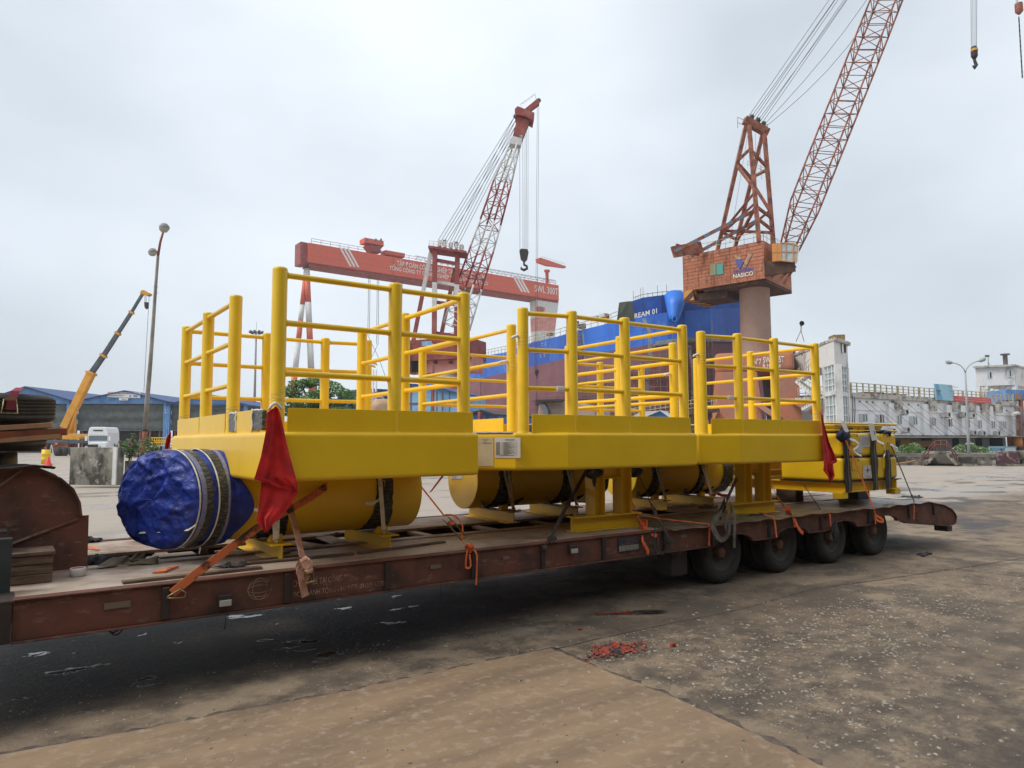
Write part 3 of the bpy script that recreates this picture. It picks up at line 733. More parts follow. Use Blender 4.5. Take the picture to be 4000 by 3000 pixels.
# ------------------------------------------------------------ yellow access platforms
# local frame: corner post c at (0,0); near edge along +x; z = 0 at the trailer deck
PZ0, PZ1 = .675, 1.028                      # hull box
PT = 2.215                                  # post tops
posts = {'c': (0, 0), 'b': (.70, 0), 'a': (1.56, 0), 'k': (1.56, 1.0), 'j': (1.56, 2.0), 'i': (1.56, 3.2), 'h': (.64, 3.2), 'g': (0, 3.2), 'f': (-.03, 2.05), 'e': (-.05, .98), 'd': (-.50, .12)}
chain1 = 'dcbakj'; chain2 = 'ihgfe'
hull = [(-.14, -.1), (1.66, -.1), (1.66, 3.3), (-.1, 3.3), (-.1, 1.75), (-.55, 1.6), (-.92, 1.2), (-.93, .52), (-.62, .08)]
def make_platform():
    root = thing('access_platform', None, 'platform', (0, 0, 0), 'yellow access platforms on the trailer')
    MB().prism([(x, y, PZ0) for x, y in hull], (0, 0, PZ1 - PZ0)).build('deck_box', yellow, root, bevel=(.034, 4))
    for k, (x, y) in posts.items():
        mb = MB().lathe((x, y, 0), [(0, PT + .004), (.03, PT + .004), (.046, PT), (.0525, PT - .008), (.0535, PT - .02), (.0535, PZ1 + .02), (.062, PZ1 - .002)], 24)
        mb.build('post', yellow_rail, root)
    for ch in (chain1, chain2):
        for p, q in zip(ch[:-1], ch[1:]):
            a, b_ = V(posts[p] + (0,)), V(posts[q] + (0,)); d = (b_ - a).normalized()
            for z in (2.165, 1.815, 1.448):
                a2, b2 = a + d * .046, b_ - d * .046
                A, B = V((a2.x, a2.y, z)), V((b2.x, b2.y, z))
                MB().tube([A, A + d * .010, A + d * .018, B - d * .018, B - d * .010, B], [.029, .027, .0225, .0225, .027, .029], 12).build('rail', yellow_rail, root)
    # toe boards, one plate per bay, set outside the posts
    def toe(A, B, z0=PZ1 - .005, z1=1.198, mat=yellow):
        a, b_ = V(A + (0,)), V(B + (0,)); d = (b_ - a).normalized()
        MB().bar(V((a.x, a.y, (z0 + z1) / 2)), V((b_.x, b_.y, (z0 + z1) / 2)), .010, z1 - z0).build('toe_board', mat, root, bevel=(.002, 1))
    o = -.052
    toe((-.56 + .10, .035), (-.028, o)); toe((.0, o), (.685, o)); toe((.715, o), (1.60, o))
    xr = 1.56 + .052
    toe((xr, -.045), (xr, .985)); toe((xr, 1.015), (xr, 1.97)); toe((xr, 2.35), (xr, 2.78))
    yb = 3.252
    toe((.55 + .95, yb), (.655, yb)); toe((.627, yb), (-.06, yb))
    toe((-.085, 3.19), (-.10, 2.06)); toe((-.10, 2.04), (-.105, 1.06))
    # wrapped hinge plates on both sides of the gap in the right-hand side
    for y0, y1 in ((2.10, 2.34), (2.80, 3.05)):
        MB().box(xr - .03, xr + .006, y0, y1, PZ1 + .012, 1.188).build('hinge_wrap', wrapfilm, root, bevel=(.008, 2))
        MB().tube(crumple([(xr + .010, y0 if y0 > 2.5 else y1, PZ1 + z_) for z_ in (0, .03, .06, .09, .12, .15, .175)], .006, 3), .007, 6).tube(crumple([(xr, y0 + (y1 - y0) * q, 1.192) for q in (0, .2, .4, .6, .8, 1)], .004, 5), .007, 6).build('film_edge', whiteplastic, root)
    # supporting leg frame on the near side
    lg = MB().ibeam((.38, .52, .078), (1.33, .52, .078), .156, .17).build('foot_beam', yellow, root, bevel=(.002, 1))
    for x in (.755, 1.15):
        MB().ibeam((x, .56, .157), (x, .56, PZ0 + .004), .15, .15, up=(1, 0, 0), t=.011).build('leg_column', yellow, root)
    MB().ibeam((.84, .56, .60), (1.065, .56, .60), .13, .12).build('cross_brace', yellow, root)
    # pontoon pipe on its cradles
    pc = V((0, 2.04, .505)); pr = .355
    pipe = MB().tube([(-.05, pc.y, pc.z), (1.95, pc.y, pc.z)], pr, 64).build('pipe', yellow, root, bevel=(.006, 2))
    # weld bead where the pipe enters the hull
    for X in (1.662, -.102):
        MB().tube([(X, pc.y + pr * math.cos(t), pc.z + pr * math.sin(t)) for t in [R(28 + 124 * k / 24) for k in range(25)]], .008, 6).build('weld', yellow_pale, root)
    for x in (.33, 1.28):
        cr_ = MB().ibeam((x, 1.50, .068), (x, 2.52, .068), .135, .17).build('cradle_beam', yellow, root, bevel=(.002, 1))
        for yy in (1.80, 2.26):
            MB().prism([(x - .05, yy, .137), (x - .05, yy + .10 * (1 if yy > 2 else -1), .137), (x - .05, yy + .10 * (1 if yy > 2 else -1), .20)], (.10, 0, 0)).build('chock', yellow, cr_)
        mb = MB()
        for k in range(48):
            t0, t1 = 6.2832 * k / 48, 6.2832 * (k + 1) / 48
            jag = .005 * math.sin(k * 2.7) + .003 * math.sin(k * 5.1)
            wd = .08 + .055 * max(0, -math.sin(t0)) ** 2
            j2 = .005 * math.sin((k + 1) * 2.7) + .003 * math.sin((k + 1) * 5.1)
            wd2 = .08 + .055 * max(0, -math.sin(t1)) ** 2
            rr = pr + .005
            mb.add([(x - wd + jag, pc.y + rr * math.cos(t0), pc.z + rr * math.sin(t0)), (x + wd + jag, pc.y + rr * math.cos(t0), pc.z + rr * math.sin(t0)), (x + wd2 + j2, pc.y + rr * math.cos(t1), pc.z + rr * math.sin(t1)), (x - wd2 + j2, pc.y + rr * math.cos(t1), pc.z + rr * math.sin(t1))], [(0, 1, 2, 3)], True)
        mb.build('rubber_wrap', wrapfilm, pipe, solid=.006)
        # dark tongues of wrap sticking out under the pipe
        for sx in (-1, 1):
            pts_ = [(x + sx * .10, pc.y - .10 * 1, pc.z - pr + .0), (x + sx * .22, pc.y - .20, pc.z - pr + .04), (x + sx * .30, pc.y - .30, pc.z - pr + .11)]
            MB().ribbon(pts_, [(0, .16, 0), (0, .10, .02), (0, .01, .01)], .006).build('wrap_tongue', black, pipe)
        for yy, s_ in ((1.56, -1), (2.46, 1)):
            # lashing from the cradle lug up over the pipe
            top_ = []
            for k in range(7):
                t = R(180 + (-4 - 14 * k)) if s_ < 0 else R(4 + 14 * k)
                top_.append(V((x + .045, pc.y + (pr + .012) * math.cos(t), pc.z + (pr + .012) * math.sin(t))))
            base_ = V((x + .035, yy, .15))
            MB().ribbon([base_, base_ + (top_[0] - base_) * .5] + top_, (.040, 0, 0), .003).build('lashing', whiteweb, pipe)
            if s_ < 0 or x > 1:
                t2 = [p + V((-.05, 0, 0)) for p in top_]
                MB().ribbon([base_ + V((-.01, -.004, 0)), base_ + (t2[0] - base_) * .5, *t2], (.032, 0, 0), .003).build('lashing', whiteweb, pipe)
            MB().tube([(x + .015, yy, .139), (x + .015, yy, .172), (x + .055, yy, .172), (x + .055, yy, .139)], .005, 6).build('lug', zinc, cr_)
        # buckle and loose tail
    for x, yy, s_ in ((.33, 1.56, -1), (1.28, 1.56, -1), (1.28, 2.5, 1), (.33, 2.5, 1)):
        yb_ = pc.y + s_ * (pr + .03)
        q = V((x + .04, yb_, .58))
        MB().tube([q + V((-.024, 0, -.02)), q + V((.024, 0, -.02)), q + V((.024, 0, .03)), q + V((-.024, 0, .03))], .005, 6, closed=True).build('buckle', zinc, pipe)
        if x < 1 or s_ > 0:
            tl = [q, q + V((.02, s_ * .03, -.09)), q + V((.06, s_ * .05, -.14)), q + V((.12, s_ * .05, -.17)), q + V((.17, s_ * .03, -.16)), q + V((.16, s_ * .02, -.13))]
            MB().ribbon(tl, [(.004, .02, .02), (.004, .02, .02), (.004, .012, .022), (0, .01, .024), (0, .01, .024), (0, .01, .022)], .002).build('strap_tail', whiteweb, pipe)
    # wrapped latch handles at the gate
    for nm, h0, dx in (('d', 1.93, -.13), ('e', 1.80, -.16)):
        x, y = posts[nm]
        mb = MB().tube(crumple([(x - .04, y, h0), (x - .07, y, h0 + .01), (x + dx + .02, y + .01, h0 - .002), (x + dx, y + .01, h0 - .02)], .004, 6), [.012, .016, .013, .008], 8)
        mb.build('latch_handle', whiteplastic, root)
    return root
film = M('clear_film', (.6, .62, .66), .12, alpha=.20, bump=(30, 1.0, .01))
def dress(root, side):
    pass
pf = make_platform()
PLAT = []
def place(o, x, y, z, rot, label):
    o.location = (x, y, z); o.rotation_euler = (0, 0, rot); o['label'] = label; PLAT.append(o)
p2 = copy_tree(pf); p3 = copy_tree(pf)
pp1 = [o for o in pf.children if o.name.startswith('pipe')][0]          # the nearest pipe has an obliquely cut end
pp1.data = pp1.data.copy()
for v in pp1.data.vertices:
    if v.co.x > 1.5: v.co.x = 2.10 - .60 * (v.co.y - 2.04)
P1M = Matrix.Translation((3.14, 8.29, DK - .008)) @ Matrix.Rotation(math.pi, 4, 'Z')
P2M = Matrix.Translation((4.48, 5.25, DK)) @ Matrix.Rotation(R(-1.5), 4, 'Z')
P3M = Matrix.Translation((7.06, 5.25, DK)) @ Matrix.Rotation(R(-1.5), 4, 'Z')
place(pf, 3.14, 8.29, DK - .008, math.pi, 'largest and nearest yellow railed platform, its pipe end capped with blue tarpaulin')
place(p2, 4.48, 5.25, DK, R(-1.5), 'middle yellow railed platform with paper sheets taped to its left face')
place(p3, 7.06, 5.25, DK, R(-1.5), 'rightmost yellow railed platform, next to the strapped yellow boxes')
def extra(root, Mx):
    """a part built in world coordinates, hung on a placed platform"""
    inv = Mx.inverted()
    def fin(o):
        o.data.transform(inv); o.parent = root; o.location = (0, 0, 0); BASE[o] = V((0, 0, 0)); return o
    return fin
f1, f2, f3 = extra(pf, P1M), extra(p2, P2M), extra(p3, P3M)
# ---- blue tarpaulin over the left end of the first pipe
tr = random.Random(4)
pcw = P1M @ V((0, 2.04, .505))
XC = 1.02; XE = .77                                    # end of the pipe
def tarp_pt(a, s):
    """a = angle, s: 0 centre of the end face ... 1 rim ... 2 skirt edge"""
    fold = .5 + .5 * math.sin(a * 5 + 2.2 * math.sin(a * 2 + 1) + s * 2); f2_ = math.sin(a * 11 + 2 + 2 * math.sin(a * 3) + s * 4)
    if s <= 1:
        r = .375 * s
        x = XC - .60 * r * math.cos(a) - .03 - .012 * s * (1 - s) * 4 * (fold - .3) - .003 * f2_ * s
        if s > .9: x += .018
        rr = r * (1 + .008 * f2_ * s)
    else:
        q = s - 1
        near = max(0, -math.cos(a))          # towards the camera (-y)
        L = .67 + .20 * max(0, math.cos(a - R(196))) ** 5
        xr_ = XC - .60 * .375 * math.cos(a) - .01
        x = xr_ + q * (1.49 + .17 * max(0, math.cos(a - R(190))) ** 5 - xr_)
        rr = .378 + .004 * f2_ * (1 - q) + .008 * fold * (1 - abs(q - .5))
    return V((x, pcw.y + rr * math.cos(a), pcw.z + rr * math.sin(a)))
mb = MB()
NA = 200
ss = [.02 + .98 * k / 26 for k in range(27)] + [1 + k / 26 for k in range(1, 27)]
grid_ = [[tarp_pt(6.28319 * j / NA, s) for j in range(NA)] for s in ss]
mb.v = [p for row in grid_ for p in row]
for i in range(len(ss) - 1):
    for j in range(NA):
        mb.f.append([i * NA + j, i * NA + (j + 1) % NA, (i + 1) * NA + (j + 1) % NA, (i + 1) * NA + j]); mb.sm.append(True)
mb.add(grid_[0], [list(range(NA))], True)
# random creases on the tarpaulin
cre = [(V((XE, pcw.y + tr.uniform(-.4, .4), pcw.z + tr.uniform(-.4, .4))), V((0, tr.uniform(-1, 1), tr.uniform(-1, 1))).normalized(), tr.uniform(.006, .02)) for _ in range(26)]
from mathutils import noise as mnoise
for v in mb.v:
    n1 = mnoise.noise(V((v.x * 3, v.y * 4.5, v.z * 4.5))); n2 = mnoise.noise(V((v.x * 6 + 4, v.y * 11, v.z * 11)))
    rg = (1 - abs(n1) * 3.2) * .010 + (1 - abs(n2) * 3) * .005
    if (V((0, v.y - pcw.y, v.z - pcw.z))).length < .368: v.x -= rg * 1.5 + .004
    else:
        rad = V((0, v.y - pcw.y, v.z - pcw.z)).normalized(); v += rad * max(0, rg) * .8
for v in mb.v:
    for c0_, dr_, am in cre:
        rel = V((0, v.y - c0_.y, v.z - c0_.z)); al = rel.dot(dr_); dist = (rel - dr_ * al).length
        if abs(al) < .3: v.x -= am * math.exp(-(dist / .022) ** 2) * (1 - abs(al) / .3) * (.9 if (V((0, v.y - pcw.y, v.z - pcw.z))).length < .37 else 0)
tarp = f1(mb.build('tarpaulin_cover', bluetarp, None))
tarp.data.materials[0] = bluetarp
def ring_band(x, r, w_, mat, tilt=0, name='tarp_band', a0=0, a1=360):
    n_ = 48; mbb = MB(); pts_ = []
    for k in range(n_ + 1):
        t = R(a0 + (a1 - a0) * k / n_)
        pts_.append(V((x - tilt * math.cos(t), pcw.y + r * math.cos(t), pcw.z + r * math.sin(t))))
    mbb.ribbon(pts_, (w_, 0, 0), .003)
    o = f1(mbb.build(name, mat, None))
    o.parent = tarp; return o
ring_band(1.10, .398, .011, whiteweb, .15)
ring_band(1.27, .400, .011, whiteweb, .12)
ring_band(1.135, .395, .035, film, .15)
ring_band(1.185, .3945, .05, wrapfilm, .14)
ring_band(1.325, .396, .06, wrapfilm, .10)
ring_band(1.40, .395, .03, film, .06)
pa, pb = atY(520, 2083, 6.42), atY(735, 2070, 5.93)
o = f1(MB().ribbon([pa, (pa + pb) / 2 + V((-.01, 0, 0)), pb, atY(765, 2050, 5.90)], (0, .002, .014), .003).build('tarp_band', whiteweb, None)); o.parent = tarp
# ---- dark wrapped right ends of the second and third pipes
for fin, Mx in ((f2, P2M), (f3, P3M)):
    mb = MB(); rrr = random.Random(8)
    prof = [(.02, 1.99), (.2, 1.995), (.34, 1.985), (.372, 1.955), (.376, 1.85), (.368, 1.80), (.366, 1.74)]
    k = len(mb.v)
    for r_, x_ in prof:
        for j in range(60):
            t = 6.2832 * j / 60; e = 1 + .02 * math.sin(t * 11) + .01 * math.sin(t * 23)
            mb.v.append(Mx @ V((x_, 2.04 + r_ * e * math.cos(t), .505 + r_ * e * math.sin(t))))
    for i in range(len(prof) - 1):
        for j in range(60): mb.f.append([i * 60 + j, i * 60 + (j + 1) % 60, (i + 1) * 60 + (j + 1) % 60, (i + 1) * 60 + j]); mb.sm.append(True)
    fin(mb.build('end_wrap', wrapfilm, None))
# ---- papers on the middle platform's left face: world points from the hull outline
def hull_face(Mx, i, j):
    a, b_ = Mx @ V(hull[i] + (PZ0,)), Mx @ V(hull[j] + (PZ0,))
    d = (b_ - a).normalized(); nn = V((0, 0, 1)).cross(d)
    if nn.dot(CAM - a) < 0: nn = -nn
    return a, d, nn
def on_plane(px, py, o, nn):
    d = ray(px, py); return CAM + d * ((o - CAM).dot(nn) / d.dot(nn))
a, d, nn = hull_face(P2M, 7, 8)
o_ = a + nn * .004
def sheet_on(px0, py0, px1, py1, o, nn, mat, name, fin, t=.0015):
    c = [on_plane(px0, py1, o, nn), on_plane(px1, py1, o, nn), on_plane(px1, py0, o, nn), on_plane(px0, py0, o, nn)]
    return fin(MB().prism(c, nn * t).build(name, mat, None)), c
def lines_on(c, nn, rows, fin, parent, mat, x0=.06, x1=.94, th=.004):
    mb = MB()
    e = (c[1] - c[0]); f = (c[3] - c[0])
    for (y, xa, xb) in rows:
        mb.bar(c[0] + e * xa + f * y + nn * .0022, c[0] + e * xb + f * y + nn * .0022, .001, th, up=(0, 0, 1))
    o = fin(mb.build('printed_text', mat, None)); o.parent = parent; return o
inkgrey = M('grey_print', (.22, .22, .22), .7)
s1, c1 = sheet_on(1933, 1709, 2033, 1789, o_, nn, paper, 'paper_sheet', f2)
rows = [(.12, .2, .75)] + [(.17 + .052 * k, .06, .20) for k in range(12)] + [(.17 + .052 * k, .34, .34 + .2 + .3 * ((k * 7) % 5) / 5) for k in range(12)] + [(.9, .4, .78), (.85, .4, .76)]
lines_on(c1, nn, rows, f2, s1, inkgrey, th=.005)
mb = MB()
e = c1[1] - c1[0]; f = c1[3] - c1[0]
for k in range(13): mb.bar(c1[0] + e * .05 + f * (.145 + .052 * k) + nn * .0021, c1[0] + e * .87 + f * (.145 + .052 * k) + nn * .0021, .001, .0012)
for xa in (.05, .30, .87): mb.bar(c1[0] + e * xa + f * .145 + nn * .0021, c1[0] + e * xa + f * .77 + nn * .0021, .001, .0012, up=nn)
o = f2(mb.build('table_rules', inkgrey, None)); o.parent = s1
s2, c2 = sheet_on(1868, 1709, 1928, 1821, o_, nn, M('cream_paper', (.58, .50, .34), .5, var=((.5, .42, .26), 5, .4, .7)), 'paper_sheet', f2)
lines_on(c2, nn, [(.92, .2, .7), (.90, .4, .6), (.83, .3, .55), (.80, .0, .2), (.80, .32, .85), (.79, .35, .9)], f2, s2, inkgrey)
# COG label on the second pipe's left disc
Xd = (P2M @ V((-.05, 2.04, .5))).x - .004
c = [atX(1761, 1870, Xd), atX(1807, 1871, Xd), atX(1807, 1850, Xd), atX(1761, 1850, Xd)]
cg = f2(MB().prism([c[0], c[1], c[2], c[3]], (-.001, 0, 0)).build('cog_label', paper, None))
tm = text_mesh('lettering', 'C O G', c[0] + V((-.004, -.03, .012)), (0, -1, 0), fz, .10, .035, ink, trailer)
tm.data.transform(Matrix.Translation(BASE[trailer])); tm.parent = None; f2(tm); tm.parent = cg
# small printed tags on the lower rails
for fin, px0, px1, y0, y1, Mx in ((f2, 2131, 2184, 1518, 1532, P2M), (f3, 2783, 2806, 1549, 1560, P3M)):
    a = Mx @ V((-.25, .035, 0))
    P = [at(px0, y1, 7.0 if fin is f2 else 8.6), at(px1, y1, 7.0 if fin is f2 else 8.6), at(px1, y0, 7.0 if fin is f2 else 8.6), at(px0, y0, 7.0 if fin is f2 else 8.6)]
    dd = Mx.inverted() @ P[0]
    A_ = Mx @ V((-.22, .05 - .03, 1.448)); B_ = Mx @ V((-.08, .02 - .03, 1.448))
    fin(MB().bar(A_.lerp(B_, .25), A_.lerp(B_, .8), .0465, .048).build('rail_tag', paper, None, bevel=.01))
# clear film wound round some posts
for fin, Mx, nm, z0, z1 in ((f2, P2M, 'd', 1.86, 1.98), (f2, P2M, 'e', 1.72, 1.85), (f3, P3M, 'd', 1.84, 1.96), (f1, P1M, 'j', 1.20, 1.25), (f1, P1M, 'a', 1.20, 1.24), (f1, P1M, 'i', 1.19, 1.30), (f3, P3M, 'a', 1.24, 1.30)):
    x, y = posts[nm]; c = Mx @ V((x, y, 0)); rz = random.Random(3)
    mb = MB()
    for k in range(5):
        zz = z0 + (z1 - z0) * k / 4
        mb.tube([(c.x + .0565 * math.cos(R(30 * q)), c.y + .0565 * math.sin(R(30 * q)), c.z + zz + .008 * math.sin(R(30 * q) + k * 2) + .003 * rz.random()) for q in range(12)], .0022, 4, closed=True)
    fin(mb.build('stretch_film', film, None))
# white foam and film on the gate sill of the middle platform
a_, d_, n2_ = hull_face(P2M, 7, 8)
mb = MB(); rz = random.Random(9)
for k in range(14):
    q = a_ + d_ * (.02 + .5 * k / 14) + V((0, 0, PZ1 - PZ0 + .004)) - n2_ * .03
    mb.obox(q, d_ * .022, n2_ * .035, V((0, 0, .004 + .004 * rz.random())))
f2(mb.build('sill_film', whiteplastic, None))
# ------------------------------------------------------------ strapped yellow boxes on the tail
bx0, bx1, by0, by1 = 9.55, 11.10, 5.42, 6.40
bt = thing('box_stand', 'yellow steel base frame with square feet carrying the strapped yellow boxes', 'steel frame', (10.3, 6, DK))
mb = MB()
for a, b_ in (((bx0 + .06, by0 + .0, 1.0), (bx0 + .06, 7.85, 1.0)), ((bx1 - .06, by0, 1.0), (bx1 - .06, 7.85, 1.0)), ((bx0 + .131, by0 + .06, 1.0), (bx1 - .131, by0 + .06, 1.0)), ((bx0 + .131, 6.7, 1.0), (bx1 - .131, 6.7, 1.0))):
    mb = MB().ibeam(a, b_, .14, .13); mb.build('frame_beam', yellow_pale, bt, bevel=(.002, 1))
for x, y in ((bx0 + .02, by0 + .06), (bx1 - .05, by0 + .06), (bx0 + .02, 7.7), (bx1 - .05, 7.7)):
    MB().box(x - .08, x + .08, y - .07, y + .07, .85, .929).build('foot', yellow_pale, bt, bevel=.004)
for z, lab in ((1.083, 'lower yellow steel box with a COG label, strapped under its twin'), (1.432, 'upper yellow steel box with printed sheets, strapped on top of its twin')):
    t = thing('equipment_box', lab, 'box', (10.3, 5.9, z), 'strapped yellow boxes')
    MB().box(bx0, bx1, by0, by1, z, z + .332).build('body', yellow_pale, t, bevel=(.05, 4))
    for px in (3336, 3454):
        p = atY(px, 1700, by0)
        lg = MB().box(p.x - .10, p.x + .10, by0 - .012, by0 + .0, z + .15, z + .325).build('lug_plate', yellow_pale, t, bevel=.006)
        for dz in (.18, .29):
            MB().lathe((p.x + .06, by0 - .0125, z + dz), [(0, 0), (.014, 0), (.014, .003)], 12, 'y').build('bolt_hole', darksteel, lg)
tp = thing('rubber_strip', 'black rubber sheet between the two strapped yellow boxes', 'rubber', (10.3, 6, 1.42))
MB().box(bx0 + .03, bx1 + .02, by0 + .02, by1, 1.4152, 1.4318).build('sheet', black, tp)
MB().box(bx0 - .02, bx1 + .06, by0 - .02, by1, 1.0705, 1.0825).build('sheet', black, tp)
# oval guard ring and hopper on top
t = thing('guard_ring', 'yellow tubular ring over sloping hopper plates on top of the boxes', 'frame', (10.3, 5.9, 1.77))
rr = []
for cx_, cy_, a0 in ((11.25, 5.62, -90), (11.25, 6.25, 0), (9.45, 6.25, 90), (9.45, 5.62, 180)):
    for k in range(7):
        a = R(a0 + 15 * k); rr.append((cx_ + .12 * math.cos(a), cy_ + .12 * math.sin(a), 1.90))
MB().tube(rr, .016, 8, closed=True).build('ring', yellow_rail, t)
MB().tube([(p[0] if p[0] > 10 else p[0] + .1, p[1], 1.80) for p in rr], .014, 8, closed=True).build('ring', yellow_rail, t)
for x0 in (9.62, 10.28):
    w_ = .55
    hp = MB()
    A = [(x0, 5.55, 1.775), (x0 + w_, 5.55, 1.775), (x0 + w_, 6.2, 1.775), (x0, 6.2, 1.775)]
    B = [(x0 - .06, 5.52, 1.88), (x0 + w_ + .06, 5.52, 1.88), (x0 + w_ + .06, 6.25, 1.88), (x0 - .06, 6.25, 1.88)]
    hp.add(A + B, [(0, 1, 5, 4), (1, 2, 6, 5), (2, 3, 7, 6), (3, 0, 4, 7), (0, 1, 2, 3)])
    hp.build('hopper', yellow_pale, t, solid=.01)
    MB().box(x0 + .12, x0 + .42, 5.515, 5.525, 1.81, 1.84).build('rubber_pad', black, t)
# rubber strips with steel bands
for i, (px, lab) in enumerate(((3312, 'left'), (3418, 'middle'), (3470, 'right'))):
    p = atY(px, 1800, by0 - .03)
    t = thing('steel_band', ['left steel band with wavy black rubber protector round the yellow boxes', 'middle steel band with wavy black rubber protector, below a white printed tag', 'rightmost steel band with black rubber protector at the box corner'][i], 'band', (p.x, by0, 1.4), 'steel bands round the boxes')
    pts_ = [V((p.x + .009 * math.sin(k * .8 + i), by0 - .022 - .006 * math.sin(k * 1.3), 1.80 - .86 * k / 12)) for k in range(13)]
    pts_ = [V((p.x, by0 + .5, 1.79)), V((p.x, by0 + .06, 1.79))] + pts_ if i < 2 else pts_[4:]
    MB().ribbon(pts_, [V((.15 + .03 * math.sin(k * .7 + i * 2), .0, .0)) for k in range(len(pts_))], .010).build('protector', black, t)
    MB().ribbon([v + V((0, -.014, .0)) for v in pts_], (.022, 0, 0), .002).build('band', M('band_steel', (.22, .20, .17), .4, metal=.6), t)
    # loose white strap tail
    q = V((p.x + .02, by0 - .06, 1.66 if i < 2 else 1.60))
    tl = [[(0, 0, .02), (.10, -.02, .0), (.18, -.03, -.05), (.12, -.03, -.10), (.05, -.02, -.13), (.12, -.03, -.19), (.22, -.04, -.22)], [(0, 0, 0), (.06, -.02, -.03), (.13, -.03, -.05), (.17, -.03, -.12), (.16, -.03, -.2), (.13, -.02, -.24)], [(0, 0, .0), (.08, 0, -.02), (.16, 0, -.08), (.24, .0, -.10), (.22, 0, -.06), (.12, 0, -.03)]][i]
    MB().ribbon([q + V(v) for v in tl], [V((.012, .01, .03 + .006 * math.sin(k))) for k in range(len(tl))], .002).build('loose_end', whiteplastic, t)
# printed sheets
def near_sheet(px0, py0, px1, py1, Y, name, label, parent=None, skew=0):
    c = [atY(px0, py1, Y), atY(px1, py1, Y), atY(px1 - skew, py0, Y), atY(px0 - skew, py0, Y)]
    o = MB().prism(c, (0, -.002, 0)).build(name, paper, parent, base=c[0] if parent is None else None)
    if parent is None: tag(o, label, 'paper')
    return o, c
o, c = near_sheet(3360, 1698, 3398, 1746, by0 - .006, 'paper_sheet', 'creased printed sheet taped high on the upper yellow box')
for k in range(7):
    pass
mb = MB()
e_, f_ = c[1] - c[0], c[3] - c[0]
for k in range(9): mb.bar(c[0] + e_ * .12 + f_ * (.15 + .08 * k) + V((0, -.0035, 0)), c[0] + e_ * .85 + f_ * (.15 + .08 * k) + V((0, -.0035, 0)), .001, .003)
mb.build('printed_text', inkgrey, o)
near_sheet(3345, 1728, 3368, 1768, by0 - .004, 'paper_sheet', 'small blank sheet under film on the upper yellow box')
o, c = near_sheet(3371, 1817, 3406, 1868, by0 - .006, 'cog_sign', 'white paper sign reading COG on the lower yellow box')
e_, f_ = c[1] - c[0], c[3] - c[0]
ce = c[0] + e_ * .5 + f_ * .62 + V((0, -.004, 0))
MB().bar(ce - f_ * .28, ce + f_ * .3, .003, .004, up=(0, 1, 0)).bar(ce - e_ * .3, ce + e_ * .3, .003, .004).tube([ce + V((.022 * math.cos(R(30 * k)), 0, .022 * math.sin(R(30 * k)))) for k in range(12)], .002, 4, closed=True).build('centre_mark', ink, o)
text_mesh('lettering', 'COG', c[0] + e_ * .25 + f_ * .08 + V((0, -.003, 0)), e_, f_, e_.length * .5, f_.length * .12, M('brown_print', (.25, .08, .06), .7), o)
for a, b_, lab in (((3285, 1645), (3312, 1690), 'white printed tag folded over the left rubber protector'), ((3392, 1652), (3424, 1722), 'white printed tag folded over the middle rubber protector')):
    Y = by0 - .055
    c = [atY(a[0] + 14, b_[1], Y), atY(b_[0] + 4, b_[1] - 4, Y), atY(b_[0] - 12, a[1] + 3, Y + .05), atY(a[0], a[1], Y + .05)]
    o = MB().prism(c, (0, -.002, 0)).build('paper_tag', paper, None, base=c[0]); tag(o, lab, 'paper')
def bundle(name, px, py, Y, sx, sz, mat, label, seed):
    r = random.Random(seed); c = atY(px, py, Y); mb = MB(); N1, N2 = 9, 14
    def fn(u, v):
        t = 6.2832 * u; s = math.pi * v
        q = 1 + .28 * math.sin(t * 3 + seed + v * 7) * math.sin(s) + .16 * math.sin(t * 7 + v * 13 + seed)
        return c + V((sx * math.sin(s) * math.cos(t) * q, sx * .6 * math.sin(s) * math.sin(t) * q, sz * math.cos(s) * (1 + .15 * math.sin(t * 5))))
    mb.grid(fn, 36, 18)
    return tag(mb.build(name, mat, None, base=c), label, 'cloth')
bundle('cloth_pad', 3288, 1702, by0 - .03, .09, .08, clothnavy, 'navy cloth pad under the orange strap at the left box edge', 1)
bundle('cloth_pad', 3445, 1688, by0 + .05, .15, .03, clothnavy, 'navy cloth pad on the box top by the right strap', 2)
o = bundle('cloth_pad', 3474, 1694, by0 + .0, .035, .04, M('dark_red_cloth', (.2, .015, .02), .9), 'small dark red cloth at the right box corner', 3)
# second stack of yellow skids behind
t = thing('skid_stack', 'stack of yellow steel skids and pads behind the strapped boxes', 'steel frame', (9.6, 7.3, 1.0), None)
for z in (1.10, 1.20, 1.33, 1.44, 1.52):
    MB().box(9.42, 11.0, 6.65, 7.9, z, z + .022).build('ledge', yellow_pale, t, bevel=.003)
MB().box(9.62, 10.9, 6.8, 7.8, 1.08, 1.60).build('core', yellow_pale, t, bevel=.01)
MB().box(9.44, 9.50, 6.62, 6.70, 1.10, 1.50).build('rubber_pad', black, t)
# timber blocks
for a, b_, z1, mt, lab in (((3110, 1960), (3215, 1960), .85, wood, 'cracked timber block under the left side of the box frame'), ((3352, 1950), (3437, 1950), .85, black, 'black timber block under the near edge of the box frame')):
    p0 = atZ(a[0], a[1] + 4, DK)
    w_ = .20 if mt is wood else .36
    o = MB().box(p0.x, p0.x + w_, p0.y, p0.y + .34, DK + .008, z1 + .075).build('timber_block', wood if mt is wood else darksteel, None, base=(p0.x, p0.y, DK), bevel=.006)
    tag(o, lab, 'timber block', 'blocks under the box frame')
p0 = atZ(3105, 1920, .9)
o = MB().grid(lambda u, v: (10.05 - 1.0 + .26 * u + .0, 6.6 + .24 * v, 0), 1, 1)
p = atY(3130, 1890, 6.9)
o = MB().box(p.x - .12, p.x + .12, 6.75, 6.95, .93, 1.03).build('rubber_pad', black, None, base=(p.x, 6.8, .93), bevel=.01)
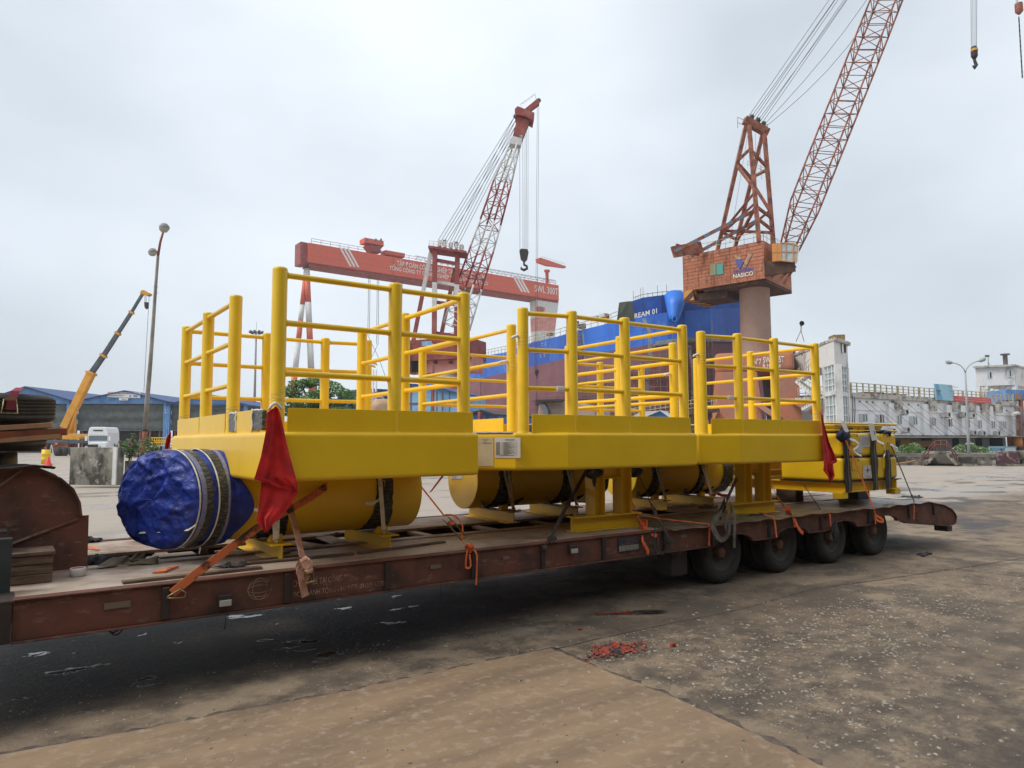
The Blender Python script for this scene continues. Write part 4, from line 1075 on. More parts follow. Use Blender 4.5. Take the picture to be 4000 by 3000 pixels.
tag(o, 'black rubber pad lying on the left timber block', 'rubber')

# ------------------------------------------------------------ lashing straps
def lash(name, label, mat, pts_, w_=.05, tails=(), ratchet=None, knot=None, hook=None, group='cargo lashing straps', wv=None):
    """pts_: (px, py, Y) ; tails: lists of the same"""
    P = [atY(*p) for p in pts_]
    t = thing(name, label, 'strap', P[-1], group)
    def wvec(Q):
        out = []
        for i in range(len(Q)):
            d = (Q[min(i + 1, len(Q) - 1)] - Q[max(i - 1, 0)]).normalized()
            q = d.cross(CAM * 0 + V((.15, -1, 0)))
            out.append((q.normalized() if q.length > .05 else V((1, 0, 0))) * w_)
        return out
    MB().ribbon(P, wv or wvec(P), .004).build('webbing', mat, t)
    for Q in tails:
        Q = [atY(*q) for q in Q]
        if len(Q) > 2:                      # smooth
            S_ = []
            for i in range(len(Q) - 1):
                p0, p1, p2_, p3_ = Q[max(i - 1, 0)], Q[i], Q[i + 1], Q[min(i + 2, len(Q) - 1)]
                for k in range(5):
                    u = k / 5
                    S_.append(.5 * ((2 * p1) + (p2_ - p0) * u + (2 * p0 - 5 * p1 + 4 * p2_ - p3_) * u * u + (3 * p1 - p0 - 3 * p2_ + p3_) * u ** 3))
            S_.append(Q[-1]); Q = S_
        MB().ribbon(Q, wvec(Q), .004).build('loose_end', mat, t)
    if ratchet:
        a, b_ = atY(*ratchet[0]), atY(*ratchet[1]); d = b_ - a; L = d.length; d /= L
        n_ = V((0, -1, 0)); s_ = d.cross(n_).normalized()
        m1 = MB()
        for k in (-1, 1):
            m1.prism([a + s_ * .028 * k + n_ * .0, a + s_ * .028 * k + d * L * .3 + n_ * .035, a + s_ * .028 * k + d * L * .9 + n_ * .03, a + s_ * .028 * k + d * L, a + s_ * .028 * k + d * L * .8 - n_ * .004, a + s_ * .028 * k + d * L * .1 - n_ * .004], s_ * .004)
        m1.tube([a + d * L * .28 - s_ * .034 + n_ * .014, a + d * L * .28 + s_ * .034 + n_ * .014], .012, 10)
        m1.tube([a + d * L * .95 - s_ * .034 + n_ * .02, a + d * L * .95 + s_ * .034 + n_ * .02], .009, 10)
        m1.build('ratchet', ratchet[2] if len(ratchet) > 2 else rust, t)
        MB().lathe(a + d * L * .28 + n_ * .012 - s_ * .022, [(.0, 0), (.024, 0), (.024, .044), (0, .044)], 16, (d, n_, s_)).build('webbing_roll', mat, t)
    if knot:
        c = atY(*knot[0]); s = knot[1]; rk = random.Random(int(knot[0][0]))
        mb = MB()
        for k in range(3):
            ax = V((rk.uniform(-1, 1), rk.uniform(-.5, .5), rk.uniform(-1, 1))).normalized(); o1 = ax.orthogonal().normalized(); o2 = ax.cross(o1)
            loop = [c + (o1 * math.cos(R(45 * j)) + o2 * math.sin(R(45 * j))) * s * .55 + V((rk.uniform(-.2, .2), rk.uniform(-.2, .2), rk.uniform(-.2, .2))) * s for j in range(9)]
            mb.ribbon(loop, ax * s * .8, .006)
        mb.build('knot', mat, t)
    if hook:
        c = atY(*hook)
        MB().tube([c + V((.045, 0, .045)), c + V((.015, -.004, .045)), c + V((-.055, 0, .005)), c + V((-.06, .01, -.006))], .005, 8).tube([c + V((.02, 0, .045)), c + V((.055, -.004, .02)), c + V((.05, -.004, -.012)), c + V((.015, 0, -.012)), c + V((-.06, .01, -.006))], .005, 8).build('hook', zinc, t)
    return t
YS = TY0 - .03
lash('lashing_strap', 'broad frayed orange strap from the first platform to a brass hook', orange_dirty, [(1330, 1862, 6.0), (1215, 1942, 5.8), (1000, 2065, 5.5), (860, 2170, 5.36), (760, 2245, 5.27), (672, 2318, YS)], .060, hook=(690, 2330, YS))
lash('lashing_strap', 'faded pinkish strap knotted through a buckle below the red flag', pinkweb, [(1126, 1955, 5.85), (1160, 2080, 5.6), (1182, 2180, 5.35)], .055, tails=[[(1182, 2180, 5.33), (1210, 2205, 5.26), (1190, 2240, 5.22), (1168, 2205, 5.24), (1178, 2255, 5.22), (1192, 2330, 5.24)], [(1195, 2200, 5.25), (1170, 2235, 5.22), (1205, 2262, 5.22)]], knot=((1190, 2205, 5.24), .07), ratchet=((1200, 2210, 5.22), (1208, 2275, 5.22), zinc))
lash('lashing_strap', 'thin orange strap ending in a brown ratchet and knot at the middle of the trailer', orange, [(1610, 1855, 6.1), (1668, 1930, 5.9), (1738, 2018, 5.7)], .016, tails=[[(1738, 2012, 5.66), (1775, 2015, 5.60), (1805, 2050, 5.56), (1806, 2100, 5.5), (1812, 2125, 5.42)], [(1830, 2130, 5.3), (1822, 2170, 5.25), (1820, 2215, 5.24), (1838, 2212, 5.235), (1834, 2165, 5.24)], [(1845, 2145, 5.27), (1862, 2165, 5.24), (1862, 2225, 5.235), (1860, 2285, 5.24)]], ratchet=((1738, 2020, 5.68), (1812, 2105, 5.5)), knot=((1836, 2140, 5.30), .06))
lash('lashing_strap', 'dark dirty strap slanting down to the trailer side left of the middle support leg', darkweb, [(2292, 1838, 6.2), (2232, 1945, 5.85), (2165, 2070, 5.45), (2128, 2145, YS)], .055, tails=[[(2140, 2110, YS), (2158, 2100, YS), (2172, 2112, YS)]], knot=((2128, 2142, YS), .03))
lash('lashing_strap', 'orange strap tied in a bow right of the middle support leg', orange, [(2425, 1855, 6.2), (2452, 1925, 5.95), (2500, 2035, 5.62)], .042, tails=[[(2500, 2035, 5.6), (2515, 2070, 5.4), (2510, 2110, 5.26), (2530, 2150, 5.24), (2528, 2165, 5.24)], [(2525, 2060, 5.4), (2545, 2085, 5.3), (2566, 2092, 5.26)]], knot=((2512, 2050, 5.5), .085))
lash('lashing_strap', 'thin dark strap with rusty ratchet and hanging grey webbing bundle', darkweb, [(2490, 1845, 6.3), (2515, 1900, 6.1), (2542, 1965, 5.9)], .020, ratchet=((2540, 1960, 5.88), (2572, 2040, 5.6)), tails=[[(2572, 2040, 5.6), (2578, 2060, 5.4), (2570, 2110, 5.26), (2575, 2150, 5.22), (2592, 2165, 5.2)], [(2560, 2060, 5.3), (2555, 2110, 5.22), (2570, 2160, 5.2), (2600, 2150, 5.2), (2612, 2105, 5.2), (2590, 2055, 5.25)], [(2600, 2110, 5.2), (2625, 2115, 5.2), (2650, 2130, 5.2), (2658, 2165, 5.2)], [(2585, 2060, 5.25), (2610, 2090, 5.22), (2620, 2130, 5.21), (2595, 2160, 5.21)]], knot=((2612, 2112, 5.2), .05))
lash('lashing_strap', 'grey strap with open ratchet and large loops of webbing by the first wheel', greyweb, [(2910, 1808, 6.0), (2870, 1885, 5.8), (2838, 1955, 5.6)], .058, ratchet=((2835, 1950, 5.58), (2805, 2020, 5.42), darksteel), tails=[[(2850, 1958, 5.4), (2858, 1990, 5.3), (2835, 2040, 5.24), (2840, 2080, 5.2), (2830, 2105, 5.19), (2805, 2095, 5.19), (2785, 2040, 5.2), (2800, 2010, 5.3)], [(2820, 2000, 5.3), (2795, 2030, 5.2), (2782, 2060, 5.18), (2800, 2095, 5.17), (2822, 2108, 5.17), (2846, 2085, 5.18), (2850, 2040, 5.2)], [(2853, 1965, 5.35), (2868, 1998, 5.26), (2870, 2060, 5.22), (2868, 2140, 5.22)]])
lash('lashing_strap', 'bright orange strap knotted above the second wheel right of the right support leg', orange, [(3008, 1868, 6.3), (3030, 1930, 6.0), (3072, 1992, 5.6)], .05, tails=[[(3072, 1995, 5.5), (3092, 2010, 5.3), (3100, 2025, 5.25), (3106, 2060, 5.235)], [(3104, 2030, 5.235), (3118, 2062, 5.23), (3138, 2084, 5.23)]], knot=((3078, 1990, 5.45), .06))
lash('lashing_strap', 'dark rope-like strap slanting down between the orange straps at the third axle', darkweb, [(3068, 1800, 6.5), (3150, 1910, 6.0), (3195, 1975, 5.6), (3232, 2030, YS)], .030)
lash('lashing_strap', 'thin orange strap running from the upper yellow box down to the deck edge', orange, [(3300, 1712, 5.37), (3345, 1815, 5.34), (3412, 1982, 5.26)], .034, tails=[[(3414, 1985, 5.25), (3420, 2010, 5.24), (3450, 2030, 5.235), (3446, 2038, 5.23), (3425, 2030, 5.235), (3418, 2000, 5.24)], [(3416, 1990, 5.24), (3421, 2048, 5.235)]])
lash('lashing_strap', 'dark strap slanting from the right box corner to the tail of the trailer', darkweb, [(3476, 1730, 5.4), (3525, 1845, 5.35), (3572, 1962, 5.3)], .030)
lash('lashing_strap', 'far orange strap with a big knot behind the right end of the third pipe', orange, [(2855, 1815, 7.6), (2835, 1855, 7.7), (2798, 1912, 7.85)], .05, knot=((2785, 1922, 7.8), .11), tails=[[(2798, 1925, 7.8), (2820, 1934, 7.8), (2850, 1936, 7.8)]])
lash('lashing_strap', 'orange strap seen behind the gap between the first and second pipes', orange, [(1738, 1848, 7.5), (1706, 1890, 7.7), (1682, 1922, 7.9)], .05)
lash('lashing_strap', 'short orange strap end under the left edge of the blue tarpaulin', orange_dirty, [(545, 2068, 7.3), (510, 2098, 7.8)], .05)
for i, (pp_, lab) in enumerate((([(2478, 2008, 5.75), (2600, 2028, 5.45), (2770, 2047, 5.27), (2772, 2065, 5.235), (2770, 2132, 5.235)], 'orange strap over the deck edge left of the grey bundle'), ([(2985, 2010, 5.38), (3022, 2020, 5.25), (3027, 2040, 5.235), (3034, 2100, 5.235)], 'orange strap folded over the deck edge between first and second wheels'), ([(3040, 1978, 6.1), (3150, 1990, 5.7), (3238, 2000, 5.27), (3242, 2010, 5.235), (3246, 2056, 5.235)], 'orange strap over the deck edge ending at a dark hanging rag'), ([(3530, 1958, 5.6), (3566, 1966, 5.28), (3572, 1980, 5.235), (3570, 2028, 5.235)], 'orange strap over the deck edge near the tail of the trailer'))):
    lash('edge_strap', lab, orange, pp_, .045, group='straps over the deck edge', wv=[V((.045, .012, 0))] * len(pp_))
for i, pp_ in enumerate(([(3220, 1963, 6.3), (3415, 1983, 5.4)], [(2380, 1995, 7.0), (2770, 1960, 7.6)])):
    a, b_ = atZ(pp_[0][0], pp_[0][1], DK + .02), atZ(pp_[1][0], pp_[1][1], DK + .02)
    tag(MB().ribbon([a, (a + b_) / 2, b_], (.01, .035, 0), .003).build('flat_strap', [orange, whiteweb][i], None, base=a), ['flat orange strap lying across the rear deck sheet', 'flat white strap lying across the deck between the support legs'][i], 'strap')
bundle('hanging_rag', 3262, 2078, 5.2, .05, .13, clothdark, 'dark rag hanging on the trailer side above the third wheel', 5)
# black padding where the straps pass under the middle hull
bundle('rubber_padding', 2315, 1846, 5.75, .10, .06, black, 'torn black padding on top of the middle support leg', 6)
bundle('rubber_padding', 2478, 1842, 5.9, .09, .06, black, 'torn black padding under the middle platform right of its leg', 7)
bundle('rubber_padding', 2322, 1876, 5.72, .022, .07, black, 'thin black tatter hanging from the padding at the middle leg', 8)

# ------------------------------------------------------------ red warning flags
def flag(name, label, rows, Y, seed, amp=.02):
    mb = MB(); P = []
    def row(v):
        q = v * (len(rows) - 1); i = min(int(q), len(rows) - 2); f = q - i
        return [rows[i][k] + (rows[i + 1][k] - rows[i][k]) * f for k in range(3)]
    def fn(u, v):
        y, a, b_ = row(v)
        dep = amp * math.sin(u * 5.5 + v * 2.2 + seed) * (.4 + v) + amp * .4 * math.sin(u * 13 + v * 6 + seed) + .5 * amp * math.sin(u * 21 + v * 3 + seed) * v
        return atY(a + (b_ - a) * u, y + 5 * math.sin(u * 6 + seed), Y - dep)
    c = atY((rows[0][1] + rows[0][2]) / 2, rows[0][0], Y)
    mb.grid(fn, 26, 60)
    return mb, c
rows_lo = [(1840, 1030, 1150), (1880, 1020, 1158), (1923, 1016, 1163), (1984, 1009, 1124), (2029, 1002, 1079), (2076, 1036, 1044)]
rows_up = [(1592, 1062, 1086), (1609, 1043, 1094), (1668, 1041, 1107), (1736, 1028, 1122), (1781, 1019, 1133), (1850, 998, 1152), (1868, 992, 1158), (1876, 1020, 1160), (1920, 1150, 1163)]
t = thing('warning_flag', 'large red cloth flag tied to the nearest platform corner post', 'flag', atY(1075, 1590, 4.95), 'red warning flags')
mb, c = flag('f', '', rows_up, 4.945, 1.0, .022); mb.build('cloth', redflag, t, solid=.002)
mb, c = flag('f', '', rows_lo, 4.965, 2.2, .015); mb.build('fold', redflag, t, solid=.002)
MB().tube(crumple([atY(1052, 1600, 4.97), atY(1062, 1578, 4.95), atY(1080, 1572, 4.96), atY(1092, 1582, 4.99), atY(1098, 1600, 4.98)], .008, 3), .010, 6).build('plastic_tie', whiteplastic, t)
t = thing('warning_flag', 'red cloth flag hanging at the right corner of the third platform', 'flag', atY(3208, 1610, 5.1), 'red warning flags')
mb, c = flag('f', '', [(1618, 3206, 3210), (1680, 3212, 3226), (1730, 3214, 3240), (1790, 3216, 3268), (1803, 3217, 3271), (1812, 3218, 3254), (1836, 3216, 3257), (1858, 3233, 3261), (1885, 3242, 3246)], 5.08, .4, .02); mb.build('cloth', redflag, t, solid=.002)
MB().tube(crumple([atY(3200, 1606, 5.1), atY(3208, 1616, 5.08), atY(3213, 1604, 5.08), atY(3206, 1598, 5.1)], .006, 4), .006, 5).build('tie', redflag, t)
t = thing('warning_flag', 'red cloth mostly hidden behind the far left corner of the first platform', 'flag', (1.3, 8.45, 1.7), 'red warning flags')
mb, c = flag('f', '', [(1690, 660, 668), (1710, 650, 668), (1740, 645, 664), (1775, 638, 655)], 8.6, .4, .02); mb.build('cloth', redflag, t, solid=.002)
# ================================================================ background
class Fac:
    """vertical plane through two ground points given as (column, forward depth)"""
    def __init__(s, px0, D0, px1, D1):
        s.a, s.b = gxy(px0, D0), gxy(px1, D1)
        s.d = (s.b - s.a).normalized(); s.L = (s.b - s.a).length
        n_ = V((0, 0, 1)).cross(s.d); s.n = n_ if n_.dot(CAM - s.a) > 0 else -n_
        s.n.z = 0; s.n.normalize()
    def w(s, px, py, off=0.0):                # photo pixel -> world point on the plane moved off towards the camera
        d = ray(px, py); return CAM + d * ((s.a + s.n * off - CAM).dot(s.n) / d.dot(s.n))
    def s_(s, px, py=1600): return (s.w(px, py) - s.a).dot(s.d)
    def p(s, u, z, off=0.0): return s.a + s.d * u + s.n * off + V((0, 0, z))
    def box(s, mb, u0, u1, z0, z1, o0, o1):
        c = s.p((u0 + u1) / 2, (z0 + z1) / 2, (o0 + o1) / 2)
        return mb.obox(c, s.d * (u1 - u0) / 2, s.n * (o1 - o0) / 2, (0, 0, (z1 - z0) / 2))
    def pbox(s, mb, px0, py0, px1, py1, o0, o1):   # axis-aligned box from two photo corners
        a, b_ = s.w(px0, py0), s.w(px1, py1)
        u0, u1 = sorted(((a - s.a).dot(s.d), (b_ - s.a).dot(s.d)))
        z0, z1 = sorted((a.z, b_.z))
        return s.box(mb, u0, u1, z0, z1, o0, o1)
    def poly(s, mb, pts, o0, o1):
        return mb.prism([s.w(x, y, o1) for x, y in pts], s.n * (o0 - o1))
def strut(mb, f, a, b_, r, o0=0, o1=0, n=6):
    return mb.tube([f.w(a[0], a[1], o0), f.w(b_[0], b_[1], o1)], r, n)

redp = M('red_crane_paint', (.68, .115, .055), .6, var=((.56, .12, .08), 1.2, .4, .65), seams=(9, 2.1, .06, .5), bump=(3, .1, .02))
redp2 = M('dark_red_crane_paint', (.27, .05, .045), .7, var=((.34, .12, .09), .9, .45, .7))
rustcr = M('rusty_crane_steel', (.36, .13, .075), .8, var=((.13, .04, .025), 1.4, .42, .62), var2=((.42, .20, .13), 3.5, .58, .75), bump=(6, .3, .03))
rustpanel = M('rust_stained_panels', (.44, .155, .075), .8, seams=(1.7, .37, .025, .8), var=((.15, .055, .035), 1.6, .52, .68, (2.2, 2.2, .5)), var2=((.45, .25, .19), 2.2, .55, .68), bump=(5, .3, .03))
pinkcol = M('faded_primer_column', (.36, .215, .165), .75, var=((.38, .27, .22), .35, .4, .62), var2=((.25, .08, .04), 4, .64, .74), bump=(4, .2, .02))
portalp = M('faded_orange_portal', (.46, .17, .09), .8, var=((.33, .16, .12), .5, .4, .6), var2=((.16, .05, .03), 3, .6, .72, (1, 1, .4)), bump=(4, .2, .02))
greysteel = M('grey_primer', (.11, .105, .11), .7, var=((.16, .14, .13), 1, .4, .6))
whitep = M('white_crane_paint', (.62, .62, .60), .6, var=((.50, .48, .44), 1.5, .45, .7))
salmon = M('faded_pink_paint', (.56, .20, .16), .65, var=((.62, .30, .25), .6, .4, .6))
cable = M('steel_cable', (.12, .12, .13), .5)
letterw = M('white_lettering', (.74, .72, .68), .7)
glass = M('window_glass', (.10, .14, .16), .08, spec=.8)
glasspale = M('dusty_glass', (.42, .50, .50), .15, spec=.7, var=((.32, .40, .40), 2, .4, .6))
blueshed = M('blue_corrugated_steel', (.13, .30, .60), .6, var=((.09, .21, .45), .6, .4, .62), var2=((.25, .22, .20), 2.2, .64, .75), ribs=2.2)
navyroof = M('navy_roof_sheet', (.03, .07, .20), .6)
lightblue = M('pale_blue_panels', (.24, .42, .62), .65, var=((.17, .33, .52), .8, .4, .6), var2=((.30, .16, .08), 2.2, .66, .75, (1, 1, .35)))
curtain = M('grey_green_curtain', (.10, .115, .11), .8, var=((.06, .07, .068), .9, .4, .65), bump=(2, .6, .15))
concrete = M('stained_white_concrete', (.70, .69, .67), .85, var=((.34, .33, .31), .7, .52, .68, (1, 1, .55)), var2=((.62, .61, .59), 2.5, .5, .7), bump=(8, .2, .02))
whitewall = M('white_painted_wall', (.86, .87, .88), .8, var=((.70, .71, .71), .5, .45, .7))
cornice = M('mouldy_cornice', (.50, .47, .42), .9, var=((.16, .145, .12), 1.3, .48, .62), var2=((.60, .58, .53), 3, .55, .7), bump=(6, .4, .04))
mouldwall = M('mouldy_concrete_wall', (.20, .18, .15), .9, var=((.055, .048, .038), 1.1, .42, .58), var2=((.42, .39, .34), 2.3, .54, .68), bump=(12, .5, .03))
palesteel = M('pale_yellow_steel', (.50, .42, .26), .7, var=((.25, .15, .08), 3, .5, .7))
darkvoid = M('dark_interior', (.02, .021, .024), .9)
leafm = M('green_leaves', (.09, .19, .035), .6, var=((.14, .25, .06), 1.2, .4, .6), var2=((.03, .07, .014), 3, .5, .65))
leafdark = M('dark_green_leaves', (.03, .075, .018), .6, var=((.06, .12, .03), .8, .4, .6), var2=((.018, .045, .012), 2, .5, .65))
bark = M('bark', (.10, .07, .05), .9)
pinkfl = M('pink_petals', (.55, .07, .30), .7)
whitefl = M('white_petals', (.75, .72, .72), .7)

# ---------------------------------------------------------------- goliath gantry crane
G = Fac(1190, 220, 2188, 283)
t = thing('gantry_crane', 'huge red gantry crane with white lettering and striped legs spanning the background', 'crane', G.p(G.L / 2, 0))
zt = G.w(1190, 945).z; zb = zt - 6.3; W_ = 7.0
gd = MB(); G.box(gd, 0, G.L, zb, zt, -W_, 0); girder = gd.build('girder', redp, t)
m = MB(); G.box(m, .6, G.L, zb - .9, zb - .002, -W_ + .5, -.5); m.build('girder_flange', redp2, girder)
m = MB(); G.box(m, G.L * .285, G.L * .287, zb, zt, .001, .05); m.build('girder_joint', redp2, girder)
m = MB(); G.box(m, -2.2, -.001, zb - .6, zt + .2, -W_ + 1, -1); m.build('end_cabin', redp2, t)
def gtext(s, px0, px1, ytop0, ybot0, f, parent, mat=letterw, off=.06, bold=True, Hfac=1):
    a = f.w(px0, ybot0, off); b_ = f.w(px1, ybot0, off); c = f.w(px0, ytop0, off)
    return text_mesh('lettering', s, a, f.d, fz, (b_ - a).dot(f.d), (c.z - a.z) * Hfac, mat, parent, ext=.02, font_bold=bold)
gtext('TẬP ĐOÀN CÔNG NGHIỆP TÀU THỦY VIỆT NAM', 1550, 1892, 1011, 1042, G, girder)
gtext('TỔNG CÔNG TY CÔNG NGHIỆP TÀU THỦY NAM TRIỆU', 1521, 1906, 1029, 1058, G, girder)
gtext('SWL 300T', 2088, 2180, 1112, 1139, G, girder)
for px, y0, y1, dxs in ((1325, 965, 1040, (0, 15, 30)), (2003, 1080, 1140, (0, 13, 26))):
    for dx in dxs:
        m = MB(); w_ = 8
        ys, ye = y0 + dx * .13, y1 + dx * .13
        G.poly(m, [(px + dx, ys), (px + dx + w_, ys + 1), (px + dx + w_ + (y1 - y0) * .55, ye), (px + dx + (y1 - y0) * .55, ye)], .001, .06)
        m.build('white_stripe', letterw, girder)
def handrail(f, u0, u1, z, step, off, name, mat, parent, h=1.1, r=.05):
    m = MB(); k = 0; u = u0
    while u <= u1 + .01:
        m.tube([f.p(u, z, off), f.p(u, z + h, off)], r, 4); u += step
    for hh in (h, h * .5): m.tube([f.p(u0, z + hh, off), f.p(u1, z + hh, off)], r, 4)
    return m.build(name, mat, parent)
handrail(G, 1, G.L - 1, zt, 3.2, -.3, 'handrail', redp2, t, 1.6, .07)
# festoon truss along the right part
m = MB(); u0 = G.s_(1620, 980)
u = u0
while u < G.L - 3:
    m.tube([G.p(u, zt + .2, .4), G.p(u + 1.1, zt + 1.7, .4), G.p(u + 2.2, zt + .2, .4)], .08, 4); u += 2.2
m.tube([G.p(u0, zt + 1.7, .4), G.p(G.L - 2, zt + 1.7, .4)], .08, 4); m.build('festoon_truss', greysteel, t)
# trolleys
tr_ = MB(); G.pbox(tr_, 1430, 925, 1504, 957, -5, -1); trolley = tr_.build('trolley', redp, t)
for px in (1436, 1470, 1490):
    m = MB(); G.pbox(m, px, 929, px + 7, 940, -.99, -.9); m.build('window', glass, trolley)
m = MB(); G.poly(m, [(1432, 957), (1502, 957), (1486, 975), (1492, 985), (1450, 984), (1444, 972)], -4.6, -1.4); m.build('trolley_frame', redp2, trolley)
m = MB(); G.pbox(m, 1512, 974, 1587, 1003, -5, -1); m.build('lower_trolley', redp, t)
# left hinged legs (round, striped) and right box leg
def banded_leg(f, p0, p1, r0, r1, bands, parent, off0=0, off1=0, n=16):
    a, b_ = f.w(*p0, off0), f.w(*p1, off1)
    for i, (q0, q1, mt) in enumerate(bands):
        m = MB().tube([a + (b_ - a) * q0, a + (b_ - a) * q1], [r0 + (r1 - r0) * q0, r0 + (r1 - r0) * q1], n)
        m.build('leg_band', mt, parent)
lg = MB().lathe(G.w(1197, 1036, -3.5), [(0, -.2), (2.3, -.2), (2.3, .4), (2.9, .5), (2.9, .9), (1.6, 1.0), (1.6, 4)], 20).build('leg_head', greysteel, t)
bands = [(0, .06, whitep), (.06, .19, redp), (.19, .33, whitep), (.33, .47, redp), (.47, .62, whitep), (.62, .76, redp), (.76, .9, whitep), (.9, 1, redp)]
banded_leg(G, (1196, 1050), (1121, 1745), .70, 1.05, [(0, .06, whitep), (.06, .21, redp), (.21, .30, whitep), (.30, .42, redp), (.42, .60, whitep), (.60, .75, redp), (.75, .9, whitep), (.9, 1, redp)], lg, -4, -3)
banded_leg(G, (1199, 1050), (1228, 1745), .85, 1.15, [(0, .06, whitep), (.06, .19, redp), (.19, .32, whitep), (.32, .42, redp), (.42, .56, whitep), (.56, .72, redp), (.72, .88, whitep), (.88, 1, redp)], lg, -3, -3)
def legq(y0, y1, mt):
    def xs(y): q = (y - 1165) / 560; return 2096 + 18 * q, 2184 - 70 * q
    a0, a1 = xs(y0); b0, b1 = xs(y1)
    m = MB(); G.poly(m, [(a0, y0), (a1, y0), (b1, y1), (b0, y1)], -5, -.6); return m.build('leg_section', mt, t)
legq(1168, 1240, whitep); legq(1240, 1292, salmon); legq(1292, 1330, whitep); legq(1330, 1430, salmon); legq(1430, 1540, whitep); legq(1540, 1742, salmon)
m = MB(); G.pbox(m, 2098, 1198, 2123, 1216, -.59, .8); cb = m.build('leg_cabin', redp, t)
m = MB(); G.pbox(m, 2103, 1200, 2116, 1212, .81, .9); m.build('window', glass, cb)
# small jib crane on the right end of the girder
m = MB().lathe(G.w(2137, 1108, -2), [(.7, -1), (.7, 4.6), (1.2, 4.8), (1.2, 5.6)], 14); jc = m.build('jib_post', redp, t)
m = MB(); G.poly(m, [(2101, 1010), (2110, 1006), (2135, 1014), (2211, 1040), (2211, 1046), (2140, 1037), (2104, 1024)], -3, -1.4); m.build('jib', redp, jc)
m = MB()
for k in range(9): m.tube([G.w(2116 + 11 * k, 1009 + 3.6 * k, -1.4), G.w(2116 + 11 * k, 1000 + 3.6 * k, -1.4)], .06, 4)
m.tube([G.w(2116, 1001, -1.4), G.w(2205, 1030, -1.4)], .06, 4); m.build('jib_rail', palesteel, jc)
for px, y0, y1 in ((1440, 1065, 1310), (1446, 1066, 1310), (1474, 1072, 1345), (1480, 1073, 1345), (1538, 1083, 1360), (1546, 1084, 1360), (1566, 1088, 1250), (1572, 1089, 1250)):
    MB().tube([G.w(px, y0, -3), G.w(px - 3, y1, -3)], .09, 4).build('hoist_rope', cable, t)
MB().tube([G.w(1437, 1310, -3), G.w(1480, 1400, -3), G.w(1530, 1540, -3)], .09, 4).tube([G.w(1476, 1345, -3), G.w(1450, 1400, -3), G.w(1430, 1500, -3)], .09, 4).build('sling', cable, t)

# ---------------------------------------------------------------- lattice boom helper
def lattice(path, widths, depth, axes, rc, rb, mats, step=1.0, parent=None, name='boom', base=None):
    """four-chord boom along path (list of points); mats: list of (q0, q1, material)"""
    side, back = axes
    N = len(path)
    L = [0]
    for a, b_ in zip(path[:-1], path[1:]): L.append(L[-1] + (b_ - a).length)
    T = L[-1]
    def ev(q):
        s = q * T
        for i in range(N - 1):
            if s <= L[i + 1] or i == N - 2:
                f = (s - L[i]) / (L[i + 1] - L[i]); return path[i].lerp(path[i + 1], f), widths[i] + (widths[i + 1] - widths[i]) * f
    def corner(q, i, j):
        p, w_ = ev(q); dw = depth * min(1, w_ / max(widths))
        return p + side * (w_ / 2 * i) + back * (dw / 2 * j)
    out = []
    n_ = int(T / step)
    for q0, q1, mt in mats:
        m = MB()
        for i in (-1, 1):
            for j in (-1, 1):
                K = max(2, int((q1 - q0) * 10)); m.tube([corner(q0 + (q1 - q0) * k / K, i, j) for k in range(K + 1)], rc, 6)
        for k in range(n_):
            qa, qb = k / n_, (k + 1) / n_
            if not (q0 <= (qa + qb) / 2 < q1): continue
            fl = 1 if k % 2 else -1
            for (i0, j0, i1, j1) in ((-1, -1, 1, -1), (-1, 1, 1, 1), (-1, -1, -1, 1), (1, -1, 1, 1)):
                m.tube([corner(qa, i0, j0), corner(qa, i1, j1)], rb, 4)
                if fl > 0: m.tube([corner(qa, i0, j0), corner(qb, i1, j1)], rb, 4)
                else: m.tube([corner(qa, i1, j1), corner(qb, i0, j0)], rb, 4)
        out.append(m.build(name, mt, parent))
    return out

# ---------------------------------------------------------------- red and white luffing crane
D2 = 95
Q = Fac(1500, D2, 2150, D2)
t = thing('harbour_crane', 'red and white lattice boom harbour crane behind the first two platforms', 'crane', gxy(1690, D2))
side = (Q.d * .80 + Q.n * .60).normalized(); tilt = V((0, 0, 1))
cp = [(1783, 1276), (1840, 1098), (1884, 969), (1925, 840), (1965, 704), (2013, 562)]
path = [Q.w(x, y, 2) for x, y in cp]
bd = (path[-1] - path[0]).normalized()
sx = (Q.d - bd * Q.d.dot(bd)).normalized(); bk_ = sx.cross(bd).normalized()
yaw = R(33)
s1_ = sx * math.cos(yaw) + bk_ * math.sin(yaw); b1_ = bk_ * math.cos(yaw) - sx * math.sin(yaw)
px2m = D2 / FPX
lattice(path, [3.0, 2.75, 2.6, 2.3, 2.0, 1.1], 2.0, (s1_, b1_), .13, .06, [(0, .22, whitep), (.22, .42, redp2), (.42, .565, whitep), (.565, .78, redp2), (.78, 1.0, whitep)], 1.75, t)
# boom head
hp_ = [(1994, 559), (2033, 565), (2040, 540), (2005, 530)]
m = MB(); Q.poly(m, [(1990, 560), (2034, 566), (2042, 528), (2006, 522)], 1.3, 2.7); m.build('boom_collar', whitep, t)
m = MB(); Q.poly(m, [(2003, 531), (2040, 540), (2068, 470), (2022, 455)], 1.3, 2.7); m.build('boom_head', redp2, t)
m = MB(); Q.poly(m, [(2011, 425), (2022, 414), (2088, 440), (2082, 470), (2050, 452), (2026, 448), (2014, 450)], .8, 3.2); hd = m.build('head_beam', redp2, t)
m = MB(); Q.poly(m, [(2046, 428), (2096, 387), (2108, 390), (2107, 403), (2060, 438)], 1.6, 2.4); m.build('fly_jib', redp2, hd)
m = MB()
for k in range(6): m.tube([Q.w(2036 + 11 * k, 415 - 8 * k, 1.5), Q.w(2034 + 11 * k, 407 - 8 * k, 1.5)], .04, 4)
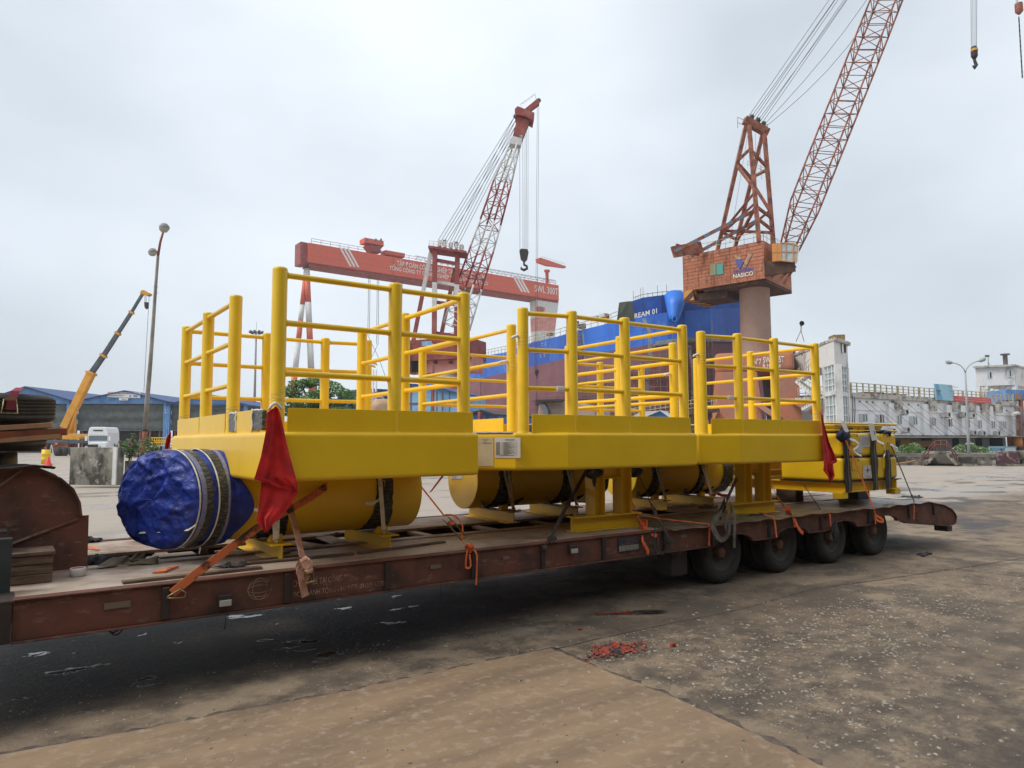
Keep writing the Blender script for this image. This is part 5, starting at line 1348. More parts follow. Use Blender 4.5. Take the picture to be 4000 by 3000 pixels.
m.tube([Q.w(2034, 407, 1.5), Q.w(2089, 367, 1.5)], .04, 4).tube([Q.w(2089, 367, 1.5), Q.w(2095, 387, 1.5)], .04, 4); m.build('handrail', whitep, hd)
for x, y in ((2014, 456), (2064, 474), (2104, 394)):
    MB().lathe(Q.w(x, y, 1.8), [(0, 0), (.30, 0), (.33, .1), (.30, .2), (0, .2)], 14, (Q.d, V((0, 0, 1)), Q.n)).build('sheave', darksteel, hd)
# A-frame
aft = thing  # (keep linting quiet)
m = MB(); Q.poly(m, [(1672, 967), (1822, 988), (1822, 980), (1674, 958)], 0, 3.2); plat = m.build('sheave_platform', redp2, t)
def leg_bands(a, b_, w_, o, lst):
    for q0, q1, mt in lst:
        A = Q.w(a[0] + (b_[0] - a[0]) * q0, a[1] + (b_[1] - a[1]) * q0, o); B = Q.w(a[0] + (b_[0] - a[0]) * q1, a[1] + (b_[1] - a[1]) * q1, o)
        MB().bar(A, B, w_, w_, Q.n).build('frame_leg', mt, t)
leg_bands((1699, 972), (1696, 1340), .62, 2.6, [(0, .36, redp2), (.36, .64, whitep), (.64, 1, redp2)])
leg_bands((1787, 985), (1782, 1340), .62, 2.2, [(0, .36, redp2), (.36, .60, whitep), (.60, 1, redp2)])
leg_bands((1685, 975), (1612, 1345), .50, .2, [(0, .45, whitep), (.45, 1, redp2)])
leg_bands((1778, 1050), (1716, 1345), .50, -.6, [(0, .3, rustcr), (.3, 1, redp2)])
for a, b_ in (((1700, 1015), (1782, 1030)), ((1700, 1100), (1784, 1115)), ((1698, 1180), (1784, 1190)), ((1698, 1300), (1783, 1312))):
    MB().bar(Q.w(*a, 2.4), Q.w(*b_, 2.2), .4, .4, Q.n).build('cross_beam', redp2 if a[1] != 1100 else whitep, t)
for k, x in enumerate((1711, 1730, 1755, 1776, 1797)):
    MB().lathe(Q.w(x, 950 + k * 4 - (8 if k in (1, 3) else 0), 1.2), [(0, 0), (.36, 0), (.36, .12), (.24, .2), (.36, .28), (.36, .40), (0, .40)], 14, (Q.d * .3 + Q.n * .95, V((0, 0, 1)), Q.d)).build('sheave', rust, plat)
    MB().obox(Q.w(x + 7, 952 + k * 4, 1.2), Q.d * .18, Q.n * .4, (0, 0, .38)).build('sheave_block', whitep, plat)
m = MB()
for k in range(9): m.tube([Q.w(1676 + 17 * k, 960 + 2.4 * k, 3.2), Q.w(1676 + 17 * k, 940 + 2.4 * k, 3.2)], .04, 4)
for dy in (0, 10): m.tube([Q.w(1676, 940 + dy, 3.2), Q.w(1812, 960 + dy, 3.2)], .04, 4)
m.build('handrail', whitep, plat)
for k in range(8):
    a = Q.w(1712 + 11 * k, 938 + 3 * k, 1.4); b_ = Q.w(2010 + (k % 4) * 5, 455 + (k % 4) * 14, 2)
    MB().tube([a, b_], .035, 4).build('luffing_rope', cable, t)
for x0, x1 in ((2028, 2031), (2040, 2043), (2049, 2050), (2055, 2055), (2061, 2062)):
    MB().tube([Q.w(x0 + 2, 478, 2), Q.w(x1, 975, 2)], .03, 4).build('hoist_rope', cable, t)
m = MB(); Q.poly(m, [(2029, 978), (2036, 971), (2060, 973), (2065, 984), (2060, 1010), (2048, 1022), (2034, 1008)], 1.6, 2.4); hk = m.build('hook_block', darksteel, t)
m = MB().tube([Q.w(2047, 1018, 2), Q.w(2047, 1036, 2)], .12, 8)
m.tube([Q.w(x, y, 2) for x, y in ((2047, 1034), (2058, 1040), (2059, 1049), (2047, 1055), (2036, 1050), (2036, 1042))], [.16, .16, .18, .2, .16, .06], 8); m.build('hook', darksteel, hk)
for x in (2099, 2105): MB().tube([Q.w(x, 402, 2), Q.w(x - 8, 1448, 2)], .03, 4).build('hoist_rope', cable, t)
m = MB(); Q.poly(m, [(2089, 1450), (2095, 1443), (2102, 1444), (2106, 1452), (2101, 1466), (2096, 1470), (2091, 1462)], 1.8, 2.2); hk = m.build('small_hook_block', darksteel, t)
MB().tube([Q.w(x, y, 2) for x, y in ((2097, 1468), (2101, 1473), (2098, 1478), (2094, 1474))], .06, 6).tube([Q.w(2097, 1478, 2), Q.w(2097, 1560, 2)], .03, 4).build('hook', darksteel, hk)
# machine house
H2 = Fac(1546, 97, 1840, 93)
m = MB(); H2.pbox(m, 1552, 1332, 1830, 1398, -6, 0); hs = m.build('machine_house', redp2, t)
m = MB(); H2.pbox(m, 1546, 1338, 1600, 1450, -5, .8); m.build('counterweight', rustcr, hs)
m = MB(); H2.pbox(m, 1612, 1398, 1830, 1446, -5, -1.0); m.build('lower_deck', salmon, hs)
m = MB(); H2.pbox(m, 1600, 1400, 1640, 1450, -4.5, -.6); m.build('dark_recess', darkvoid, hs)
m = MB(); H2.pbox(m, 1655, 1336, 1700, 1352, .01, .6); m.build('blue_tank', lightblue, hs)
handrail(H2, H2.s_(1556), H2.s_(1825), H2.w(1700, 1332).z, 1.1, -.1, 'handrail', palesteel, hs, 1.0, .03)
handrail(H2, H2.s_(1612), H2.s_(1830), H2.w(1700, 1398).z, 1.1, .5, 'handrail', rustcr, hs, .9, .03)
MB().lathe(H2.w(1735, 1470, -3), [(2.2, -.3), (2.2, .3), (1.9, .3), (1.9, .9)], 36).build('slewing_ring', whitep, t)
MB().lathe(H2.w(1735, 1478, -3), [(1.7, -14), (1.7, .0)], 24).build('pedestal', salmon, t)
for px in (1660, 1700, 1760):
    m = MB().obox(H2.w(px, 1415, -.6), H2.d * .2, H2.n * .15, (0, 0, .18)).tube([H2.w(px, 1398, -.6), H2.w(px, 1412, -.6)], .04, 4); m.build('floodlight', darksteel, hs)

# ---------------------------------------------------------------- rusty pedestal crane on the right
t = thing('pedestal_crane', 'rusty orange pedestal crane with lattice jib reaching out of the top of the photo', 'crane', gxy(2950, 76))
FL = Fac(2666, 78.2, 2982, 72.0)         # long side of the machine house
FR = Fac(2982, 72.0, 3088, 76.5)         # short side
zA, zB = FL.w(2982, 939).z, FL.w(2982, 1087).z
A, B, Cc = FL.w(2666, 1005), FL.w(2982, 939), FR.w(3088, 1000)
A = V((A.x, A.y, 0)); B = V((B.x, B.y, 0)); Cc = V((Cc.x, Cc.y, 0)); Dd = A + Cc - B
UA, UB = (A - FL.a).dot(FL.d), (B - FL.a).dot(FL.d)
house = MB().prism([V((p.x, p.y, zB)) for p in (A, B, Cc, Dd)], (0, 0, zA - zB)).build('machine_house', rustpanel, t)
# panel seams (real cover strips)
m = MB()
for k in range(1, 10):
    z = zB + (zA - zB) * k / 10
    m.bar(FL.p(UA, z, .01), FL.p(UB, z, .01), .025, .018)
for k in range(1, 5):
    m.bar(FL.p(UA + (UB - UA) * k / 5, zB, .03), FL.p(UA + (UB - UA) * k / 5, zA, .015), .035, .03, FL.n)
m.build('panel_seams', rustcr, house)
wn_ = MB(); FL.pbox(wn_, 2774, 1034, 2798, 1074, .03, .08); wf = wn_.build('window', M('greenish_pane', (.30, .30, .16), .4), house)
wn_ = MB(); FL.pbox(wn_, 2800, 1033, 2826, 1070, .05, .10); wn_.build('pane', M('teal_pane', (.10, .38, .32), .3), wf)
# emblem and names
cream = M('worn_cream_paint', (.42, .29, .18), .8, var=((.3, .13, .07), 3, .46, .60)); blu = M('worn_blue_paint', (.06, .09, .34), .7, var=((.2, .09, .08), 3, .55, .7))
m = MB(); FL.poly(m, [(2867, 998), (2886, 996), (2896, 1010), (2894, 1014), (2878, 1013)], .03, .09); m.build('emblem_wing', cream, house)
m = MB(); FL.poly(m, [(2940, 988), (2924, 990), (2900, 1043), (2912, 1046)], .03, .09); m.build('emblem_wing', cream, house)
m = MB(); FL.poly(m, [(2870, 1016), (2896, 1015), (2905, 1022), (2890, 1050), (2884, 1046)], .03, .10); m.build('emblem_heart', blu, house)
gtext('VINASHIN', 2864, 2942, 1054, 1072, FL, house, blu, .06)
gtext('NASICO', 2864, 2943, 1072, 1088, FL, house, letterw, .06)
def hz_rail(pts, h, mat, parent, name='handrail', r=.03, step=1.0):
    m = MB()
    for a, b_ in zip(pts[:-1], pts[1:]):
        n_ = max(1, int((b_ - a).length / step))
        for k in range(n_ + 1):
            q = a.lerp(b_, k / n_); m.tube([q, q + V((0, 0, h))], r, 4)
        for hh in (h, h * .5): m.tube([a + V((0, 0, hh)), b_ + V((0, 0, hh))], r, 4)
    return m.build(name, mat, parent)
up3 = lambda p, z: V((p.x, p.y, z))
hz_rail([up3(A, zA), up3(B, zA), up3(Cc, zA)], 1.0, palesteel, house)
# underside: turntable, counterweight
und = M('dark_rusty_underside', (.06, .03, .02), .9, var=((.13, .06, .035), 1.2, .45, .65))
m = MB().prism([V((p.x, p.y, zB - .35)) for p in (A.lerp(B, .25) - FL.n * .3, B - FL.n * .3, Cc, Dd.lerp(Cc, .25))], (0, 0, .345)); m.build('bed_frame', und, t)
cwm = M('hazard_stripe', (.50, .26, .04), .7)
n, l = cwm.node_tree.nodes, cwm.node_tree.links
tco = n.new('ShaderNodeTexCoord'); wv_ = n.new('ShaderNodeTexWave'); wv_.inputs['Scale'].default_value = .42; wv_.bands_direction = 'DIAGONAL'; rpx = n.new('ShaderNodeValToRGB')
rpx.color_ramp.interpolation = 'CONSTANT'; rpx.color_ramp.elements[0].color = (.07, .025, .015, 1); rpx.color_ramp.elements[1].color = (.55, .25, .05, 1); rpx.color_ramp.elements[1].position = .5
l.new(tco.outputs['Object'], wv_.inputs[0]); l.new(wv_.outputs[0], rpx.inputs[0]); l.new(rpx.outputs[0], n['Principled BSDF'].inputs['Base Color'])
zC = FL.w(2669, 1178).z
c0, c1_ = FL.w(2669, 1132), FL.w(2712, 1132)
cwt = MB().prism([V((p.x, p.y, zC)) for p in (A + FL.d * .05 + FL.n * .02, A + FL.d * 1.25 + FL.n * .02, A + FL.d * 1.25 - FL.n * 5, A + FL.d * .05 - FL.n * 5)], (0, 0, zB - zC - .002)).build('counterweight', cwm, t)
MB().prism([V((p.x, p.y, zC + .02)) for p in (A + FL.d * 1.27 - FL.n * .6, A + FL.d * 4.6 - FL.n * 1.2, A + FL.d * 4.6 - FL.n * 4.6, A + FL.d * 1.27 - FL.n * 4.6)], (0, 0, zB - zC - .40)).build('counterweight_bay', und, t)
# column
cc = at(2952, 1300, 76.5); zc0 = at(2952, 1372, 76.5).z; zc1 = at(2952, 1118, 76.5).z
MB().lathe((cc.x, cc.y, 0), [(1.58, zc0 - 1), (1.58, zc1 - .3), (1.9, zc1 - .3), (1.9, zc1 + .1), (1.62, zc1 + .1), (1.62, zc1 + .6)], 48).build('column', pinkcol, t)
# portal base
PB = Fac(2793, 74, 3118, 71)
Fz = PB.w(2900, 1375).z
m = MB(); zt_ = PB.w(2905, 1374).z; zb_ = PB.w(2955, 1452).z
PB.box(m, .1, PB.L - .1, zb_, zt_, -7.0, -.0); pb = m.build('portal_ring', portalp, t, bevel=(.5, 3))
def pleg(pxs, o0, o1, mt):
    m = MB(); PB.poly(m, pxs, o0, o1); return m.build('portal_leg', mt, t)
pleg([(2795, 1452), (2956, 1452), (2972, 1560), (2985, 1770), (2765, 1770)], -1.2, -.02, portalp)
pleg([(3012, 1452), (3120, 1452), (3125, 1560), (3150, 1770), (3050, 1770), (3020, 1560)], -1.2, -.02, portalp)
pleg([(2975, 1462), (3075, 1462), (3100, 1770), (3010, 1770)], -6.5, -5.2, greysteel)
pleg([(2820, 1462), (2900, 1462), (2880, 1770), (2790, 1770)], -6.5, -5.2, greysteel)
for a, b_ in (((2955, 1575), (3050, 1640)), ((3090, 1560), (3260, 1660)), ((2800, 1600), (2740, 1720))):
    MB().bar(PB.w(*a, .5), PB.w(*b_, 1.4), .5, .9, PB.n).build('portal_brace', portalp, t)
gtext('N°7', 2944, 2974, 1401, 1424, PB, pb, letterw, .1)
gtext('SWL: 15T', 2981, 3064, 1394, 1418, PB, pb, letterw, .1)
gtext('R:16÷35m', 2981, 3050, 1421, 1438, PB, pb, letterw, .1)
# A-frame mast
def up_at(px, py, base): # a point above/near base depth
    return base
J = Fac(2700, 76, 3400, 76)
def J3(x, y, o): return J.w(x, y, o)
lt = [J3(2918, 486, 1.6), J3(2978, 523, 1.6), J3(2924, 486, 4.2), J3(2988, 523, 4.2)]
lb = [J3(2801, 985, -1.5), J3(2870, 972, -3.2), J3(2965, 945, 4.2), J3(3022, 962, 1.6)]
tops = [J3(2916, 484, 1.2), J3(2978, 526, -.4), J3(2926, 490, 3.0), J3(2986, 524, 1.4)]
for a, b_ in zip(lb, tops): MB().bar(a, b_, .38, .38, J.n).build('mast_leg', rustcr, t)
def P_(i, q): return lb[i].lerp(tops[i], q)
m = MB()
for (i, q0, j, q1) in ((0, .72, 2, .80), (1, .63, 3, .68), (0, .70, 1, .62), (2, .78, 3, .70), (0, .68, 2, .45), (1, .60, 3, .30), (0, .15, 2, .42), (1, .1, 3, .32), (0, .17, 3, .12), (2, .2, 3, .14), (2, .30, 3, .25), (0, .16, 1, .08), (0, .14, 2, .33), (1, .06, 2, .30)):
    m.bar(P_(i, q0), P_(j, q1), .26, .26, J.n)
m.build('mast_bracing', rustcr, t)
MB().bar(J3(2908, 468, 1.6), J3(2998, 520, 1.0), .8, .7, J.n).build('mast_head', rustcr, t)
for x, y in ((2931, 460), (2956, 472), (2977, 486)):
    MB().lathe(J3(x, y, 1.2), [(0, 0), (.34, 0), (.36, .1), (.34, .3), (0, .3)], 14, (V((0, 0, 1)), J.n, J.d)).build('sheave', darksteel, t)
hz_rail([J3(2882, 500, 2.2), J3(2912, 512, 2.2)], 1.2, rustcr, t); hz_rail([J3(2985, 528, 2.2), J3(2999, 524, 2.0)], 1.1, rustcr, t)
hz_rail([J3(2920, 650, 2.5), J3(2988, 678, 2.0)], .6, palesteel, t, 'platform_rail', .025, .5)
# backstay beams with worn stripes
for a, b_, o in (((2636, 983), (2949, 822), 2.5), ((2700, 1000), (2950, 865), .2)):
    A_, B_ = J3(*a, o), J3(*b_, o)
    for k in range(14):
        MB().bar(A_.lerp(B_, k / 14), A_.lerp(B_, (k + 1) / 14), .34, .34, J.n).build('backstay', (rustcr if k % 2 else M('worn_blue_grey', (.16, .17, .22), .8)) if k < 2 else ([rustcr, bpy.data.materials['worn_blue_grey']][k % 2]), t)
MB().bar(J3(2628, 985, 2.6), J3(2740, 965, 1), 1.2, .3, J.n).bar(J3(2640, 960, 2), J3(2732, 992, 1), .5, .2, J.n).build('rear_platform', rustcr, t)
# jib
cl = [(3078, 985), (3146, 797), (3244, 550), (3344, 300), (3463, 0), (3740, -700)]
jp = [J3(x, y, 3.0) for x, y in cl]
bd = (jp[-1] - jp[0]).normalized(); sx = (J.d - bd * J.d.dot(bd)).normalized(); bk_ = sx.cross(bd).normalized(); yaw = R(34)
s1_ = sx * math.cos(yaw) + bk_ * math.sin(yaw); b1_ = bk_ * math.cos(yaw) - sx * math.sin(yaw)
lattice(jp, [1.5, 2.55, 2.55, 2.6, 2.6, 1.6], 2.2, (s1_, b1_), .10, .045, [(0, 1, rustcr)], 1.55, t, 'jib')
for k in range(9):
    a = J3(2926 + 8 * k, 452 + 5.5 * k, 1.4); b_ = J3(3715 + 6 * k, -690 + 8 * k, 3)
    sg = [0, .4, 0, 0, .8, 0, 0, 2.6, 4.4][k]
    MB().tube([a.lerp(b_, q / 10) + V((0, 0, -sg * math.sin(math.pi * q / 10))) for q in range(11)], .028, 4).build('pendant_rope', cable, t)
for a, b_ in (((2902, 500), (2800, 960)), ((2925, 500), (2850, 950)), ((2950, 520), (2960, 935)), ((2968, 530), (2975, 700))):
    MB().tube([J3(*a, 1), J3(*b_, 0)], .02, 4).build('rigging_rope', cable, t)
# operator cab
CB = Fac(3015, 71.2, 3075, 70.6)
orangep = M('faded_orange_paint', (.60, .24, .05), .7, var=((.45, .30, .15), 2, .5, .7))
m = MB(); CB.pbox(m, 3015, 952, 3050, 1018, -2.2, 0); cb = m.build('operator_cab', orangep, t)
m = MB(); CB.poly(m, [(3051, 948), (3098, 951), (3118, 962), (3112, 1005), (3098, 1022), (3051, 1016)], -2.0, -.05); m.build('cab_glazing', glasspale, cb)
m = MB()
for x0, y0, x1, y1 in ((3050, 948, 3100, 951), (3100, 951, 3118, 962), (3050, 982, 3117, 984), (3050, 948, 3050, 1018), (3069, 949, 3069, 1020), (3098, 951, 3098, 1022), (3118, 962, 3112, 1005), (3050, 1018, 3098, 1023), (3098, 1023, 3112, 1005), (3033, 952, 3033, 1018), (3015, 985, 3050, 984)):
    m.bar(CB.w(x0, y0, .0), CB.w(x1, y1, .0), .10, .10, CB.n)
m.build('cab_frame', orangep, cb)
MB().bar(CB.w(2985, 1050, -.5), CB.w(3105, 1030, -.5), .3, 1.6, (0, 0, 1)).build('cab_floor', und, t)
for a, b_ in (((2982, 1080), (3060, 1022)), ((3010, 1085), (3090, 1030)), ((3035, 1100), (3105, 1035)), ((3060, 1110), (3108, 1040))):
    MB().bar(CB.w(*a, -.8), CB.w(*b_, -.8), .2, .25, CB.n).build('stair_stringer', rustcr, t)
# ---------------------------------------------------------------- ship on the slipway
hullblue = M('hull_blue', (.025, .155, .62), .5, seams=(8, 2.2, .035, .45), var=((.012, .07, .36), .10, .42, .6, (1, 1, .5)), var2=((.06, .20, .58), .5, .6, .74), bump=(1.2, .2, .05))
hullred = M('hull_antifouling', (.23, .10, .115), .75, seams=(8, 2.2, .04, .5), var=((.15, .06, .075), .13, .4, .62), var2=((.28, .03, .035), .10, .60, .66), bump=(1.2, .2, .05))
hullgrey = M('hull_primer_grey', (.30, .33, .34), .8, var=((.20, .22, .24), .8, .4, .6))
olive = M('olive_primer', (.19, .21, .165), .8)
ship = thing('ship_hull', 'large unfinished blue and red ship hull standing in scaffolding', 'ship', gxy(2300, 100))
cols = [(1640, 168, 1432, 1530), (1770, 149, 1410, 1502), (1850, 138, 1396, 1484), (1988, 121, 1371, 1452), (2071, 113, 1338, 1432), (2193, 103, 1308, 1403), (2238, 100, 1294, 1394), (2370, 92.5, 1262, 1371), (2419, 90.3, 1243, 1363), (2470, 88.4, 1232, 1356), (2523, 87, 1226, 1346), (2568, 86.2, 1220, 1337), (2620, 85.5, 1214, 1329), (2681, 85.2, 1208, 1322), (2780, 86.4, 1200, 1320), (2900, 89.5, 1195, 1323), (2990, 95, 1195, 1330)]
def vcol(px, y, D):
    g0 = gxy(px, D); f_ = at(px, y, D); return V((g0.x, g0.y, f_.z))
TP = [vcol(c[0], c[2], c[1]) for c in cols]; BD = [vcol(c[0], c[3], c[1]) for c in cols]
m = MB()
for i in range(len(cols) - 1):
    k = len(m.v); m.v += [V((BD[i].x, BD[i].y, 0)), V((BD[i + 1].x, BD[i + 1].y, 0)), BD[i + 1], BD[i]]; m.f.append([k, k + 1, k + 2, k + 3]); m.sm.append(False)
m.build('lower_hull', hullred, ship, solid=.4)
m = MB()
for i in range(len(cols) - 1):
    k = len(m.v); m.v += [BD[i], BD[i + 1], TP[i + 1], TP[i]]; m.f.append([k, k + 1, k + 2, k + 3]); m.sm.append(False)
m.build('upper_hull', hullblue, ship, solid=.4)
# raised bow
bw = [(2484, 88, 1166), (2523, 87, 1153), (2600, 85.6, 1143), (2668, 85.2, 1138), (2780, 86.4, 1142), (2900, 89.5, 1152), (2990, 95, 1165)]
m = MB()
def hull_at(px):
    for a, b_ in zip(cols[:-1], cols[1:]):
        if a[0] <= px <= b_[0]:
            q = (px - a[0]) / (b_[0] - a[0]); return 1 / (1 / a[1] + (1 / b_[1] - 1 / a[1]) * q), a[2] + (b_[2] - a[2]) * q
for a, b_ in zip(bw[:-1], bw[1:]):
    k = len(m.v)
    m.v += [vcol(a[0], hull_at(a[0])[1] + 1, hull_at(a[0])[0]), vcol(b_[0], hull_at(b_[0])[1] + 1, hull_at(b_[0])[0]), vcol(b_[0], b_[2], b_[1] - .6), vcol(a[0], a[2], a[1] - .6)]
    m.f.append([k, k + 1, k + 2, k + 3]); m.sm.append(False)
m.build('bow_bulwark', M('hull_deep_blue', (.012, .06, .30), .5, var=((.016, .10, .46), .16, .45, .55)), ship, solid=.3)
m = MB().prism([vcol(x, y, 87.6) for x, y in ((2417, 1246), (2427, 1173), (2462, 1168), (2486, 1167), (2500, 1240), (2440, 1250))], (0, 0, .0) or V(cf) * .3); m.build('primer_patch', olive, ship)
m = MB().prism([vcol(x, y, 87.4) for x, y in ((2436, 1178), (2462, 1168), (2484, 1166), (2490, 1178), (2500, 1238), (2488, 1232))][:4], V(cf) * .05)
# deck-edge clutter and rails
m = MB()
for i in range(8):
    a, b_ = TP[i], TP[i + 1]; n_ = max(2, int((b_ - a).length / 1.6))
    for k in range(n_):
        q = a.lerp(b_, k / n_); m.tube([q, q + V((0, 0, 1.1))], .05, 4)
    m.tube([a + V((0, 0, 1.1)), b_ + V((0, 0, 1.1))], .05, 4).tube([a + V((0, 0, .6)), b_ + V((0, 0, .6))], .04, 4)
m.build('deck_rail', palesteel, ship)
m = MB()
for a, b_ in zip(bw[:-1], bw[1:]):
    p0, p1 = vcol(a[0], a[2], a[1] - .7), vcol(b_[0], b_[2], b_[1] - .7)
    for k in range(4):
        q = p0.lerp(p1, k / 4); m.tube([q, q + V((0, 0, .5 + .8 * ((k * 7 + a[0]) % 3 == 0)))], .035, 4)
    m.tube([p0 + V((0, 0, .4)), p1 + V((0, 0, .4))], .035, 4)
m.build('bow_rail', greysteel, ship)
for px, y0, w_, h_ in ((2262, 1262, 14, 30), (2290, 1268, 12, 22), (2345, 1236, 26, 20), (2375, 1225, 20, 18), (2160, 1300, 16, 10), (1880, 1382, 12, 10), (2385, 1232, 8, 26)):
    D_ = hull_at(px)[0] + 1; p = vcol(px, y0, D_); s_ = D_ / FPX
    m = MB().box(p.x - w_ * s_ / 2, p.x + w_ * s_ / 2, p.y, p.y + 1, p.z - h_ * s_ * .4, p.z + h_ * s_ * .5); m.build('deck_gear', [rustcr, greysteel, whitep][int(px) % 3], ship)
# name, anchor pocket, welded seams, draught marks
a_, b_ = vcol(2488, 1238, 86.4), vcol(2577, 1216, 85.3); rt = (b_ - a_)
text_mesh('lettering', 'REAM 01', a_, rt, (0, 0, 1), rt.length, vcol(2488, 1218, 86.4).z - a_.z, letterw, ship, ext=.05, font_bold=True)
pa_, pb_ = vcol(2652, 1150, 84.6), vcol(2643, 1246, 83.2)
ap = MB().tube([pa_, pa_.lerp(pb_, .5), pa_.lerp(pb_, .85), pb_], [1.35, .98, .68, .55], 24).build('anchor_pocket', M('hull_bright_blue', (.03, .19, .72), .45), ship)
ho = pb_ - cf * .46 + V((0, 0, .18))
MB().tube([ho + (cr * math.cos(R(20 * k)) * .26 + cu * math.sin(R(20 * k)) * .36) for k in range(18)], .10, 8, closed=True).build('hawse_ring', bpy.data.materials['hull_bright_blue'], ap)
MB().tube([ho, ho + cf * .12], .24, 14).build('hawse_hole', darkvoid, ap)
for pts_, w_ in (([(2522, 1236), (2545, 1290), (2546, 1330), (2548, 1400), (2535, 1450), (2530, 1560)], .45), ([(2282, 1262), (2288, 1330), (2292, 1390), (2300, 1430), (2287, 1520)], .45), ([(2568, 1337), (2681, 1322), (2780, 1321), (2893, 1324)], .5), ([(2560, 1345), (2660, 1330)], .3), ([(2700, 1345), (2715, 1470), (2708, 1560)], .3)):
    m = MB()
    for a, b_ in zip(pts_[:-1], pts_[1:]):
        m.bar(vcol(a[0], a[1], hull_at(a[0])[0] - .32), vcol(b_[0], b_[1], hull_at(b_[0])[0] - .32), w_, .03 if abs(a[1] - b_[1]) > abs(a[0] - b_[0]) else w_ * .9, cf)
    m.build('primed_seam', hullgrey, ship)
m = MB()
for cx_, cy_ in ((2125, 1342), (2138, 1340), (1972, 1382), (1905, 1432), (1915, 1432), (2133, 1385), (2118, 1388), (1975, 1435)):
    for dx, dy in ((-4, -4), (-1, -5), (3, -4), (-4, 3), (0, 5), (3, 3)):
        p = vcol(cx_ + dx, cy_ + dy, hull_at(cx_)[0] - .35); m.box(p.x - .09, p.x + .09, p.y - .03, p.y + .03, p.z - .05, p.z + .05)
m.build('draught_marks', letterw, ship)
# scaffolding against the hull
sc = thing('scaffolding', 'thin rusty tube scaffolding in front of the ship bow', 'scaffolding', gxy(2500, 84))
scr = random.Random(21)
tubem = M('scaffold_tube', (.22, .15, .11), .8)
for px in list(range(2065, 2640, 26)) + list(range(2640, 2800, 17)):
    D_ = hull_at(px)[0] - 1.4 - (px % 3) * .3
    top_ = (1575 - (px - 2065) * .33) if px < 2560 else scr.choice((1330, 1360, 1400, 1240))
    p0 = gxy(px, D_); z1 = at(px, max(top_ + scr.uniform(-18, 18), 1150), D_).z
    MB().tube([p0, V((p0.x, p0.y, z1))], .035, 5).build('standard', tubem, sc)
for k in range(16):
    y = 1640 - k * 21 + scr.uniform(-4, 4)
    x0 = int(2070 + max(0, (1560 - y)) * 2.6 + scr.uniform(-10, 30)); x1 = 2795
    if x0 > 2700: x0 = 2560
    seg = [vcol(x, y + (x - 2400) * -.035, hull_at(x)[0] - 1.6) for x in range(x0, x1, 40)]
    if len(seg) < 2: continue
    MB().tube(seg, .04, 5).build('ledger', tubem, sc)
    if k % 3 == 1:
        m = MB()
        for a, b_ in zip(seg[:-1], seg[1:]): m.bar(a + V((0, 0, .06)), b_ + V((0, 0, .06)), .7, .05)
        m.build('walk_board', wood, sc)
for k in range(22):
    x = scr.uniform(2100, 2740); y = scr.uniform(1480, 1640); D_ = hull_at(x)[0] - 1.9
    MB().tube([vcol(x, y, D_), vcol(x + scr.uniform(-25, 25), y + scr.uniform(20, 45), D_)], .03, 4).build('brace', tubem, sc)
def scaffold_tower(px, w_, y0, y1, D_, label):
    t = thing('scaffold_tower', label, 'scaffolding', gxy(px, D_), 'scaffold towers on the hull')
    g0, g1 = gxy(px - w_ / 2, D_), gxy(px + w_ / 2, D_); zt_ = at(px, y0, D_).z; zb_ = at(px, y1, D_).z
    bk = V((cf.x, cf.y, 0)).normalized() * (g1 - g0).length
    for a in (g0, g1, g0 + bk, g1 + bk): MB().tube([a + V((0, 0, zb_)), a + V((0, 0, zt_))], .05, 4).build('standard', tubem, t)
    m = MB(); z = zb_; k = 0
    while z < zt_ - .5:
        for a, b_ in ((g0, g1), (g1, g1 + bk), (g1 + bk, g0 + bk), (g0 + bk, g0)):
            m.tube([a + V((0, 0, z)), b_ + V((0, 0, z))], .035, 4)
        if k % 3 == 0: m.tube([g0 + V((0, 0, z)), g1 + V((0, 0, min(z + 1.8, zt_)))], .035, 4)
        z += .65; k += 1
    m.build('rungs', tubem, t)
scaffold_tower(1886, 20, 1358, 1545, 133, 'thin dark scaffold tower on the hull at the left, behind the second platform')
scaffold_tower(2272, 16, 1268, 1400, 97, 'scaffold tower with white boards on the hull behind the second platform')

# ---------------------------------------------------------------- foliage helper
def foliage(name, mat, parent, blobs, n, s, seed, base=None, flat=.5):
    r = random.Random(seed); m = MB()
    tot = sum(b[3] * b[4] * b[5] for b in blobs)
    for bx, by, bz, rx, ry, rz in blobs:
        k = int(n * rx * ry * rz / tot)
        for _ in range(k):
            while True:
                x, y, z = r.uniform(-1, 1), r.uniform(-1, 1), r.uniform(-1, 1); q = x * x + y * y + z * z
                if q < 1 and r.random() < .25 + .75 * q: break
            c = V((bx + x * rx, by + y * ry, bz + z * rz))
            a = V((r.gauss(0, 1), r.gauss(0, 1), r.gauss(0, 1) * flat)).normalized(); b_ = a.orthogonal().normalized()
            b_ = (b_ + a.cross(b_) * r.uniform(-1, 1)).normalized(); L = s * r.uniform(.6, 1.4)
            m.add([c - a * L * .5, c + b_ * L * .2, c + a * L * .5, c - b_ * L * .2], [(0, 1, 2, 3)])
    return m.build(name, mat, parent, base=base)
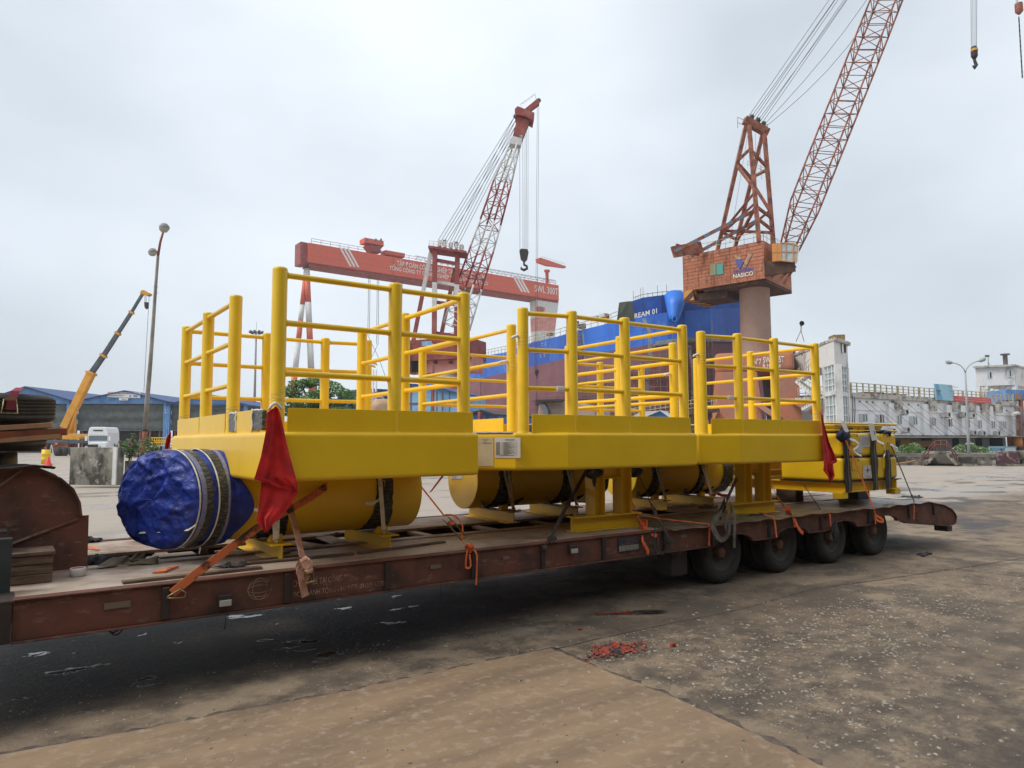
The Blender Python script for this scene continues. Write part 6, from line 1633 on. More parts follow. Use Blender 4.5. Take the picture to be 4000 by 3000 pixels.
def bush(label, pxs, D, seed, n=900, s=.09, flowers=None, mat=None, name='bush'):
    """pxs: list of (px, ytop, ybottom, halfwidth px)"""
    g0 = gxy(pxs[0][0], D)
    t = thing(name, label, 'plant', g0)
    bl = []
    for px, y0, y1, hw in pxs:
        c = at(px, (y0 + y1) / 2, D); k = D / FPX
        bl.append((c.x, c.y, c.z, hw * k, hw * k * .8, (y1 - y0) / 2 * k))
    foliage('leaves', mat or leafm, t, bl, n, s, seed)
    r = random.Random(seed + 5); m = MB()
    for b_ in bl:
        for _ in range(4):
            m.tube([V((b_[0] + r.uniform(-.2, .2) * b_[3], b_[1], max(0, b_[2] - b_[5] * 1.6))), V((b_[0] + r.uniform(-.8, .8) * b_[3], b_[1] + r.uniform(-.5, .5) * b_[4], b_[2] + r.uniform(0, .9) * b_[5]))], [.02, .006], 5)
    m.build('stems', bark, t)
    if flowers: foliage('flowers', flowers, t, bl, int(n * .10), s * 1.0, seed + 9)
    return t

# ---------------------------------------------------------------- left background: wall, lamp, hangars, truck, mobile crane
WL = Fac(275, 27.0, 646, 26.0)
t = thing('concrete_wall', 'mouldy pale concrete wall block left of the blue tarpaulin', 'wall', WL.a)
m = MB(); WL.pbox(m, 275, 1748, 453, 1896, -.35, 0); m.build('wall_panel', M('pale_mouldy_concrete', (.26, .24, .20), .9, var=((.05, .045, .035), 1.5, .44, .60, (1, 1, .6)), var2=((.46, .43, .37), 3.2, .56, .68), bump=(14, .5, .03)), t, bevel=(.015, 1))
m = MB(); WL.pbox(m, 446, 1748, 455, 1894, .001, .06); m.build('wall_pier', concrete, t, bevel=.01)
t = thing('planter_wall', 'long low mouldy planter wall with bougainvillea, right of the pale wall block', 'wall', WL.b)
m = MB(); WL.box(m, WL.s_(456), WL.s_(456) + 9, 0, WL.w(500, 1802).z, -.9, -.5); m.build('front_wall', mouldwall, t, bevel=(.01, 1))
m = MB(); WL.box(m, WL.s_(456), WL.s_(456) + 9, 0, WL.w(500, 1750).z, -3.0, -2.7); m.build('rear_wall', mouldwall, t, bevel=(.01, 1))
m = MB(); WL.box(m, WL.s_(456), WL.s_(456) + 9, .02, WL.w(500, 1812).z, -2.69, -.91); m.build('soil', bark, t)
bush('bougainvillea with pink flowers in the planter left of the lamp post', [(505, 1712, 1790, 34), (470, 1722, 1752, 22), (545, 1715, 1800, 25), (520, 1690, 1720, 12)], 27.6, 31, 900, .10, pinkfl)
bush('bougainvillea with white flowers in the planter right of the lamp post', [(588, 1715, 1800, 22), (612, 1735, 1790, 16), (575, 1700, 1740, 10)], 27.6, 32, 500, .10, whitefl)
# leaning lamp post
pl_ = [(560, 1800), (563, 1745), (566, 1682), (576, 1550), (587, 1423), (598, 1270), (608, 1121), (617, 1001), (626, 946), (637, 908)]
DL = 31
t = thing('street_lamp', 'tall leaning lamp post with two round lamps rising behind the planter', 'street lamp', gxy(560, DL))
P = [at(x, y, DL) for x, y in pl_]; P[0].z = 0
MB().tube(P[:3], [.115, .11, .105], 12).build('rusty_base', rustcr, t)
MB().tube(P[2:8], [.10, .095, .085, .075, .065, .06], 12).build('pole', M('pale_concrete_pole', (.34, .31, .26), .8, var=((.22, .19, .16), 1.2, .4, .6)), t)
MB().tube(P[7:], [.055, .05, .045], 10).build('arm', rustcr, t)
MB().tube([P[2] - V((0, 0, .02)), P[2] + V((0, 0, .05))], .115, 12).build('clamp', darksteel, t)
lampw = M('milky_lamp_globe', (.42, .40, .34), .35); lampg = M('grey_lamp_housing', (.22, .23, .22), .6)
for (x, y, rr_) in ((642, 890, .21), (597, 985, .18)):
    c = at(x, y, DL - .3)
    lh = MB().lathe(c, [(0, rr_ * .9), (rr_ * .55, rr_ * .85), (rr_ * .95, rr_ * .35), (rr_ * 1.02, .0), (rr_ * .98, -.04)], 20).build('lamp_head', lampg, t)
    MB().lathe(c - cf * .03, [(rr_ * .97, -.04), (rr_ * .9, -rr_ * .5), (rr_ * .55, -rr_ * .9), (0, -rr_)], 20).build('globe', lampw, lh)
MB().tube([at(617, 985, DL), at(603, 978, DL - .3)], .04, 8).build('arm', lampg, t)
for y in (1121, 1145): MB().tube([at(600, y, DL), at(618, y, DL)], .012, 4).build('step', darksteel, t)
# hangars
HG = Fac(60, 128, 990, 128)
def hangar(x0, xp, x1, ye, yp, label, sign=None):
    t = thing('hangar', label, 'hangar', HG.w((x0 + x1) / 2, 1732), 'blue steel hangars')
    t.location.z = 0; BASE[t] = V(t.location)
    m = MB(); HG.poly(m, [(x0, 1577), (x0, ye), (xp, yp), (x1, ye), (x1, 1577)], -.3, 0); m.build('gable', blueshed, t)
    m = MB(); HG.poly(m, [(x0 - 6, ye), (xp, yp - 3), (x1 + 6, ye), (x1 + 6, ye - 4), (xp, yp - 7), (x0 - 6, ye - 4)], -40, .5); m.build('roof', navyroof, t)
    for a in (x0, x1 - 10):
        m = MB(); HG.box(m, HG.s_(a), HG.s_(a + 14 if a == x0 else a + 11), 0, HG.w(a, 1577).z - .01, -.5, .1); m.build('column', blueshed, t)
    m = MB()
    u0, u1 = HG.s_(x0 + 14), HG.s_(x1 - 10); z0, z1 = HG.w(x0, 1682).z, HG.w(x0, 1577).z
    m.grid(lambda u, v: HG.p(u0 + (u1 - u0) * u, z0 + (z1 - z0) * v, -.5 + .10 * math.sin(v * 15.7) + .05 * math.sin(u * 60 + v * 9)), 60, 30); m.build('curtain', curtain, t)
    for z in (.2, .42, .64, .86):
        pass
    m = MB(); HG.box(m, u0, u1, 0, z0, -1.4, -1.3); m.build('dark_opening', darkvoid, t)
    for k in range(9):
        u = u0 + (u1 - u0) * (k + .3) / 9
        if 2 < k < 6: continue
        m = MB(); HG.box(m, u, u + .3, 0, z0 - .02, -1.2, -.9); m.build('inner_post', rustcr, t)
    return t
hangar(-60, 97, 271, 1566, 1515, 'leftmost blue hangar, mostly hidden behind the spare tyres and the crane boom')
t = hangar(285, 486, 650, 1571, 1531, 'middle blue hangar with grey green curtain and a white company sign on its gable')
sg = MB(); HG.poly(sg, [(419, 1551), (419, 1530), (547, 1533), (547, 1555)], .02, .3); sb = sg.build('company_sign', letterw, t)
blt = M('sign_blue', (.05, .10, .40), .6); rdt = M('sign_red', (.5, .06, .03), .6)
gtext('VHE', 421, 441, 1532, 1539, HG, sb, rdt, .34)
gtext('VIET HAN ENGINEERING CO., LTD.', 445, 543, 1534, 1540, HG, sb, blt, .34)
m = MB()
for x in (508, 524, 532): m.tube([HG.w(x + 2.3 * math.cos(R(40 * k)), 1547 + 2.3 * math.sin(R(40 * k)), .36) for k in range(9)], .05, 4, closed=True)
HG.pbox(m, 424, 1544, 490, 1544.6, .31, .34); HG.pbox(m, 424, 1547, 485, 1547.6, .31, .34); m.build('sign_marks', blt, sb)
sg = MB(); HG.pbox(sg, 468, 1555, 502, 1564, .02, .25); sb2 = sg.build('number_sign', letterw, t)
gtext('No-2', 476, 494, 1557, 1562, HG, sb2, blt, .3)
gtext('82', 297, 306, 1608, 1614, HG, t, letterw, .2); gtext('82', 644, 650, 1608, 1615, HG, t, letterw, .2)
m = MB(); HG.pbox(m, 289, 1600, 306, 1601.5, .12, .16); HG.pbox(m, 643, 1600, 650, 1602, .12, .16); m.build('column_mark', letterw, t)
hangar(650, 805, 962, 1584, 1545, 'rightmost blue hangar behind the left posts of the first platform')
# white truck tractor facing the camera
TK = Fac(330, 80, 430, 80)
t = thing('truck', 'white truck tractor with sleeper cab, front on, before the middle hangar', 'truck', gxy(381, 80))
tw = M('white_truck_paint', (.72, .73, .74), .35, coat=.4)
m = MB(); TK.poly(m, [(343, 1775), (343, 1690), (347, 1674), (352, 1668), (412, 1668), (417, 1674), (421, 1690), (421, 1775)], -2.4, 0); bd_ = m.build('cab', tw, t, bevel=(.08, 3))
m = MB(); TK.poly(m, [(346, 1704), (349, 1702), (416, 1702), (419, 1705), (417, 1722), (346, 1722)], .001, .04); m.build('windscreen', glass, bd_)
m = MB(); TK.poly(m, [(362, 1679), (402, 1679), (399, 1684), (365, 1684)], .001, .04); m.build('roof_vent', darksteel, bd_)
m = MB(); TK.poly(m, [(350, 1728), (414, 1728), (417, 1775), (347, 1775)], .002, .9); hood = m.build('hood', tw, t, bevel=(.1, 3))
m = MB(); TK.pbox(m, 364, 1736, 400, 1770, .901, .95); m.build('grille', darksteel, hood)
for x in (351, 404):
    m = MB(); TK.pbox(m, x, 1742, x + 9, 1750, .85, .93); m.build('headlight', glasspale, hood)
for x in (332, 424):
    m = MB(); TK.pbox(m, x, 1704, x + 7, 1722, -.3, 0); m.build('mirror', tw, t)
for k in range(5):
    m = MB(); TK.pbox(m, 356 + 12 * k, 1698, 359 + 12 * k, 1700, .001, .05); m.build('roof_marker', orangep, bd_)
m = MB(); TK.pbox(m, 340, 1765, 424, 1785, .91, 1.15); m.build('bumper', tw, t, bevel=.05)
for x in (343, 405):
    MB().lathe(TK.w(x + 7, 1772, -.2), [(0, 0), (.5, 0), (.5, .3), (0, .3)], 20, (TK.n, V((0, 0, 1)), TK.d)).build('wheel', rubber, t)
# mobile crane
MC = Fac(150, 95, 330, 95)
amber = M('amber_crane_paint', (.72, .34, .03), .5, var=((.60, .27, .03), 1, .4, .6)); greyboom = M('dark_grey_boom', (.06, .07, .085), .5, var=((.10, .11, .12), 1, .4, .6))
t = thing('mobile_crane', 'amber mobile crane with long grey telescopic boom raised to the right', 'crane', gxy(270, 95))
bpts = [(262, 1668), (352, 1459), (409, 1390), (463, 1300), (519, 1216), (566, 1142)]
bpts = [(252, 1672), (357, 1458), (405, 1389), (461, 1302), (514, 1220), (558, 1146)]
wds = [.98, .66, .56, .47, .38]
prev = None
for k in range(5):
    a, b_ = MC.w(*bpts[k], 1), MC.w(*bpts[k + 1], 1); d_ = (b_ - a).normalized()
    MB().bar(a, b_ + d_ * .2, wds[k] * .8, wds[k], MC.n.cross(d_)).build('boom_section', amber if k == 0 else greyboom, t, bevel=(.06, 2))
    MB().bar(b_ - d_ * .15, b_ + d_ * .12, wds[k] * .9 + .1, wds[k] + .16, MC.n.cross(d_)).build('boom_collar', amber, t)
hd = MB(); MC.poly(hd, [(549, 1138), (553, 1133), (562, 1133), (575, 1143), (583, 1144), (583, 1150), (572, 1155), (560, 1150)], .6, 1.4); hd = hd.build('boom_head', amber, t)
m = MB(); MC.poly(m, [(563, 1180), (575, 1180), (574, 1198), (568, 1206), (564, 1198)], .7, 1.2); m.build('hook_block', darksteel, t)
MB().tube([MC.w(566, 1152, 1), MC.w(566, 1180, 1)], .03, 4).tube([MC.w(571, 1152, 1), MC.w(571, 1180, 1)], .03, 4).tube([MC.w(583, 1150, 1), MC.w(562, 1530, 1)], .03, 4).build('hoist_rope', cable, t)
MB().tube([MC.w(271, 1694, 1.2), MC.w(300, 1600, 1.1)], .20, 10).build('luff_cylinder', amber, t)
MB().tube([MC.w(290, 1632, 1.1), MC.w(307, 1578, 1.1)], .10, 10).build('cylinder_rod', whitep, t)
m = MB(); MC.poly(m, [(240, 1716), (240, 1702), (258, 1694), (300, 1694), (310, 1706), (308, 1717)], -1.4, 1.4); m.build('turntable', amber, t, bevel=.06)
m = MB(); MC.poly(m, [(256, 1700), (262, 1655), (290, 1636), (286, 1700)], .0, .6); m.build('boom_bracket', amber, t)
m = MB(); MC.pbox(m, 205, 1719, 345, 1732, -1.3, 1.3); m.build('carrier', greyboom, t, bevel=.05)
m = MB(); MC.pbox(m, 222, 1733, 285, 1748, -1.1, 1.1); m.build('chassis', rustcr, t)
for x in (232, 254, 290, 318): MB().lathe(MC.w(x, 1765, 1.05), [(0, 0), (.55, 0), (.6, .08), (.6, .35), (0, .35)], 20, (MC.d, V((0, 0, 1)), MC.n)).build('wheel', rubber, t)
m = MB(); MC.pbox(m, 240, 1730, 250, 1737, 1.31, 1.36); m.build('tail_lamp', orangep, t)
# cone, yellow posts, ladder, stacked yellow frames
c = gxy(192, 55)
t = thing('traffic_cone', 'red traffic cone standing on the yard behind the gooseneck', 'traffic cone', c)
MB().lathe(c, [(.34, 0), (.34, .04), (.24, .05), (.07, .62), (.0, .64)], 16).build('cone', M('red_plastic', (.7, .03, .02), .5), t)
for px, y0, y1, D_, lab in ((182, 1756, 1790, 58, 'yellow striped drum just behind the red traffic cone'), (28, 1738, 1770, 50, 'yellow drum seen between gooseneck post and round support')):
    c = gxy(px, D_); zt_ = at(px, y0, D_).z
    t = thing('drum', lab, 'drum', c)
    MB().lathe(c, [(0, 0), (.32, 0), (.32, zt_ * .3), (.34, zt_ * .32), (.32, zt_ * .34), (.32, zt_ * .66), (.34, zt_ * .68), (.32, zt_ * .7), (.32, zt_), (0, zt_)], 20).build('body', yellow_pale, t)
LG = Fac(185, 75, 215, 75)
t = thing('step_ladder', 'pale folding step ladder on the yard beyond the gooseneck', 'ladder', gxy(200, 75))
MB().bar(LG.w(193, 1775, 0), LG.w(200, 1738, 0), .06, .06).bar(LG.w(209, 1775, 0), LG.w(201, 1738, 0), .06, .06).bar(LG.w(196, 1762, 0), LG.w(206, 1762, 0), .04, .04).bar(LG.w(198, 1750, 0), LG.w(203, 1750, 0), .04, .04).build('frame', whitep, t)
YF = Fac(588, 45, 650, 45)
t = thing('yellow_frames', 'small stack of yellow steel frames beyond the planter, left of the first platform', 'steel frame', gxy(615, 45))
for y0, y1 in ((1708, 1724), (1727, 1742)):
    m = MB(); YF.pbox(m, 590, y0, 650, y0 + 3, -.8, 0); YF.pbox(m, 590, y1 - 3, 650, y1, -.8, 0)
    for x in range(592, 650, 9): YF.pbox(m, x, y0 + 3, x + 2, y1 - 3, -.1, -.02)
    m.build('frame', yellow_pale, t)
# high-mast floodlight
c = gxy(990, 150); zt_ = at(993, 1288, 150).z
t = thing('high_mast_light', 'tall slim floodlight mast with a ring of lamps between the platform posts', 'street lamp', c)
MB().tube([c, V((c.x, c.y, zt_))], [.35, .16], 10).build('mast', M('mast_grey', (.30, .24, .22), .7), t)
MB().tube([V((c.x, c.y, zt_)), V((c.x, c.y, zt_ + 2))], .03, 4).build('finial', greysteel, t)
for k in range(9):
    a = R(40 * k); p = V((c.x + 1.2 * math.cos(a), c.y + 1.2 * math.sin(a), zt_ - .3))
    MB().obox(p, (.28 * math.cos(a), .28 * math.sin(a), .12), (-.22 * math.sin(a), .22 * math.cos(a), 0), (0, 0, .22)).bar((c.x, c.y, zt_ - .2), p, .06).build('floodlight', greysteel, t)

# ---------------------------------------------------------------- tree, sheds, tank, truck cabs between the platforms
g0 = gxy(1230, 42)
t = thing('tree', 'broad green tree crown behind the first platform railing', 'tree', g0)
tb = []
tk = at(1240, 1700, 42); k_ = 42 / FPX
rt_ = random.Random(12)
for px, y, hw, hh in ((1140, 1530, 48, 34), (1180, 1500, 55, 24), (1235, 1492, 60, 22), (1290, 1510, 50, 28), (1345, 1535, 45, 24), (1370, 1560, 45, 22), (1200, 1570, 70, 35), (1280, 1580, 70, 35), (1120, 1580, 40, 30), (1380, 1590, 30, 18), (1250, 1540, 60, 25), (1160, 1610, 60, 30), (1330, 1610, 60, 28)):
    c = at(px, y, 42 + rt_.uniform(-1, 1)); tb.append((c.x, c.y, c.z, hw * k_, hw * k_ * .9, hh * k_ * .75))
foliage('crown', leafm, t, tb, 7500, .20, 3, flat=.6)
m = MB().tube([g0, g0 + V((0, 0, 1.5)), at(1238, 1640, 42)], [.22, .17, .14], 8)
for b_ in tb:
    m.tube([at(1238, 1650, 42), V((b_[0], b_[1], b_[2] - b_[5] * .3)), V((b_[0] + .1, b_[1], b_[2] + b_[5] * .5))], [.09, .04, .015], 5)
m.build('trunk', bark, t)
def shed(label, pts, D0, D1, mat, roofmat, name='shed', roof_t=.12, depth=6, wallmat=None):
    f = Fac(pts[0][0], D0, pts[-1][0], D1)
    t = thing(name, label, 'shed', f.a)
    P = [f.w(x, y) for x, y in pts]
    m = MB().prism([V((P[0].x, P[0].y, 0))] + P + [V((P[-1].x, P[-1].y, 0))], -f.n * depth); m.build('wall', mat, t)
    m = MB()
    for a, b_ in zip(P[:-1], P[1:]): m.prism([a + f.n * .3 + V((0, 0, .01)), b_ + f.n * .3 + V((0, 0, .01)), b_ + f.n * .3 + V((0, 0, roof_t)), a + f.n * .3 + V((0, 0, roof_t))], -f.n * (depth + .6))
    m.build('roof', roofmat, t)
    return t, f
t, f = shed('shed of pale blue weathered panels behind the first platform railing', [(1528, 1498), (1632, 1506), (1690, 1512), (1730, 1522), (1795, 1540)], 60, 58, lightblue, navyroof)
m = MB()
for px in (1580, 1604, 1648, 1685, 1705, 1728, 1755): f.pbox(m, px, 1500 if px < 1700 else 1530, px + 1.5, 1760, .001, .05)
f.pbox(m, 1528, 1575, 1795, 1576.5, .001, .05); m.build('panel_seams', greysteel, t)
m = MB(); f.pbox(m, 1702, 1430, 1706, 1760, .5, .7); m.build('red_pole', redp2, t)
t, f = shed('dark blue roofed shed left of the beige tank', [(1318, 1536), (1400, 1528), (1436, 1522)], 66, 62, navyroof, navyroof)
t, f = shed('small blue corrugated shed behind the gate of the middle platform', [(1844, 1618), (1890, 1608), (1946, 1626)], 46, 45, M('blue_corrugated_shed', (.06, .15, .42), .6, var=((.04, .10, .30), 2, .4, .6, (6, 6, .1))), darksteel)
m = MB(); f.pbox(m, 1886, 1610, 1895, 1750, .3, .6); m.build('red_column', redp2, t)
m = MB(); f.pbox(m, 1899, 1632, 1910, 1750, .01, .05); m.build('door', darkvoid, t)
t, f = shed('little blue gabled hut with pale roof between the second and third platforms', [(2500, 1640), (2582, 1606), (2632, 1642)], 50, 49, M('bright_blue_wall', (.05, .20, .48), .6), M('pale_roof', (.48, .50, .50), .6), depth=1.5, roof_t=.05)
m = MB(); f.poly(m, [(2452, 1640), (2500, 1608), (2582, 1604), (2548, 1640)], -.5, -.2); m.build('side_roof', M('pale_pink_roof', (.50, .46, .45), .7), t)
# beige tank with pipes
c = gxy(1492, 52); s_ = 52 / FPX
t = thing('storage_tank', 'beige domed tank with rusty pipework behind the first platform', 'tank', c)
zt_ = at(1492, 1556, 52).z
MB().lathe(c, [(1.06, 0), (1.06, zt_ - .75), (1.0, zt_ - .5), (.8, zt_ - .22), (.45, zt_ - .05), (0, zt_)], 28).build('body', M('beige_tank', (.50, .34, .20), .6, var=((.42, .26, .15), 1.2, .4, .6)), t)
m = MB().tube([at(1450, 1560, 51), at(1460, 1552, 51), at(1490, 1550, 51), at(1500, 1556, 51)], .05, 6).tube([at(1435, 1590, 51), at(1462, 1560, 51)], .05, 6).tube([at(1435, 1572, 51), at(1468, 1556, 51)], .04, 6).tube([at(1532, 1565, 51), at(1560, 1588, 51)], .05, 6); m.build('pipework', whitep, t)
m = MB().tube([at(1455, 1540, 51), at(1478, 1532, 51)], .12, 6).tube([at(1468, 1550, 51), at(1470, 1530, 51)], .08, 6); m.build('valves', rustcr, t)
for px in (1454, 1466):
    c = gxy(px, 58); z = at(px, 1441, 58).z
    tag(MB().tube([c, V((c.x, c.y, z))], .09, 8).build('vent_pipe', whitep, None, base=c), ['left of two thin white vent pipes above the beige tank', 'right of two thin white vent pipes above the beige tank'][px == 1466], 'pipe', 'white vent pipes')
# beige truck cab
TC = Fac(2095, 29, 2330, 28)
t = thing('truck', 'beige truck cab roof with dark wind deflector seen through the middle railing', 'truck', gxy(2200, 29))
beige = M('beige_truck_paint', (.36, .27, .22), .5, var=((.28, .21, .17), 1, .4, .6))
m = MB(); TC.poly(m, [(2098, 1790), (2096, 1640), (2106, 1578), (2118, 1568), (2190, 1566), (2245, 1572), (2300, 1582), (2325, 1600), (2332, 1640), (2332, 1790)], -2.2, 0); cb = m.build('cab', beige, t, bevel=(.06, 3))
m = MB()
for k in range(6): TC.pbox(m, 2150, 1584 + 9 * k, 2200, 1586 + 9 * k, .001, .03)
m.build('ribs', M('beige_shade_trim', (.24, .18, .15), .6), cb)
m = MB(); TC.poly(m, [(2112, 1574), (2128, 1578), (2140, 1600), (2146, 1640), (2118, 1640), (2122, 1610)], .001, .18); m.build('wind_deflector', M('grey_plastic', (.13, .15, .17), .5), cb, bevel=.03)
m = MB(); TC.pbox(m, 2100, 1563, 2200, 1569, -2.0, .25); m.build('sun_visor', darksteel, cb)
for x in (2130, 2290): MB().lathe(TC.w(x, 1850, -.2), [(0, 0), (.5, 0), (.5, .3), (0, .3)], 20, (TC.d, V((0, 0, 1)), TC.n)).build('wheel', rubber, t)
# parked car: windscreen peeping between the platforms
CA = Fac(2660, 23, 2740, 23)
t = thing('parked_car', 'dark green car whose windscreen shows between the second and third platforms', 'car', gxy(2695, 23))
carp = M('dark_green_car_paint', (.03, .07, .06), .3, coat=.5)
m = MB(); CA.poly(m, [(2625, 1850), (2622, 1730), (2650, 1708), (2745, 1708), (2762, 1730), (2765, 1850)], -3.6, 0); m.build('body', carp, t, bevel=.08)
m = MB(); CA.poly(m, [(2642, 1706), (2668, 1658), (2706, 1658), (2722, 1690), (2728, 1706)], -2.6, -1.0); m.build('cabin', carp, t, bevel=.06)
m = MB(); CA.poly(m, [(2655, 1702), (2674, 1664), (2703, 1664), (2718, 1702)], -.999, -.95); m.build('windscreen', M('bright_reflecting_glass', (.35, .40, .42), .08, spec=1.0), t)
for x in (2640, 2748): MB().lathe(CA.w(x, 1893, -.1), [(0, 0), (.33, 0), (.33, .2), (0, .2)], 20, (CA.n, V((0, 0, 1)), CA.d)).build('wheel', rubber, t)
# steel gangway in front of the pedestal crane
GW = Fac(2440, 62, 2800, 57)
t = thing('gangway', 'dark steel gangway with pale handrails and a stair behind the third platform', 'gangway', GW.a)
steeld = M('dark_brown_structure', (.055, .035, .035), .8, var=((.11, .06, .05), 1, .45, .6))
MB().bar(GW.w(2440, 1648, 0), GW.w(2800, 1600, 0), 1.2, .35).build('deck', steeld, t)
m = MB()
for k in range(19):
    q = k / 18; p = GW.w(2440 + 360 * q, 1646 - 48 * q, .6); m.tube([p, p + V((0, 0, 1.0))], .03, 4)
for h in (.35, .7, 1.0): m.tube([GW.w(2440, 1646, .6) + V((0, 0, h)), GW.w(2800, 1598, .6) + V((0, 0, h))], .03, 4)
m.build('handrail', palesteel, t)
for px in (2660, 2690, 2735, 2775): MB().bar(V((GW.w(px, 1700).x, GW.w(px, 1700).y, 0)), GW.w(px, 1615, 0), .22).build('column', steeld, t)
m = MB().bar(GW.w(2685, 1700, 1.0), GW.w(2742, 1625, 1.0), .1, .25).bar(GW.w(2670, 1700, 1.8), GW.w(2730, 1620, 1.8), .1, .25)
for k in range(9): m.bar(GW.w(2685 + 6 * k, 1700 - 8.2 * k, .2), GW.w(2685 + 6 * k, 1700 - 8.2 * k, 1.8), .25, .04)
m.build('stair', steeld, t)
# ---------------------------------------------------------------- white office building on the right
WB = Fac(3328, 74, 3968, 95)
t = thing('office_building', 'long two storey white building with mouldy cornice and sloping tie rods', 'building', WB.a)
zr = WB.w(3356, 1556).z; zc = WB.w(3480, 1700).z; zt_ = zr + .55
m = MB(); WB.box(m, 0, WB.L, zc, zr, -9, 0); wall = m.build('wall', whitewall, t)
m = MB(); WB.box(m, -.1, WB.L + .2, zr + .002, zt_, -9.2, .35); m.build('cornice', cornice, t, bevel=(.03, 1))
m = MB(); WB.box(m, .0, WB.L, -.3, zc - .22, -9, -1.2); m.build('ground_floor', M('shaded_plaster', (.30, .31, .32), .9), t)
m = MB(); WB.box(m, -1, WB.L + 3, zc - .2, zc - .08, -.5, 3.2); m.build('canopy', M('rusty_canopy', (.16, .12, .10), .8, var=((.3, .25, .2), 2, .5, .6)), t)
# stepped bays
for x0, x1 in ((3460, 3506), (3594, 3622), (3686, 3716), (3742, 3772), (3802, 3822), (3852, 3874)):
    m = MB(); WB.pbox(m, x0, 1575 + (x0 - 3460) * .03, x1, 1700, .001, .35); m.build('bay', whitewall, t)
    m = MB(); WB.pbox(m, x0 + 20, 1560 + (x0 - 3460) * .05, x0 + 38, 1602 + (x0 - 3460) * .03, .36, .85); m.build('bracket', cornice, t)
m = MB(); WB.box(m, .2, WB.L - .2, zr - 1.25, zr - 1.15, .001, .12); m.build('string_course', whitewall, t)
frm = M('white_window_frame', (.66, .67, .68), .5)
for i, (xc, y0, y1) in enumerate(((3364, 1616, 1648), (3430, 1619, 1653), (3499, 1623, 1658), (3560, 1626, 1660), (3633, 1631, 1664), (3698, 1635, 1667), (3767, 1639, 1671), (3814, 1641, 1673), (3866, 1644, 1675), (3910, 1645, 1676))):
    hw = 10 - i * .35
    m = MB(); WB.pbox(m, xc - hw, y0, xc + hw, y1, .36 if any(a <= xc <= b_ for a, b_ in ((3460, 3506), (3594, 3622), (3686, 3716), (3742, 3772), (3802, 3822), (3852, 3874))) else .01, .44); wf = m.build('window', frm, t)
    for sx_ in (-1, 1):
        m = MB(); WB.pbox(m, xc + sx_ * hw * .5 - hw * .38, y0 + 2, xc + sx_ * hw * .5 + hw * .38, y1 - 2, .441, .46); m.build('pane', [glass, blueshed, woodlight, darkvoid][(i * 3 + (sx_ > 0) * (i % 2)) % 4 if i in (0, 1, 5) else 0], wf)
# tie rods from wall brackets to the canopy edge
for k, bx_ in enumerate((3358, 3385, 3409, 3454, 3526, 3549, 3586, 3625, 3657, 3720, 3786, 3804, 3834, 3887, 3903, 3932)):
    yb_ = 1568 + (bx_ - 3358) * .062
    a = WB.w(bx_, yb_, .05); u = (a - WB.a).dot(WB.d)
    b_ = WB.p(u + 2.0, zc - .05, 3.1)
    MB().tube([a, b_], .022, 5).build('tie_rod', M('brown_rod', (.30, .17, .10), .8) if k == 0 else bpy.data.materials['brown_rod'], t)
    MB().obox(a, WB.d * .06, WB.n * .08, (0, 0, .08)).build('rod_bracket', greysteel, t)
# roof railing
m = MB(); u = 0
while u < WB.L:
    w2 = .10 if int(u / 1.15) % 4 else .2
    m.bar(WB.p(u, zt_, .1), WB.p(u, zt_ + 1.05, .1), w2, w2); u += 1.15
for h in (.35, .7, 1.05): m.bar(WB.p(0, zt_ + h, .1), WB.p(WB.L, zt_ + h, .1), .07, .07)
m.build('roof_railing', palesteel, t)
m = MB()
rk = random.Random(4)
for k in range(14):
    u = WB.s_(3380) + k * .55 + rk.random() * .3; m.bar(WB.p(u, zt_ + .1 + .05 * (k % 4), -1), WB.p(u + 4, zt_ + .15 + .06 * (k % 5), -1.2 - .2 * (k % 3)), .12, .12)
m.build('roof_pipes', rustcr, t)
for px in (3330, 3338):
    MB().tube([WB.w(px, 1545, .3), WB.w(px + 2, 1600, .5), WB.w(px - 1, 1690, .3)], .05, 6).build('drain_pipe', darksteel, t)
m = MB(); WB.pbox(m, 3525, 1722, 3690, 1745, -.4, -.3); m.build('orange_boards', woodlight, t)
for px in (3510, 3640, 3655, 3760, 3850, 3905, 3930):
    m = MB(); WB.pbox(m, px, 1712, px + 26, 1760, -1.19, -1.12); m.build('ground_window', darkvoid, t)
m = MB()
for k in range(12): m_ = WB.pbox(m, 3512 + 3.2 * k, 1716, 3513.6 + 3.2 * k, 1748, .2, .26)
m.build('lattice_screen', yellow_pale, t)
# air conditioners
for i, (px, y) in enumerate(((3535, 1609), (3540, 1679), (3700, 1620), (3763, 1619), (3795, 1623), (3801, 1690), (3837, 1692), (3895, 1692), (3485, 1683))):
    c = WB.w(px, y, .65); s_ = .42
    t2 = thing('air_conditioner', ['outdoor unit high on the wall above the fourth window from the left', 'outdoor unit low on the wall below the third and fourth windows', 'outdoor unit above the blue window of the white building', 'left of the two units above the window by the street lamp', 'right of the two units above the window by the street lamp', 'low outdoor unit right of the street lamp pole', 'low outdoor unit second right of the street lamp pole', 'lowest outdoor unit near the right end of the white building', 'dented outdoor unit just above the canopy near the yellow boxes'][i], 'air conditioner', c, 'air conditioners on the white building')
    MB().obox(c, WB.d * s_ * .95, WB.n * .2, (0, 0, s_ * .72)).build('casing', whitep, t2, bevel=.03)
    MB().lathe(c + WB.n * .2 + WB.d * .1, [(0, .01), (.24, .01), (.24, .03), (.20, .03)], 20, (WB.d, V((0, 0, 1)), WB.n)).build('fan_grille', darksteel, t2)
    MB().obox(c - V((0, 0, s_ * .8)) - WB.n * .2, WB.d * .35, WB.n * .3, (0, 0, .03)).build('bracket', greysteel, t2)
